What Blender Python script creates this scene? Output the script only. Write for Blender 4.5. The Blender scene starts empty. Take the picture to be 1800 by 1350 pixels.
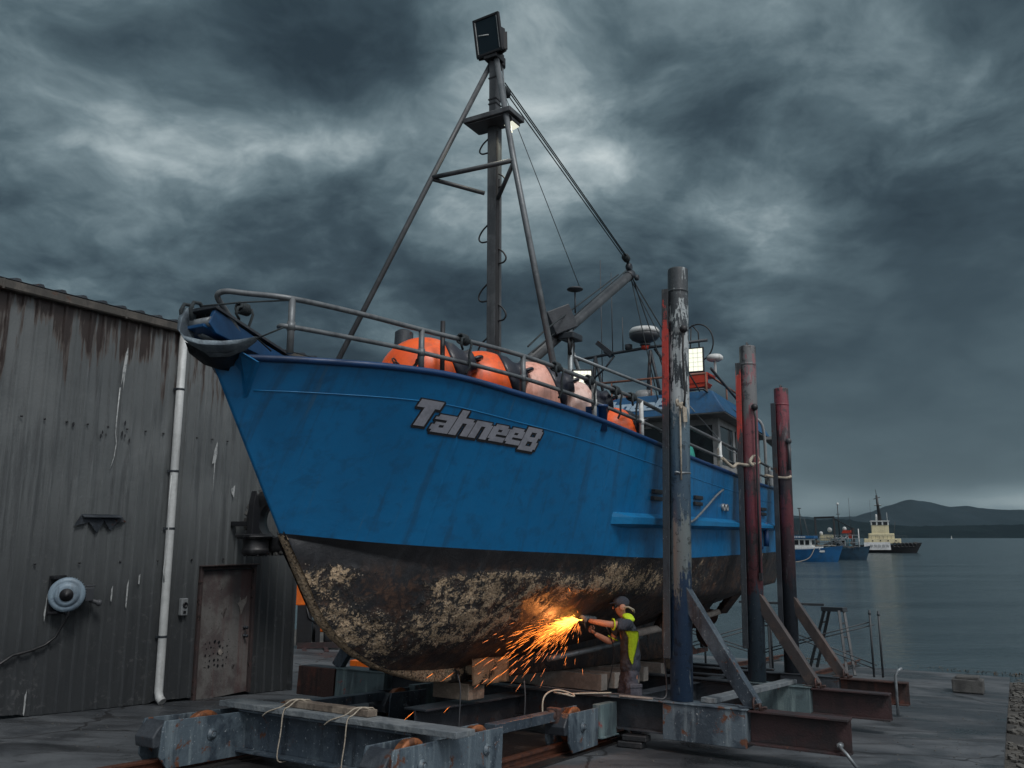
import bpy, bmesh, math, random
from mathutils import Vector, Matrix, noise
random.seed(7)
R = math.radians
SC = bpy.context.scene
COL = SC.collection

# ------------------------------------------------------------------ camera
cam = bpy.data.cameras.new('camera'); camo = bpy.data.objects.new('camera', cam); COL.objects.link(camo)
camo.location = (0, 0, 2.5); camo.rotation_euler = (R(90) + math.atan(268/1480), 0, 0)
cam.sensor_width = 36; cam.lens = 29.6; cam.clip_start = .05; cam.clip_end = 30000
SC.camera = camo

# ------------------------------------------------------------------ world, sun, exposure
SUN_EL, SUN_AZ = R(52), R(150)          # azimuth from +Y towards +X: behind the camera, to the right
def nd(nt, typ, **kw):
    n = nt.nodes.new(typ)
    for k, v in kw.items():
        if k.startswith('_'): setattr(n, k[1:], v)
        else:
            key = int(k[1:]) if k[0] == 'i' and k[1:].isdigit() else k.replace('__', ' ')
            s = n.inputs[key]
            if isinstance(v, bpy.types.NodeSocket): nt.links.new(v, s)
            else: s.default_value = v
    return n
def mth(nt, op, a, b=0.0, c=None, clamp=False):
    n = nt.nodes.new('ShaderNodeMath'); n.operation = op; n.use_clamp = clamp
    for i, v in enumerate((a, b, c)):
        if v is None: continue
        if isinstance(v, bpy.types.NodeSocket): nt.links.new(v, n.inputs[i])
        else: n.inputs[i].default_value = v
    return n.outputs[0]
def vmth(nt, op, a, b=None, out=0):
    n = nt.nodes.new('ShaderNodeVectorMath'); n.operation = op
    for i, v in enumerate((a, b)):
        if v is None: continue
        if isinstance(v, bpy.types.NodeSocket): nt.links.new(v, n.inputs[i])
        else: n.inputs[i].default_value = v
    return n.outputs[out]
def mixc(nt, f, a, b, blend='MIX'):
    n = nt.nodes.new('ShaderNodeMix'); n.data_type = 'RGBA'; n.blend_type = blend
    for i, v in ((0, f), (6, a), (7, b)):
        if isinstance(v, bpy.types.NodeSocket): nt.links.new(v, n.inputs[i])
        elif i == 0: n.inputs[0].default_value = v
        else: n.inputs[i].default_value = (*v[:3], 1)
    return n.outputs[2]
def ramp(nt, fac, stops, interp='LINEAR'):
    n = nt.nodes.new('ShaderNodeValToRGB'); n.color_ramp.interpolation = interp
    el = n.color_ramp.elements
    while len(el) < len(stops): el.new(.5)
    for e, (p, c) in zip(el, stops):
        e.position = p; e.color = (*c, 1) if len(c) == 3 else c
    nt.links.new(fac, n.inputs[0]); return n.outputs[0]
def smooth(nt, x, a, b):
    n = nt.nodes.new('ShaderNodeMapRange'); n.interpolation_type = 'SMOOTHSTEP'
    nt.links.new(x, n.inputs[0]); n.inputs[1].default_value = a; n.inputs[2].default_value = b
    return n.outputs[0]
def fbm(nt, vec, scale, detail=6, rough=.55, dist=0.0, typ=None):
    n = nt.nodes.new('ShaderNodeTexNoise')
    nt.links.new(vec, n.inputs['Vector'])
    n.inputs['Scale'].default_value = scale; n.inputs['Detail'].default_value = detail
    n.inputs['Roughness'].default_value = rough; n.inputs['Distortion'].default_value = dist
    return n.outputs['Fac']

w = bpy.data.worlds.new('World'); SC.world = w; w.use_nodes = True
nt = w.node_tree; nt.nodes.clear()
tc = nd(nt, 'ShaderNodeTexCoord'); d = vmth(nt, 'NORMALIZE', tc.outputs['Generated'])
sep = nd(nt, 'ShaderNodeSeparateXYZ', i0=d)
zz = mth(nt, 'ADD', mth(nt, 'MAXIMUM', sep.outputs[2], 0.0), .30)
q = nd(nt, 'ShaderNodeCombineXYZ', X=mth(nt, 'DIVIDE', sep.outputs[0], zz), Y=mth(nt, 'DIVIDE', sep.outputs[1], zz), Z=3.7).outputs[0]
warp = nd(nt, 'ShaderNodeTexNoise', Vector=q, Scale=2.2, Detail=3.0).outputs['Color']
qw = vmth(nt, 'ADD', q, vmth(nt, 'MULTIPLY', vmth(nt, 'SUBTRACT', warp, (.5, .5, .5)), (.28, .28, .28)))
big = fbm(nt, qw, 1.35, 4, .5)
med = fbm(nt, qw, 3.6, 11, .60)
bil = mth(nt, 'ABSOLUTE', mth(nt, 'SUBTRACT', mth(nt, 'MULTIPLY', fbm(nt, vmth(nt, 'ADD', qw, (3.1, 1.7, .4)), 3.0, 9, .56), 2.0), 1.0))
val = mth(nt, 'MULTIPLY', mth(nt, 'SUBTRACT', big, .5), 1.15)
val = mth(nt, 'ADD', val, mth(nt, 'MULTIPLY', mth(nt, 'SUBTRACT', med, .5), .95))
val = mth(nt, 'ADD', val, mth(nt, 'MULTIPLY', mth(nt, 'SUBTRACT', bil, .18), .45))
# banks and rifts of this sky: (direction from the ground, width, lift)
dw = vmth(nt, 'NORMALIZE', vmth(nt, 'ADD', d, vmth(nt, 'MULTIPLY', vmth(nt, 'SUBTRACT', warp, (.5, .5, .5)), (.16, .16, .16))))
SKY_BANKS = [(-0.286, 0.858, 0.427, 0.140, 0.18), (-0.165, 0.875, 0.456, 0.105, 0.15), (0.013, 0.892, 0.451, 0.105, 0.12), (0.113, 0.896, 0.429, 0.079, 0.16),
(-0.415, 0.821, 0.393, 0.140, 0.04), (-0.487, 0.816, 0.310, 0.122, 0.02), (0.232, 0.907, 0.351, 0.105, 0.14), (0.279, 0.885, 0.373, 0.070, 0.10),
(-0.133, 0.952, 0.277, 0.140, 0.02), (-0.449, 0.849, 0.278, 0.140, 0.02), (0.158, 0.866, 0.475, 0.087, 0.04), (0.351, 0.834, 0.425, 0.122, 0.04),
(0.478, 0.770, 0.422, 0.122, 0.06), (0.514, 0.857, 0.033, 0.035, 0.40), (0.481, 0.876, 0.032, 0.021, 0.20), (0.329, 0.944, 0.036, 0.038, 0.20),
(-0.210, 0.837, 0.506, 0.105, -0.30), (-0.337, 0.800, 0.497, 0.105, -0.26), (-0.263, 0.906, 0.331, 0.105, -0.20), (-0.354, 0.874, 0.332, 0.087, -0.16),
(-0.118, 0.914, 0.388, 0.105, -0.10), (0.138, 0.848, 0.512, 0.087, -0.16), (0.273, 0.853, 0.445, 0.087, -0.10), (0.211, 0.845, 0.491, 0.105, -0.16),
(0.405, 0.785, 0.468, 0.157, -0.16), (0.481, 0.835, 0.267, 0.157, -0.10), (0.163, 0.918, 0.362, 0.087, -0.12), (0.375, 0.903, 0.211, 0.175, -0.10),
(-0.184, 0.934, 0.306, 0.122, -0.12), (-0.474, 0.772, 0.424, 0.122, -0.12), (-0.497, 0.797, 0.344, 0.105, -0.10), (0.452, 0.875, 0.174, 0.157, -0.12)
]
for dx, dy, dz, wid, amp in SKY_BANKS:
    dt = vmth(nt, 'DOT_PRODUCT', dw, (dx, dy, dz), out=1)
    g = mth(nt, 'EXPONENT', mth(nt, 'DIVIDE', mth(nt, 'SUBTRACT', dt, 1.0), wid*wid/2))
    val = mth(nt, 'ADD', val, mth(nt, 'MULTIPLY', g, amp))
# near the horizon the deck merges into an even grey
hz = smooth(nt, sep.outputs[2], .30, .03)
val = mth(nt, 'MULTIPLY_ADD', mth(nt, 'MULTIPLY', hz, -.62), val, val)
rain = smooth(nt, vmth(nt, 'DOT_PRODUCT', d, Vector((.46, .855, .10)).normalized(), out=1), .955, .995)
val = mth(nt, 'SUBTRACT', mth(nt, 'MULTIPLY', val, mth(nt, 'MULTIPLY_ADD', rain, -.75, 1.0)), mth(nt, 'MULTIPLY', rain, .07))
val = mth(nt, 'MULTIPLY_ADD', val, 1.36, .452)
for dx, dy, dz, wx, wz, amp in ((.508, .861, .036, .10, .016, .34), (.337, .941, .036, .06, .018, .16)):      # the pale breaks low over the hills
    e_ = mth(nt, 'ADD', mth(nt, 'POWER', mth(nt, 'DIVIDE', mth(nt, 'SUBTRACT', sep.outputs[0], dx), wx), 2.0), mth(nt, 'POWER', mth(nt, 'DIVIDE', mth(nt, 'SUBTRACT', mth(nt, 'ADD', sep.outputs[2], mth(nt, 'MULTIPLY', mth(nt, 'SUBTRACT', med, .5), .02)), dz), wz), 2.0))
    val = mth(nt, 'ADD', val, mth(nt, 'MULTIPLY', mth(nt, 'EXPONENT', mth(nt, 'MULTIPLY', e_, -1.0)), amp))
cloud = ramp(nt, val, [(0.0, (.022, .038, .050)), (.22, (.042, .068, .085)), (.42, (.085, .128, .150)), (.62, (.17, .232, .258)), (.85, (.38, .455, .478)), (1, (.55, .62, .63))])
# the cloud is thin and bright overhead and behind the camera
back = vmth(nt, 'DOT_PRODUCT', d, Vector((.40, -.62, .68)).normalized(), out=1)
bk = smooth(nt, back, .12, .95)
cloud = mixc(nt, bk, cloud, (.84, .88, .93))
sky = nd(nt, 'ShaderNodeTexSky', _sky_type='NISHITA', _sun_disc=False, _sun_elevation=SUN_EL, _sun_rotation=SUN_AZ)
bg1 = nd(nt, 'ShaderNodeBackground', Color=sky.outputs[0], Strength=.08)
bg2 = nd(nt, 'ShaderNodeBackground', Color=cloud, Strength=1.0)
mx = nd(nt, 'ShaderNodeMixShader', i0=.97, i1=bg1.outputs[0], i2=bg2.outputs[0])
nd(nt, 'ShaderNodeOutputWorld', Surface=mx.outputs[0])

sl = bpy.data.lights.new('sun', 'SUN'); so = bpy.data.objects.new('sun', sl); COL.objects.link(so)
sl.energy = 1.5; sl.angle = R(16); sl.color = (1, .97, .93)
sd = Vector((math.sin(SUN_AZ)*math.cos(SUN_EL), math.cos(SUN_AZ)*math.cos(SUN_EL), math.sin(SUN_EL)))
so.rotation_euler = (-sd).to_track_quat('-Z', 'Y').to_euler(); so.location = (10, -20, 30)
SC.view_settings.view_transform = 'Standard'; SC.view_settings.look = 'None'
SC.view_settings.exposure = 0.0; SC.view_settings.gamma = 1; SC.view_settings.use_curve_mapping = False
SC.cycles.max_bounces = 6; SC.cycles.diffuse_bounces = 3; SC.cycles.use_denoising = True

# ------------------------------------------------------------------ frames: u runs down the slip (bow to stern), v across it (towards the posts), z up
CX, CY = -.48, 10.7
A = Vector((.5, .8660254, 0)); Bv = Vector((.8660254, -.5, 0)); Z = Vector((0, 0, 1))
SL = .078
def gz(x, y):
    uu = A.x*x + A.y*y
    zz_ = .79 - SL*uu
    return zz_
def P(u, v, z): return Vector((CX, CY, 0)) + A*u + Bv*v + Z*z
def G(u, v, h=0):
    p = P(u, v, 0); p.z = gz(p.x, p.y) + h; return p
AS = (A - Z*SL).normalized(); NS = (Z + A*SL).normalized()
def GT(u, v, h):                     # a point on the tilted cradle: h along the slope normal
    return G(u, v, 0) + NS*h
AX = (A, Bv, Z); AXS = (AS, Bv, NS); WX = (Vector((1,0,0)), Vector((0,1,0)), Z)

# ------------------------------------------------------------------ mesh helpers
class MB:
    def __init__(s): s.bm = bmesh.new()
    def face(s, vs, sm=False):
        try: f = s.bm.faces.new(vs); f.smooth = sm; return f
        except ValueError: return None
    def box(s, c, size, ax=AX):
        x, y, z = (ax[i]*size[i]*.5 for i in range(3)); c = Vector(c)
        v = [s.bm.verts.new(c + x*i + y*j + z*k) for i in (-1,1) for j in (-1,1) for k in (-1,1)]
        for q in ((0,1,3,2),(4,6,7,5),(0,4,5,1),(2,3,7,6),(0,2,6,4),(1,5,7,3)): s.face([v[i] for i in q])
        return s
    def bar(s, p0, p1, wx, wy, side=None):           # rectangular bar from p0 to p1
        p0, p1 = Vector(p0), Vector(p1); t = (p1-p0); L = t.length; t.normalize()
        side = Vector(side) if side is not None else (t.cross(Z) if abs(t.z) < .95 else t.cross(Vector((1,0,0))))
        side = (side - t*side.dot(t)).normalized(); up = t.cross(side)
        return s.box((p0+p1)/2, (L, wx, wy), (t, side, up))
    def tube(s, pts, r, seg=8, closed=False, caps=True):
        pts = [Vector(p) for p in pts]; n = len(pts)
        rs = r if isinstance(r, (list, tuple)) else [r]*n
        rings = []; up = None
        for i, p in enumerate(pts):
            t = (pts[(i+1) % n if closed else min(i+1, n-1)] - pts[(i-1) % n if closed else max(i-1, 0)]).normalized()
            if up is None: up = Z if abs(t.z) < .9 else Vector((1, 0, 0))
            sd_ = t.cross(up)
            if sd_.length < 1e-4: sd_ = t.cross(Vector((.3, .9, .2)))
            sd_.normalize(); up = sd_.cross(t).normalized()
            rings.append([s.bm.verts.new(p + (sd_*math.cos(2*math.pi*k/seg) + up*math.sin(2*math.pi*k/seg))*rs[i]) for k in range(seg)])
        for i in range(n if closed else n-1):
            a, b = rings[i], rings[(i+1) % n]
            for k in range(seg): s.face([a[k], a[(k+1) % seg], b[(k+1) % seg], b[k]], True)
        if caps and not closed: s.face(rings[0]); s.face(rings[-1][::-1])
        return s
    def lathe(s, o, ax, prof, seg=20, caps=True):    # prof: (radius, height along ax)
        o = Vector(o); ax = Vector(ax).normalized()
        x = ax.cross(Z) if abs(ax.z) < .9 else ax.cross(Vector((1,0,0))); x.normalize(); y = ax.cross(x)
        rings = [[s.bm.verts.new(o + ax*h + (x*math.cos(2*math.pi*k/seg) + y*math.sin(2*math.pi*k/seg))*max(r, 1e-4)) for k in range(seg)] for r, h in prof]
        for a, b in zip(rings, rings[1:]):
            for k in range(seg): s.face([a[k], a[(k+1) % seg], b[(k+1) % seg], b[k]], True)
        if caps: s.face(rings[0]); s.face(rings[-1][::-1])
        return s
    def ball(s, c, r, seg=20, sc=(1,1,1), ax=WX):
        n = seg//2; c = Vector(c); rings = []
        for i in range(n+1):
            th = math.pi*i/n; rr = max(math.sin(th), 1e-4)
            rings.append([s.bm.verts.new(c + (ax[0]*math.cos(2*math.pi*k/seg)*rr*sc[0] + ax[1]*math.sin(2*math.pi*k/seg)*rr*sc[1] + ax[2]*math.cos(th)*sc[2])*r) for k in range(seg)])
        for a, b in zip(rings, rings[1:]):
            for k in range(seg): s.face([a[k], a[(k+1) % seg], b[(k+1) % seg], b[k]], True)
        return s
    def prism(s, pts, off, sm=False):                # polygon swept by a vector
        off = Vector(off); a = [s.bm.verts.new(Vector(p)) for p in pts]; b = [s.bm.verts.new(Vector(p)+off) for p in pts]
        s.face(a[::-1]); s.face(b); n = len(a)
        for i in range(n): s.face([a[i], a[(i+1) % n], b[(i+1) % n], b[i]], sm)
        return s
    def grid(s, rows, sm=True):
        V_ = [[s.bm.verts.new(Vector(p)) for p in r] for r in rows]
        for a, b in zip(V_, V_[1:]):
            for k in range(len(a)-1): s.face([a[k], a[k+1], b[k+1], b[k]], sm)
        return V_
    def ibeam(s, p0, p1, up, h, wf, tf=.022, tw=.016):   # p0,p1 on the axis at mid height
        p0, p1, up = Vector(p0), Vector(p1), Vector(up); t = (p1-p0); L = t.length; t.normalize()
        sd_ = t.cross(up).normalized(); m = (p0+p1)/2; ax = (t, sd_, up)
        s.box(m, (L, tw, h-2*tf), ax)
        s.box(m + up*(h/2-tf/2), (L, wf, tf), ax); s.box(m - up*(h/2-tf/2), (L, wf, tf), ax)
        return s

def wm(o):
    m = o.matrix_basis.copy()
    while o.parent: o = o.parent; m = o.matrix_basis @ m
    return m
def tag(o, label=None, cat=None, group=None, kind=None):
    if label: o['label'] = label
    if cat: o['category'] = cat
    if group: o['group'] = group
    if kind: o['kind'] = kind
    return o
def thing(name, loc, label, cat, group=None):
    o = bpy.data.objects.new(name, None); o.empty_display_size = .2; o.location = loc; COL.objects.link(o)
    return tag(o, label, cat, group)
EACH = {'tar_spatter', 'pipe_clip', 'torn_patch', 'handle', 'paint_runs', 'axle_boss', 'drawbar', 'bracket_plate', 'exhaust', 'bow_fin', 'cable_loops', 'ear', 'window_pane', 'radar_domes', 'fixing_screws', 'tar_marks', 'white_fenders', 'socket', 'whip_antenna', 'bow_roller', 'roof_gear', 'deck_gear', 'tyre_fender'}
ONE = {'tar_spatter': 'tar_spot', 'paint_runs': 'paint_run', 'cable_loops': 'cable_loop', 'radar_domes': 'radar_dome', 'fixing_screws': 'fixing_screw', 'tar_marks': 'tar_mark', 'white_fenders': 'white_fender'}
def islands(bm):                                 # clusters of touching loose pieces
    bm.verts.ensure_lookup_table(); seen = set(); isl = []
    for v in bm.verts:
        if v.index in seen: continue
        st = [v]; seen.add(v.index); grp = []
        while st:
            x = st.pop(); grp.append(x)
            for e in x.link_edges:
                y = e.other_vert(x)
                if y.index not in seen: seen.add(y.index); st.append(y)
        isl.append(grp)
    boxes = [[[min(v.co[k] for v in g)-.004 for k in range(3)], [max(v.co[k] for v in g)+.004 for k in range(3)], g] for g in isl]
    merged = True
    while merged:
        merged = False
        for i in range(len(boxes)):
            for j in range(i+1, len(boxes)):
                p, q = boxes[i], boxes[j]
                if all(p[0][k] <= q[1][k] and q[0][k] <= p[1][k] for k in range(3)):
                    boxes[i] = [[min(p[0][k], q[0][k]) for k in range(3)], [max(p[1][k], q[1][k]) for k in range(3)], p[2]+q[2]]; del boxes[j]; merged = True; break
            if merged: break
    return [b[2] for b in boxes]
def emit(mb, name, mat, parent=None, bevel=0, label=None, cat=None, group=None, kind=None, recalc=True):
    bm = mb.bm
    if name in EACH:
        nm_ = ONE.get(name, name); bm.verts.index_update(); gs = islands(bm); o_ = None
        for g_ in gs:
            m2 = MB(); mp = {v: m2.bm.verts.new(v.co) for v in g_}
            for f in {f for v in g_ for f in v.link_faces}: m2.face([mp[v] for v in f.verts], f.smooth)
            o_ = emit_one(m2, nm_, mat, parent, bevel, label, cat, group, kind, recalc)
        bm.free(); return o_
    return emit_one(mb, name, mat, parent, bevel, label, cat, group, kind, recalc)
def emit_one(mb, name, mat, parent=None, bevel=0, label=None, cat=None, group=None, kind=None, recalc=True):
    bm = mb.bm
    if recalc: bmesh.ops.recalc_face_normals(bm, faces=bm.faces)
    me = bpy.data.meshes.new(name); o = bpy.data.objects.new(name, me); COL.objects.link(o)
    if parent:
        o.parent = parent; M = wm(parent).inverted()
    else:
        xs = [v.co for v in bm.verts]
        c = Vector((sum(p.x for p in xs)/len(xs), sum(p.y for p in xs)/len(xs), min(p.z for p in xs)))
        o.location = c; M = Matrix.Translation(-c)
    bm.transform(M); bm.to_mesh(me); bm.free()
    for m in (mat if isinstance(mat, (list, tuple)) else [mat]): me.materials.append(m)
    if bevel:
        b = o.modifiers.new('bevel', 'BEVEL'); b.width = bevel; b.segments = 2; b.limit_method = 'ANGLE'; b.angle_limit = R(40); b.harden_normals = False
    return tag(o, label, cat, group, kind)
def copy_tree(o, parent=None):
    c = o.copy(); COL.objects.link(c)
    if parent: c.parent = parent
    for ch in [x for x in COL.objects if x.parent == o]: copy_tree(ch, c)
    return c

# ------------------------------------------------------------------ materials
def new_mat(name):
    m = bpy.data.materials.new(name); m.use_nodes = True; t = m.node_tree; t.nodes.clear()
    b = t.nodes.new('ShaderNodeBsdfPrincipled'); o = t.nodes.new('ShaderNodeOutputMaterial'); t.links.new(b.outputs[0], o.inputs[0])
    return m, t, b
def paint(name, base, alt=None, scale=3.0, alt_at=(.48, .6), streak=None, streak_amt=.5, streak_scale=7.0, rust=None, rust_at=.62, rust_scale=5.0,
          speck=None, speck_at=.68, rough=.5, metal=0.0, bump=.15, bump_scale=40.0, coord='Object', coat=0.0, spec=.5):
    m, t, b = new_mat(name)
    co = nd(t, 'ShaderNodeTexCoord').outputs[coord]
    c = base
    n1 = fbm(t, co, scale, 8, .6, .3)
    c = mixc(t, smooth(t, n1, alt_at[0], alt_at[1]), base, alt if alt else tuple(x*.8 for x in base))
    fine = fbm(t, co, scale*9, 5, .6)
    c = mixc(t, mth(t, 'MULTIPLY', smooth(t, fine, .35, .7), .35), c, tuple(x*.62 for x in base))
    if streak:
        mp = nd(t, 'ShaderNodeMapping', Vector=co, Scale=(streak_scale, streak_scale, streak_scale*.09)).outputs[0]
        s_ = fbm(t, mp, 1.0, 6, .65, .2)
        c = mixc(t, mth(t, 'MULTIPLY', smooth(t, s_, .5, .66), streak_amt), c, streak)
    if speck:
        k = fbm(t, co, scale*14, 4, .7)
        c = mixc(t, smooth(t, k, speck_at, speck_at+.05), c, speck)
    rg = mth(t, 'MULTIPLY_ADD', mth(t, 'SUBTRACT', n1, .5), .35, rough, clamp=True)
    if rust:
        r1 = fbm(t, co, rust_scale, 10, .68, .5)
        rf = smooth(t, r1, rust_at, rust_at+.05)
        rc = mixc(t, fine, rust, tuple(x*.35 for x in rust))
        c = mixc(t, rf, c, rc); rg = mixc(t, rf, rg, (.85,)*3) if False else mth(t, 'MAXIMUM', rg, mth(t, 'MULTIPLY', rf, .85))
    t.links.new(c, b.inputs['Base Color']); t.links.new(rg, b.inputs['Roughness']); b.inputs['Metallic'].default_value = metal
    b.inputs['Coat Weight'].default_value = coat; b.inputs['Specular IOR Level'].default_value = spec
    if bump:
        bn = mth(t, 'ADD', fbm(t, co, bump_scale, 4, .6), mth(t, 'MULTIPLY', n1, .8))
        bp = nd(t, 'ShaderNodeBump', Strength=bump, Distance=.02, Height=bn)
        t.links.new(bp.outputs[0], b.inputs['Normal'])
    return m
def plain(name, col, rough=.5, metal=0.0):
    return paint(name, col, tuple(x*.78 for x in col), scale=4, rough=rough, metal=metal, bump=.06)
def glow(name, col, strength):
    m, t, b = new_mat(name)
    b.inputs['Base Color'].default_value = (*col, 1); b.inputs['Emission Color'].default_value = (*col, 1); b.inputs['Emission Strength'].default_value = strength
    return m
M = {}
def hull_paint():
    m, t, b = new_mat('hull_blue'); co = nd(t, 'ShaderNodeTexCoord').outputs['Object']
    sp = nd(t, 'ShaderNodeSeparateXYZ', i0=co)
    al = mth(t, 'ADD', mth(t, 'MULTIPLY', sp.outputs[0], .5), mth(t, 'MULTIPLY', sp.outputs[1], .866))
    v2 = nd(t, 'ShaderNodeCombineXYZ', X=al, Y=sp.outputs[2], Z=0.0).outputs[0]
    n1 = fbm(t, v2, .8, 7, .6, .3); n2 = fbm(t, v2, 6, 7, .65, .3); n3 = fbm(t, v2, 40, 4, .7)
    st = fbm(t, nd(t, 'ShaderNodeMapping', Vector=v2, Scale=(7, .5, 1)).outputs[0], 1, 7, .65, .2)
    st2 = fbm(t, nd(t, 'ShaderNodeMapping', Vector=v2, Scale=(16, .7, 1), Location=(3, 9, 0)).outputs[0], 1, 6, .7, .3)
    c = mixc(t, smooth(t, n1, .35, .65), (.0022, .128, .312), (.0022, .108, .265))
    c = mixc(t, mth(t, 'MULTIPLY', smooth(t, n2, .48, .66), .5), c, (.003, .066, .160))
    c = mixc(t, mth(t, 'MULTIPLY', smooth(t, st, .52, .66), .55), c, (.010, .062, .138))
    c = mixc(t, mth(t, 'MULTIPLY', smooth(t, st2, .61, .70), .42), c, (.050, .120, .190))
    c = mixc(t, mth(t, 'MULTIPLY', smooth(t, n3, .66, .74), .30), c, (.09, .15, .20))
    ru = mth(t, 'MULTIPLY', smooth(t, fbm(t, v2, 2.2, 8, .72, .7), .66, .71), smooth(t, st, .45, .6))
    c = mixc(t, mth(t, 'MULTIPLY', ru, .7), c, (.045, .040, .045))
    t.links.new(c, b.inputs['Base Color'])
    t.links.new(mth(t, 'MULTIPLY_ADD', n2, .25, .26), b.inputs['Roughness']); b.inputs['Coat Weight'].default_value = .08
    # frames showing through the plate, plate butts and strakes, small dents
    fr = mth(t, 'POWER', mth(t, 'ABSOLUTE', mth(t, 'SINE', mth(t, 'MULTIPLY', al, 5.5))), .6)
    sm = smooth(t, mth(t, 'PINGPONG', al, 1.15), .018, .004)
    h = mth(t, 'ADD', mth(t, 'MULTIPLY', fr, .30), mth(t, 'ADD', mth(t, 'MULTIPLY', n1, 1.6), mth(t, 'ADD', mth(t, 'MULTIPLY', n2, .22), mth(t, 'MULTIPLY', sm, .22))))
    t.links.new(nd(t, 'ShaderNodeBump', Strength=.42, Distance=.03, Height=h).outputs[0], b.inputs['Normal']); return m
M['blue'] = hull_paint()
M['blue_trim'] = paint('trim_blue', (.003, .055, .155), (.003, .042, .115), scale=3, rough=.4, bump=.05)
M['blue_lit'] = paint('lit_hull_blue', (.008, .16, .36), (.008, .125, .29), scale=2, rough=.35, bump=.05)  # brightened hull blue: light on the strake and seam put into the colour
M['cap_blue'] = paint('cap_blue', (.004, .04, .13), (.004, .03, .09), scale=3, rough=.4)
M['steel'] = paint('painted_steel', (.040, .056, .074), (.072, .095, .115), scale=2.3, streak=(.012, .017, .024), streak_amt=.85, rust=(.11, .045, .026), rust_at=.60, speck=(.30, .34, .36), speck_at=.63, rough=.42, bump=.25)
M['steel_pale'] = paint('pale_steel', (.085, .115, .140), (.028, .042, .058), scale=2.6, streak=(.20, .25, .275), streak_amt=.6, rust=(.16, .065, .035), rust_at=.575, speck=(.40, .44, .46), speck_at=.64, rough=.45, bump=.25)
M['steel_dark'] = paint('dark_steel', (.022, .028, .036), (.040, .048, .058), scale=3, rust=(.07, .028, .018), rust_at=.6, rough=.5, bump=.3)
M['rusty'] = paint('rusty_steel', (.050, .026, .022), (.11, .038, .026), scale=3.2, streak=(.016, .012, .012), streak_amt=.8, rust=(.30, .11, .045), rust_at=.66, speck=(.34, .30, .26), speck_at=.74, rough=.7, bump=.4)
M['rust_red'] = paint('red_oxide_steel', (.046, .022, .023), (.022, .018, .020), scale=2.5, streak=(.02, .014, .015), streak_amt=.7, rust=(.26, .10, .05), rust_at=.66, rough=.6, bump=.35)
M['black'] = plain('black_paint', (.012, .013, .016), .5)
M['black_rubber'] = paint('black_rubber', (.010, .011, .013), (.022, .022, .024), scale=6, rough=.42, bump=.2)
M['galv'] = paint('galvanised', (.21, .235, .25), (.13, .15, .165), scale=6, speck=(.36, .38, .40), speck_at=.66, rough=.4, metal=.35, bump=.12)
M['alloy'] = paint('alloy_mast', (.15, .165, .175), (.10, .115, .125), scale=3, streak=(.05, .055, .062), streak_amt=.6, rough=.45, metal=.3, bump=.08)
M['mast_dark'] = paint('mast_dark', (.060, .066, .072), (.09, .098, .105), scale=3, streak=(.03, .032, .036), streak_amt=.6, rough=.5, bump=.1)
M['white'] = paint('white_paint', (.62, .64, .63), (.50, .52, .52), scale=4, streak=(.25, .25, .23), streak_amt=.5, rough=.45, bump=.06)
M['pvc'] = paint('white_pvc', (.50, .52, .52), (.42, .44, .44), scale=2, streak=(.20, .20, .19), streak_amt=.55, rough=.5, bump=.05)
M['orange'] = paint('orange_vinyl', (.95, .13, .018), (.85, .10, .014), scale=3, streak=(.30, .10, .06), streak_amt=.45, streak_scale=9, speck=(.16, .07, .05), speck_at=.69, rough=.38, bump=.05, bump_scale=15)
M['pink'] = paint('faded_orange_vinyl', (.80, .42, .33), (.72, .30, .20), scale=2, streak=(.30, .10, .06), streak_amt=.45, streak_scale=9, speck=(.16, .07, .05), speck_at=.69, rough=.45, bump=.05, bump_scale=15)
M['cream_pink'] = paint('bleached_vinyl', (.78, .55, .48), (.66, .38, .30), scale=2.4, streak=(.30, .10, .06), streak_amt=.45, streak_scale=9, speck=(.16, .07, .05), speck_at=.69, rough=.45, bump=.05, bump_scale=15)
M['navy'] = paint('black_blue_vinyl', (.010, .012, .022), (.016, .018, .03), scale=3, rough=.35)
M['red'] = plain('signal_red', (.50, .045, .02), .5)
M['timber'] = paint('weathered_timber', (.12, .095, .075), (.20, .165, .13), scale=3, streak=(.04, .032, .026), streak_amt=.6, rough=.85, bump=.5, bump_scale=25)
M['timber_grey'] = paint('grey_timber', (.12, .14, .155), (.18, .20, .21), scale=4, streak=(.05, .06, .065), rough=.8, bump=.6, bump_scale=22, speck=(.30, .33, .34), speck_at=.66)
M['timber_pale'] = paint('pale_timber', (.30, .27, .24), (.22, .20, .18), scale=4, rough=.85, bump=.4)
M['rope'] = paint('rope_cream', (.42, .37, .30), (.30, .26, .2), scale=20, rough=.9, bump=.5, bump_scale=120)
M['rope_dark'] = paint('rope_dark', (.018, .026, .030), (.03, .04, .045), scale=20, rough=.85, bump=.4, bump_scale=120)
M['grey'] = plain('grey_paint', (.20, .215, .225), .5)
M['grey_dark'] = plain('grey_dark', (.055, .06, .068), .5)
M['lamp'] = glow('lit_lamp', (.86, .87, .72), .85)
m, t, b = new_mat('window_glass'); b.inputs['Base Color'].default_value = (.008, .011, .014, 1); b.inputs['Roughness'].default_value = .08; M['glass'] = m
m, t, b = new_mat('lens_glass'); b.inputs['Base Color'].default_value = (.03, .045, .055, 1); b.inputs['Roughness'].default_value = .1; b.inputs['Metallic'].default_value = .5; M['lens'] = m
M['brass_rust'] = paint('worn_wheel_rim', (.30, .11, .045), (.10, .045, .025), scale=9, rough=.5, metal=.3, bump=.3)

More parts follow.
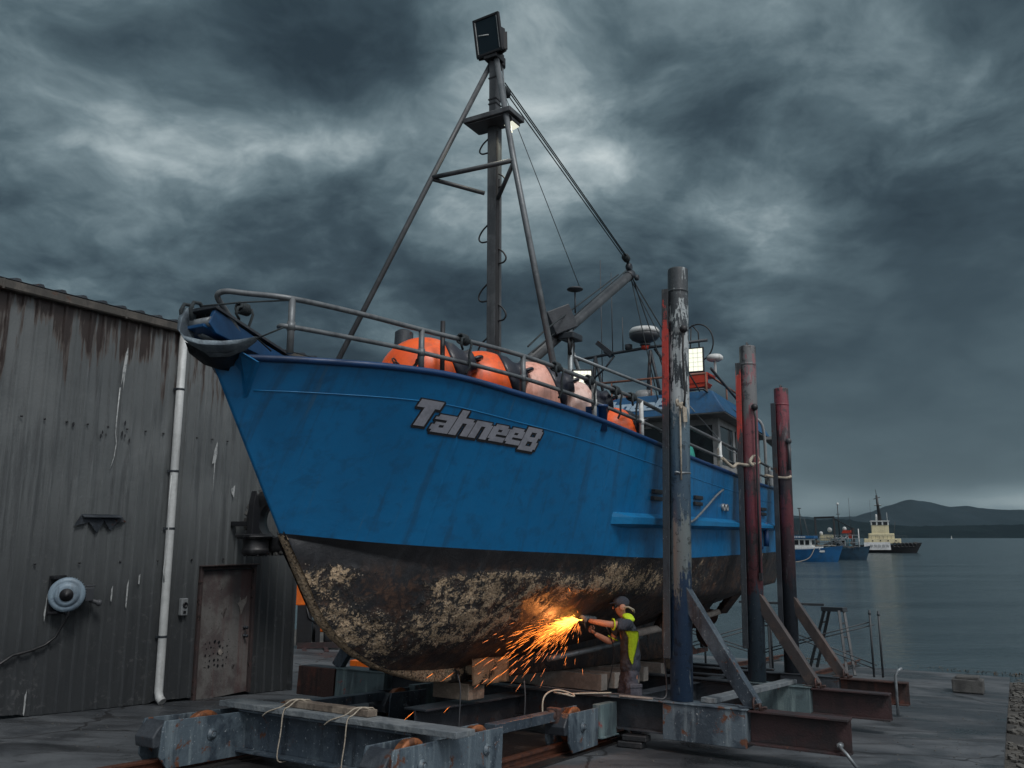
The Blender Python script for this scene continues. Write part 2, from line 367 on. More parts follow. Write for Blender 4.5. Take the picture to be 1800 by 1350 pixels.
# ------------------------------------------------------------------ ground, apron, water, hills
def ground_mat():
    m, t, b = new_mat('stony_ground'); co = nd(t, 'ShaderNodeTexCoord').outputs['Object']
    n1 = fbm(t, co, .5, 8, .6); n2 = fbm(t, co, 14, 6, .7)
    c = mixc(t, smooth(t, n1, .4, .6), (.045, .043, .040), (.085, .078, .068)); c = mixc(t, smooth(t, n2, .5, .7), c, (.02, .02, .02))
    t.links.new(c, b.inputs['Base Color']); b.inputs['Roughness'].default_value = .85
    t.links.new(nd(t, 'ShaderNodeBump', Strength=.8, Distance=.05, Height=n2).outputs[0], b.inputs['Normal']); return m
def apron_mat():
    m, t, b = new_mat('wet_concrete'); co = nd(t, 'ShaderNodeTexCoord').outputs['Object']
    rot = nd(t, 'ShaderNodeMapping', Vector=co, Rotation=(0, 0, R(-60)), Scale=(.35, 2.2, 1)).outputs[0]
    n1 = fbm(t, co, .45, 8, .62, .6); st = fbm(t, rot, 1.1, 8, .65, .4); n3 = fbm(t, co, 26, 5, .7); n4 = fbm(t, co, 3.0, 8, .7, .6)
    c = mixc(t, smooth(t, n1, .38, .62), (.034, .039, .045), (.094, .103, .112))
    c = mixc(t, mth(t, 'MULTIPLY', smooth(t, st, .48, .66), .75), c, (.020, .022, .025))
    c = mixc(t, mth(t, 'MULTIPLY', smooth(t, n4, .60, .68), .8), c, (.016, .017, .018))
    c = mixc(t, mth(t, 'MULTIPLY', smooth(t, n3, .5, .75), .5), c, (.03, .032, .034))
    c = mixc(t, mth(t, 'MULTIPLY', smooth(t, fbm(t, co, 2.1, 9, .7, .8), .64, .70), .6), c, (.15, .155, .16))
    vor = nd(t, 'ShaderNodeTexVoronoi', Vector=vmth(t, 'ADD', co, vmth(t, 'MULTIPLY', nd(t, 'ShaderNodeTexNoise', Vector=co, Scale=1.5).outputs['Color'], (.7, .7, .7))), _feature='DISTANCE_TO_EDGE', Scale=.22).outputs['Distance']
    c = mixc(t, mth(t, 'MULTIPLY', smooth(t, vor, .008, .002), .85), c, (.012, .012, .013))
    t.links.new(c, b.inputs['Base Color'])
    wet = smooth(t, fbm(t, co, .62, 6, .6, .9), .56, .64)
    c = mixc(t, mth(t, 'MULTIPLY', wet, .55), c, (.014, .016, .018)); t.links.new(c, b.inputs['Base Color'])
    t.links.new(mth(t, 'SUBTRACT', mth(t, 'MULTIPLY_ADD', smooth(t, n1, .35, .65), .30, .42), mth(t, 'MULTIPLY', wet, .26)), b.inputs['Roughness'])
    t.links.new(nd(t, 'ShaderNodeBump', Strength=.35, Distance=.02, Height=mth(t, 'ADD', n3, mth(t, 'MULTIPLY', n4, 1.5))).outputs[0], b.inputs['Normal']); return m
def water_mat():
    m, t, b = new_mat('harbour_water'); co = nd(t, 'ShaderNodeTexCoord').outputs['Object']
    n1 = fbm(t, nd(t, 'ShaderNodeMapping', Vector=co, Scale=(.5, 1.4, 1)).outputs[0], 1.6, 5, .6, .3)
    n2 = fbm(t, nd(t, 'ShaderNodeMapping', Vector=co, Scale=(.04, .11, 1)).outputs[0], 1.2, 6, .6, .5)
    t.links.new(mixc(t, smooth(t, n2, .35, .65), (.030, .050, .061), (.048, .072, .084)), b.inputs['Base Color'])
    t.links.new(mth(t, 'MULTIPLY_ADD', n2, .18, .05), b.inputs['Roughness']); b.inputs['IOR'].default_value = 1.33
    bp = nd(t, 'ShaderNodeBump', Strength=1.0, Distance=.25, Height=mth(t, 'ADD', n1, mth(t, 'MULTIPLY', n2, 1.2)))
    t.links.new(bp.outputs[0], b.inputs['Normal']); return m
mb = MB(); rows = []
for i in range(-40, 61):
    uu = i*1.0 if i >= -14 else -14 + (i+14)*12; uu = uu if i < 30 else 29 + (i-29)*1.5
    r_ = []
    for v in [-300, -120, -60, -40, -30, -24, -18, -14, -10, -6, -3, 0, 3, 6, 8, 10, 13, 17, 22, 30, 45, 70, 120, 300]:
        p = G(max(uu, -14), v); q_ = P(uu, v, 0); bump_ = .12*noise.noise(Vector((q_.x*.4, q_.y*.4, 0)))*(1 if v > 6 or v < -20 or uu > 22 else 0)
        r_.append((q_.x, q_.y, p.z - .09 + bump_))
    rows.append(r_)
mb.grid(rows); emit(mb, 'ground', ground_mat(), kind='structure')
mb = MB()                                    # the concrete apron of the slip: a slab with a real edge, a step at its cross joint
for (u0, u1, v0, v1, h) in [(-13.5, 10.6, -5.08, 5.5, 0.0), (10.62, 24.5, -9, 5.5, -.012), (-13.5, -2.0, -24, -5.08, -.01), (-2.0, 10.6, -24, -5.08, -.01)]:
    n = int((u1-u0)/.6)
    rows = [[G(u0+(u1-u0)*i/n, v0+(v1-v0)*k/12, h) for k in range(13)] for i in range(n+1)]
    mb.grid(rows, False)
    for s_ in (0, 12):
        mb.grid([[rows[i][s_], rows[i][s_] - Z*.3] for i in range(n+1)], False)
    mb.grid([[rows[n][k], rows[n][k] - Z*.3] for k in range(13)], False)
emit(mb, 'slipway_apron', apron_mat(), kind='structure', recalc=False)
mb = MB(); mb.grid([[(-5000, -200, -1.5), (8000, -200, -1.5)], [(-5000, 6400, -1.5), (8000, 6400, -1.5)]], False)
emit(mb, 'water', water_mat(), kind='structure')

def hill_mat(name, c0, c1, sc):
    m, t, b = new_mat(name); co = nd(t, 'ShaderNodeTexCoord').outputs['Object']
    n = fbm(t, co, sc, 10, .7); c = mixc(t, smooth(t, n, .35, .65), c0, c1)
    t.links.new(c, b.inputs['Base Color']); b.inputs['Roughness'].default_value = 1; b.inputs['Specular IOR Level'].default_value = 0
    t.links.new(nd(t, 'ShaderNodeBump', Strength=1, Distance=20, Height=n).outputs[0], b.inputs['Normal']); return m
def hill(name, prof, dist, depth, mat, jag):
    # prof: (bearing x/y, height) of the crest as surveyed from the slip; the ridge is a solid with two slopes
    rows = []
    N_ = 260
    xs = [p[0] for p in prof]
    for j, (fy, fh) in enumerate([(-1, -.02), (-.75, .16), (-.5, .42), (-.28, .68), (-.1, .92), (0, 1), (.2, .8), (1, -.02)]):
        r_ = []
        for i in range(N_+1):
            bx = xs[0] + (xs[-1]-xs[0])*i/N_
            for (x0, h0), (x1, h1) in zip(prof, prof[1:]):
                if x0 <= bx <= x1: tt = (bx-x0)/(x1-x0); tt = tt*tt*(3-2*tt)*.5+tt*.5; h = h0+(h1-h0)*tt; break
            y = dist + fy*depth
            h2 = h*fh*(1 + .16*(1-fh)*noise.noise(Vector((bx*30, fy*2, 1)))) + (jag*noise.noise(Vector((bx*160, fy*7, 4))) + jag*.8*noise.noise(Vector((bx*520, fy*9, 2))) if fh > 0 else 0)
            if fh < 0: h2 = -6
            r_.append((bx*dist, y, h2 - 1.5))
        rows.append(r_)
    mb = MB(); mb.grid(rows); emit(mb, name, mat, kind='structure')
FAR = [(.10, 70), (.20, 95), (0.3206, 128.9), (0.3604, 112.4), (0.4006, 119.0), (0.4210, 145.4), (0.4416, 181.8), (0.4677, 218.3), (0.4889, 205.0), (0.5151, 175.2), (0.5353, 181.8), (0.5498, 168.5), (0.5750, 158.6), (0.6017, 158.6), (0.6553, 161.9), (.85, 120), (1.1, 60)]
NEAR = [(.10, 40), (.22, 55), (0.3072, 68.9), (0.3304, 58.6), (0.3603, 53.5), (0.3870, 56.9), (0.4134, 46.7), (0.4664, 34.7), (0.5999, 39.8), (0.6671, 51.8), (.9, 30), (1.1, 12)]
hill('far_hills', FAR, 5000, 900, hill_mat('far_forest_haze', (.012, .026, .034), (.018, .034, .044), .004), 3)  # forest colours carry the blue of distance haze, paler on the far ridge
hill('near_hills', NEAR, 2600, 380, hill_mat('near_forest_haze', (.007, .017, .022), (.012, .024, .029), .01), 4)

# ------------------------------------------------------------------ shed
WV = -5.07; EZ = 5.62
def wall_mat():
    m, t, b = new_mat('weathered_cladding'); co = nd(t, 'ShaderNodeTexCoord').outputs['Object']
    sp = nd(t, 'ShaderNodeSeparateXYZ', i0=co)
    al = mth(t, 'ADD', mth(t, 'MULTIPLY', sp.outputs[0], .5), mth(t, 'MULTIPLY', sp.outputs[1], .866))     # along the wall
    z = sp.outputs[2]
    v2 = nd(t, 'ShaderNodeCombineXYZ', X=al, Y=z, Z=0.0).outputs[0]
    n1 = fbm(t, v2, .7, 8, .6, .4)
    st = fbm(t, nd(t, 'ShaderNodeMapping', Vector=v2, Scale=(9, .55, 1)).outputs[0], 1, 7, .65, .2)
    st2 = fbm(t, nd(t, 'ShaderNodeMapping', Vector=v2, Scale=(24, .8, 1), Location=(5, 3, 0)).outputs[0], 1, 5, .7, .3)
    fn = fbm(t, v2, 30, 5, .7)
    c = mixc(t, smooth(t, n1, .35, .65), (.140, .153, .157), (.098, .109, .113))
    sheet = nd(t, 'ShaderNodeTexWhiteNoise', Vector=nd(t, 'ShaderNodeCombineXYZ', X=mth(t, 'FLOOR', mth(t, 'DIVIDE', al, .95)), Y=0.0, Z=0.0).outputs[0], _noise_dimensions='3D').outputs['Value']
    c = mixc(t, mth(t, 'MULTIPLY', sheet, .28), c, (.055, .060, .060))
    c = mixc(t, mth(t, 'MULTIPLY', smooth(t, st, .48, .64), .6), c, (.046, .051, .055))
    c = mixc(t, mth(t, 'MULTIPLY', smooth(t, st2, .60, .70), .5), c, (.19, .205, .21))
    # soot, oil and splash-up dirt worn into the lower sheets
    gr = mth(t, 'ADD', mth(t, 'MULTIPLY', mth(t, 'SUBTRACT', n1, .5), 3.0), mth(t, 'MULTIPLY', mth(t, 'SUBTRACT', st, .5), 2.2))
    low = smooth(t, mth(t, 'ADD', z, gr), 2.9, .2)
    c = mixc(t, mth(t, 'MULTIPLY', low, .80), c, (.022, .025, .029))
    sc = mth(t, 'MULTIPLY', smooth(t, mth(t, 'ADD', fbm(t, v2, 9, 8, .75, .5), mth(t, 'MULTIPLY', low, .08)), .62, .68), smooth(t, z, 3.2, 1.8))
    c = mixc(t, mth(t, 'MULTIPLY', sc, mth(t, 'MULTIPLY', smooth(t, fbm(t, v2, 1.1, 4, .6), .42, .62), .5)), c, (.13, .135, .138))
    # rust eaten in from the top edge of the sheets
    rt = mth(t, 'ADD', z, mth(t, 'MULTIPLY', mth(t, 'SUBTRACT', st, .5), 3.4))
    rt = mth(t, 'ADD', rt, mth(t, 'MULTIPLY', mth(t, 'SUBTRACT', fbm(t, v2, 1.3, 3, .5), .5), 1.6))
    c = mixc(t, mth(t, 'MULTIPLY', smooth(t, rt, 4.60, 4.80), .6), c, (.075, .050, .037))
    c = mixc(t, mth(t, 'MULTIPLY', smooth(t, rt, 4.78, 4.95), .92), c, mixc(t, fn, (.030, .018, .015), (.018, .014, .014)))
    rs = smooth(t, fbm(t, v2, 3.1, 9, .72, .6), .69, .73)
    c = mixc(t, mth(t, 'MULTIPLY', rs, .7), c, (.055, .026, .018))
    t.links.new(c, b.inputs['Base Color']); b.inputs['Roughness'].default_value = .55; b.inputs['Metallic'].default_value = .1
    t.links.new(nd(t, 'ShaderNodeBump', Strength=.25, Distance=.02, Height=mth(t, 'ADD', fn, mth(t, 'MULTIPLY', n1, 2))).outputs[0], b.inputs['Normal']); return m
M['wall'] = wall_mat()
M['gutter'] = paint('old_gutter', (.060, .055, .048), (.10, .09, .078), scale=3, streak=(.03, .026, .024), rust=(.11, .05, .03), rust_at=.6, rough=.6)
M['door'] = paint('battered_door', (.15, .145, .14), (.085, .070, .070), scale=1.6, streak=(.10, .035, .032), streak_amt=.55, streak_scale=3, rust=(.030, .024, .022), rust_at=.60, rust_scale=2.6, speck=(.05, .045, .043), speck_at=.62, rough=.6, bump=.35)
M['door_frame'] = paint('door_frame', (.045, .034, .034), (.075, .045, .042), scale=5, rust=(.02, .015, .014), rust_at=.55, rough=.6)
M['splash'] = paint('white_splash', (.40, .42, .42), (.20, .215, .22), scale=16, streak=(.14, .15, .155), streak_amt=.7, streak_scale=30, rough=.7)
shed = thing('shed', P(-4, WV-2, gz(*P(-4, WV-2, 0).xy)), 'long grey ribbed steel shed with rust along its eave and a white downpipe', 'shed')
U0, U1 = -13.0, 2.14
mb = MB()
prof = []
u = U0; DOOR = (.08, 1.20)
while u < U1 - .01:
    k = [(0, 0), (.085, 0), (.100, .028), (.130, .028), (.145, 0)]
    for du, dv in k:
        if u+du < U1: prof.append((u+du, dv))
    u += .19 if len(prof) % 10 else .19
prof.append((U1, 0))
rows_bot = []; rows_top = []
def basez(u): return gz(*P(u, WV, 0).xy)
bands = [0, .1, .28, .36, .42, .45, .5, .58, .7, .85, 1]
def wallpt(u, dv, f):
    zb = basez(u) + .01 + (.03 if int((u-U0)/.95) % 3 == 1 else 0)
    z = zb + (EZ - zb)*f
    bow_ = .018*noise.noise(Vector((u*.7, z*.6, 0)))
    if z < 1.4: bow_ += .02*noise.noise(Vector((u*2.3, z*2.1, 5)))
    return P(u, WV + dv + bow_, z)
segs = [[]]
for (u_, dv) in prof:
    if DOOR[0] < u_ < DOOR[1]:
        if segs[-1] and len(segs) == 1: segs.append([])
        continue
    segs[-1].append((u_, dv))
segs[0].append((DOOR[0], 0)); segs[1].insert(0, (DOOR[1], 0))
for sg in segs:
    mb.grid([[wallpt(u_, dv, f) for f in bands] for u_, dv in sg], False)
ab = [(u_, dv) for u_, dv in prof if DOOR[0] < u_ < DOOR[1]]; ab = [(DOOR[0], 0)] + ab + [(DOOR[1], 0)]
mb.grid([[P(u_, WV+dv, 2.03 + (EZ-2.03)*f) for f in (0, .3, .6, 1)] for u_, dv in ab], False)
mb.grid([[P(U1, WV, basez(U1)), P(U1, WV, EZ)], [P(U1, WV-11, basez(U1)), P(U1, WV-11, EZ+1.4)]], False)      # end wall towards the water
mb.grid([[P(U0, WV, basez(U0)), P(U0, WV, EZ)], [P(U0, WV-11, basez(U0)), P(U0, WV-11, EZ+1.4)]], False)
mb.box(P(U1-.02, WV+.02, (basez(U1)+EZ)/2), (.05, .06, EZ-basez(U1)))
wall = emit(mb, 'cladding', M['wall'], shed, recalc=False)
mb = MB()                                    # roof sheets with ribs that show over the gutter
u = U0 - .1; rp = []
while u < U1 + .15:
    for du, dz in ((0, 0), (.13, 0), (.155, .035), (.205, .035), (.23, 0)): rp.append((u+du, dz))
    u += .305
mb.grid([[P(u_, WV + .10 - 11.2*f, EZ + .125 + dz + 1.4*f) for f in (0, 1)] for u_, dz in rp], False)
mb.grid([[P(u_, WV + .10 - 11.2*f, EZ + .121 + 1.4*f) for f in (0, 1)] for u_, dz in rp], False)
mb.grid([[P(u_, WV + .10, EZ + .121), P(u_, WV + .10, EZ + .125 + dz)] for u_, dz in rp], False)
emit(mb, 'roof', M['steel_dark'], shed, recalc=False)
mb = MB()
gp = [(-.01, 0), (.11, 0), (.125, .02), (.125, .12), (.11, .12), (.11, .03), (-.01, .03)]
mb.prism([P(U0, WV + a_, EZ + b_ - .02) for a_, b_ in gp], A*(U1+.05-U0))
for u in (-9.8, -6.1, -3.35, -1.6, .7): mb.box(P(u, WV+.062, EZ+.04), (.03, .135, .135))
emit(mb, 'gutter', M['gutter'], shed, bevel=.004)
mb = MB()
du = -.56
mb.tube([P(du, WV+.075, EZ-.02), P(du, WV+.075, 4), P(du, WV+.075, 2), P(du, WV+.075, .42), P(du, WV+.075, .30), P(du+.0, WV+.10, .22), P(du+.0, WV+.17, .17)], .060, 14)
dp = emit(mb, 'downpipe', M['pvc'], shed)
mb = MB()
for z in (4.7, 3.45, 2.6, 1.05): mb.lathe(P(du, WV+.075, z), Z, [(.063, 0), (.065, .005), (.065, .028), (.063, .033)], 14); mb.box(P(du, WV+.03, z+.017), (.16, .02, .035))
emit(mb, 'pipe_clip', M['steel_dark'], dp)
mb = MB(); mb.tube([P(du-.055, WV+.09, 3.4), P(du-.075, WV+.10, 3.0), P(du-.05, WV+.11, 2.5), P(du-.085, WV+.10, 2.0), P(du-.06, WV+.10, 1.85)], .008, 6)
emit(mb, 'loose_wire', M['pvc'], dp)
mb = MB()
zb = basez(.64)
mb.box(P(.64, WV-.02, (1.98+zb)/2), (1.06, .04, 1.98-zb-.02))
mb.box(P(.16, WV+.003, 1.0), (.02, .01, 1.9)); 
door = emit(mb, 'door', M['door'], shed, bevel=.004)
mb = MB(); mb.box(P(.10, WV+.01, (2.0+zb)/2), (.05, .10, 2.0-zb)); mb.box(P(1.18, WV+.01, (2.0+zb)/2), (.05, .10, 2.0-zb)); mb.box(P(.64, WV+.012, 2.015), (1.13, .11, .05)); mb.box(P(.64, WV+.03, 2.05), (1.16, .16, .02))
emit(mb, 'door_frame', M['door_frame'], door, bevel=.005)
mb = MB()                                    # torn skin showing pale board, and a scab low on the leaf
def patch(cu, cz, pts, h=.006): mb.prism([P(cu+a_, WV+.003, cz+b_) for a_, b_ in pts], Bv*h)
patch(.98, 1.42, [(-.10, .02), (-.06, .04), (-.05, .11), (-.03, .06), (.05, .08), (.09, .13), (.08, .02), (.04, -.03), (.0, -.12), (-.02, -.16), (-.05, -.05)])
patch(.58, .72, [(-.04, .01), (-.01, .05), (.02, .02), (.06, -.01), (.01, -.05), (-.03, -.03)])
emit(mb, 'torn_patch', M['timber_pale'], door)
mb = MB()
random.seed(3)
for k in range(30):
    a_ = .30 + .085*(k % 6) + random.uniform(-.018, .018); z_ = .52 + .09*(k//6) + random.uniform(-.02, .02); s_ = random.uniform(.010, .032)*(1.15 - abs(k % 6 - 2.5)*.2)
    mb.prism([P(a_+s_*math.cos(t_*1.05)*random.uniform(.5, 1), WV+.002, z_+s_*1.25*math.sin(t_*1.05)*random.uniform(.5, 1)) for t_ in range(6)], Bv*.004)
emit(mb, 'tar_spatter', M['black'], door)
mb = MB()
for z in (1.05, .92): mb.lathe(P(1.05, WV, z), Bv, [(.028, 0), (.028, .02), (.012, .025), (.012, .05), (.026, .055), (.026, .075), (.005, .08)], 12)
emit(mb, 'handle', M['steel_dark'], door)
mb = MB()                                    # bird-dropping-like white paint runs on the sheets
def run(u, z, pts, off=.045):
    mb.prism([P(u+a_, WV+off, z+b_) for a_, b_ in pts], Bv*.003)
run(-1.50, 5.05, [(.02, .15), (-.01, .05), (-.035, -.2), (-.04, -.42), (-.02, -.28), (-.005, -.5), (.01, -.25), (.028, .02)])
mb.tube([P(-1.55, WV+.04, 4.6), P(-1.56, WV+.035, 4.1), P(-1.56, WV+.035, 3.95), P(-1.535, WV+.04, 3.8), P(-1.55, WV+.035, 3.6), P(-1.60, WV+.035, 3.42)], [.010, .008, .009, .009, .007, .004], 5)
run(.22, 3.75, [(.02, .25), (-.03, .1), (-.06, -.12), (-.02, -.10), (-.015, -.55), (.0, -.1), (.03, .05)])
run(.62, 3.2, [(.03, .12), (-.05, .05), (-.03, -.02), (.02, -.08)])
run(-2.35, 1.62, [(.01, .15), (-.015, -.1), (.0, -.2), (.012, 0)])
for (u, z, l) in ((-1.18, 1.7, .4), (-1.42, 1.72, .22), (-1.0, 1.9, .15), (-2.5, .45, .3)): run(u, z, [(.012, l/2), (-.01, l*.3), (-.012, -l*.4), (.004, -l/2), (.01, -l*.2)])
emit(mb, 'paint_runs', M['splash'], shed)
mb = MB()                                    # torn flap and dent in the cladding
fl = [(-2.06, 2.64), (-1.96, 2.80), (-1.4, 2.80), (-1.28, 2.70), (-1.42, 2.70), (-1.52, 2.58), (-1.62, 2.71), (-1.72, 2.55), (-1.85, 2.69)]
mb.prism([P(a_, WV+.035, b_) for a_, b_ in fl], Bv*.012); mb.prism([P(-1.96, WV+.03, 2.79), P(-1.38, WV+.03, 2.79), P(-1.38, WV+.10, 2.755), P(-1.96, WV+.10, 2.755)], Z*.01)
emit(mb, 'torn_flap', M['steel_dark'], shed)
mb = MB()
for k in range(12):
    u_ = -2.9 + k*.305
    mb.lathe(P(u_, WV+.02, 4.02), Bv, [(.014, 0), (.014, .018), (.004, .022)], 8)
    if k % 2: mb.lathe(P(u_+.06, WV+.02, 2.15), Bv, [(.014, 0), (.014, .018), (.004, .022)], 8)
emit(mb, 'fixing_screws', M['black'], shed)
mb = MB(); random.seed(9)
for k in range(9):
    u_ = random.choice([-2.05, -1.75, -1.68, -1.42, -1.36, -2.2]) + random.uniform(-.06, .06); z_ = random.uniform(3.85, 4.1)
    s_ = random.uniform(.02, .05); mb.prism([P(u_+s_*.5*math.cos(t_)*random.uniform(.6, 1), WV+.034, z_+s_*1.5*math.sin(t_)*random.uniform(.5, 1)) for t_ in (0, 1, 2, 3, 4, 5)], Bv*.003)
emit(mb, 'tar_marks', M['black'], shed)

# things fixed on the wall
mo = thing('electric_motor', P(-2.08, WV+.04, 1.5), 'pale blue finned electric motor mounted on the shed wall, its shaft end facing out', 'motor')
ax = (Bv*.80 - A*.60).normalized()      # the round end faces the yard
c0 = P(-2.10, WV+.10, 1.755)
mb = MB(); mb.lathe(c0 - ax*.02, ax, [(.20, 0), (.20, .05), (.185, .06), (.185, .10), (.215, .105), (.222, .13), (.215, .16), (.17, .175), (.15, .165), (.148, .178), (.11, .19), (.085, .188)], 28)
M['motor'] = paint('motor_blue', (.19, .26, .32), (.12, .17, .22), scale=8, streak=(.07, .09, .11), streak_amt=.5, rough=.5)
body = emit(mb, 'casing', M['motor'], mo)
mb = MB(); mb.lathe(c0 + ax*.165, ax, [(.082, 0), (.082, .018), (.03, .02), (.028, .03), (.001, .03)], 22); emit(mb, 'shaft_cover', M['black'], mo)
mb = MB()
sx = ax.cross(Z).normalized(); sy = sx.cross(ax)
for k in range(40):
    th = 2*math.pi*k/40
    dr = sx*math.cos(th) + sy*math.sin(th); mb.box(c0 + ax*(.0) + dr*.205, (.17, .028, .006), (ax, dr, ax.cross(dr)))
emit(mb, 'cooling_fins', M['motor'], body)
mb = MB(); mb.box(P(-2.22, WV+.05, 1.75), (.22, .03, .50)); mb.box(P(-2.28, WV+.09, 1.97), (.10, .10, .03)); mb.box(P(-2.28, WV+.09, 1.53), (.10, .10, .03)); emit(mb, 'mounting_plate', M['black'], mo, bevel=.004)
mb = MB(); mb.box(P(-1.84, WV+.12, 1.74), (.12, .14, .17)); mb.lathe(P(-1.78, WV+.10, 1.66), (A*.8+Bv*.3-Z*.3), [(.03, 0), (.03, .1), (.045, .11), (.045, .15), (.02, .16)], 10); mb.box(P(-1.80, WV+.14, 1.85), (.14, .03, .02)); emit(mb, 'terminal_box', M['grey_dark'], mo, bevel=.008)
mb = MB(); mb.tube([P(-2.13, WV+.24, 1.68), P(-2.14, WV+.22, 1.5), P(-2.15, WV+.14, 1.38), P(-2.2, WV+.08, 1.22), P(-2.32, WV+.06, 1.13), P(-2.5, WV+.06, 1.08), P(-2.72, WV+.06, 1.05), P(-2.88, WV+.06, .96), P(-2.98, WV+.06, .78)], .017, 8)
emit(mb, 'power_cable', M['black_rubber'], label='black cable drooping from the electric motor along the shed wall', cat='cable')
mb = MB(); mb.box(P(-.21, WV+.05, 1.46), (.12, .07, .25))
ob = thing('power_outlet', P(-.21, WV+.03, 1.33), 'small grey power outlet box on the wall between downpipe and door', 'outlet')
emit(mb, 'box', M['grey'], ob, bevel=.012)
mb = MB(); mb.lathe(P(-.21, WV+.08, 1.49), Bv, [(.042, 0), (.042, .02), (.03, .024), (.028, .01), (.002, .01)], 16); mb.box(P(-.21, WV+.086, 1.385), (.05, .012, .04)); emit(mb, 'socket', M['black'], ob)
hg = thing('rope_hauler', P(.62, WV+.6, 2.2), 'black cast hauler hanging low on the shed wall beside a truck tyre', 'machine')
hc = P(.62, WV+.62, 2.44)
mb = MB(); mb.lathe(hc - Z*.24, Z, [(.10, 0), (.19, .02), (.21, .05), (.215, .10), (.20, .12), (.205, .22), (.21, .25), (.25, .27), (.27, .30), (.22, .325), (.12, .34)], 12)
mb.box(hc + Z*.07 - A*.22, (.24, .2, .05)); mb.box(hc + Z*.04 - A*.28, (.1, .16, .04))
for k in range(6): mb.lathe(hc - Z*.25 + (A*math.cos(k*1.047)+Bv*math.sin(k*1.047))*.17, Z, [(.02, 0), (.02, .05)], 6)
emit(mb, 'drum', M['black_rubber'], hg, bevel=.01)
mb = MB(); mb.prism([P(.60, WV+.42, 2.5), P(.76, WV+.42, 2.5), P(.74, WV+.42, 2.95), P(.66, WV+.42, 3.22), P(.61, WV+.42, 3.0)], Bv*.12); mb.box(P(.68, WV+.23, 2.7), (.08, .44, .08)); emit(mb, 'bracket', M['black'], hg, bevel=.006)
# truck tyre leaning behind the bow, hung on the wall
ty = thing('truck_tyre', P(.95, WV+.68, 2.2), 'worn truck tyre with blocky tread hung on the shed wall behind the bow', 'tyre')
tcn = P(.98, WV+.70, 2.76); tax = (A*.97-Bv*.2).normalized(); e1 = (Bv*.97+A*.2).normalized(); e2 = Z
mb = MB(); prof = [(.28, -.12), (.36, -.15), (.47, -.145), (.515, -.11), (.52, 0), (.515, .11), (.47, .145), (.36, .15), (.28, .12), (.27, 0)]
mb.lathe(tcn, tax, prof + [prof[0]], 48, caps=False); emit(mb, 'carcass', M['black_rubber'], ty)
mb = MB()
for k in range(30):
    th = 2*math.pi*k/30; dr = e1*math.cos(th) + e2*math.sin(th); tg = tax.cross(dr)
    for sgn in (-1, 1):
        mb.box(tcn + tax*(sgn*.062) + (dr*.535) + tg*(.012*sgn), (.115, .05, .074), ((tax + tg*.3*sgn).normalized(), dr, (tg - tax*.3*sgn).normalized()))
M['tread'] = paint('tyre_tread', (.035, .035, .035), (.11, .11, .105), scale=7, rough=.6, bump=.3)
emit(mb, 'tread_blocks', M['tread'], ty, bevel=.006)

# ------------------------------------------------------------------ slip rails
def rail(v, label):
    r = thing('slip_rail', GT(-13, v, 0), label, 'rail', 'rails of the slipway')
    mb = MB(); c = GT(11, v, .06); mb.box(c + NS*.05, (48, .075, .03), AXS); mb.box(c + NS*.01, (48, .022, .07), AXS); mb.box(c - NS*.035, (48, .15, .02), AXS)
    emit(mb, 'rail_steel', M['rail'], r, bevel=.006)
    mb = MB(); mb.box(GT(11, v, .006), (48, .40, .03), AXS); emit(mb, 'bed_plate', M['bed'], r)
M['rail'] = paint('worn_rail', (.105, .042, .026), (.060, .028, .022), scale=4, streak=(.03, .018, .016), rust=(.25, .09, .035), rust_at=.6, rough=.5, metal=.3, bump=.25)
M['bed'] = paint('oily_recess_shade', (.012, .012, .013), (.028, .026, .025), scale=2, rough=.45, bump=.6, bump_scale=15)  # oily dark tone that also holds the shade of the rail recess
rail(-1.2, 'rusty slip rail running down to the water on the shed side of the keel'); rail(1.22, 'rusty slip rail running down to the water beneath the three tall posts')
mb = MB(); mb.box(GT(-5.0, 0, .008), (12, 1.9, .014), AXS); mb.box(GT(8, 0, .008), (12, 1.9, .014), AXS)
emit(mb, 'oily_pit_shade', M['bed'], kind='structure')  # dark oily sheets stand in for the shaded pit between the rails

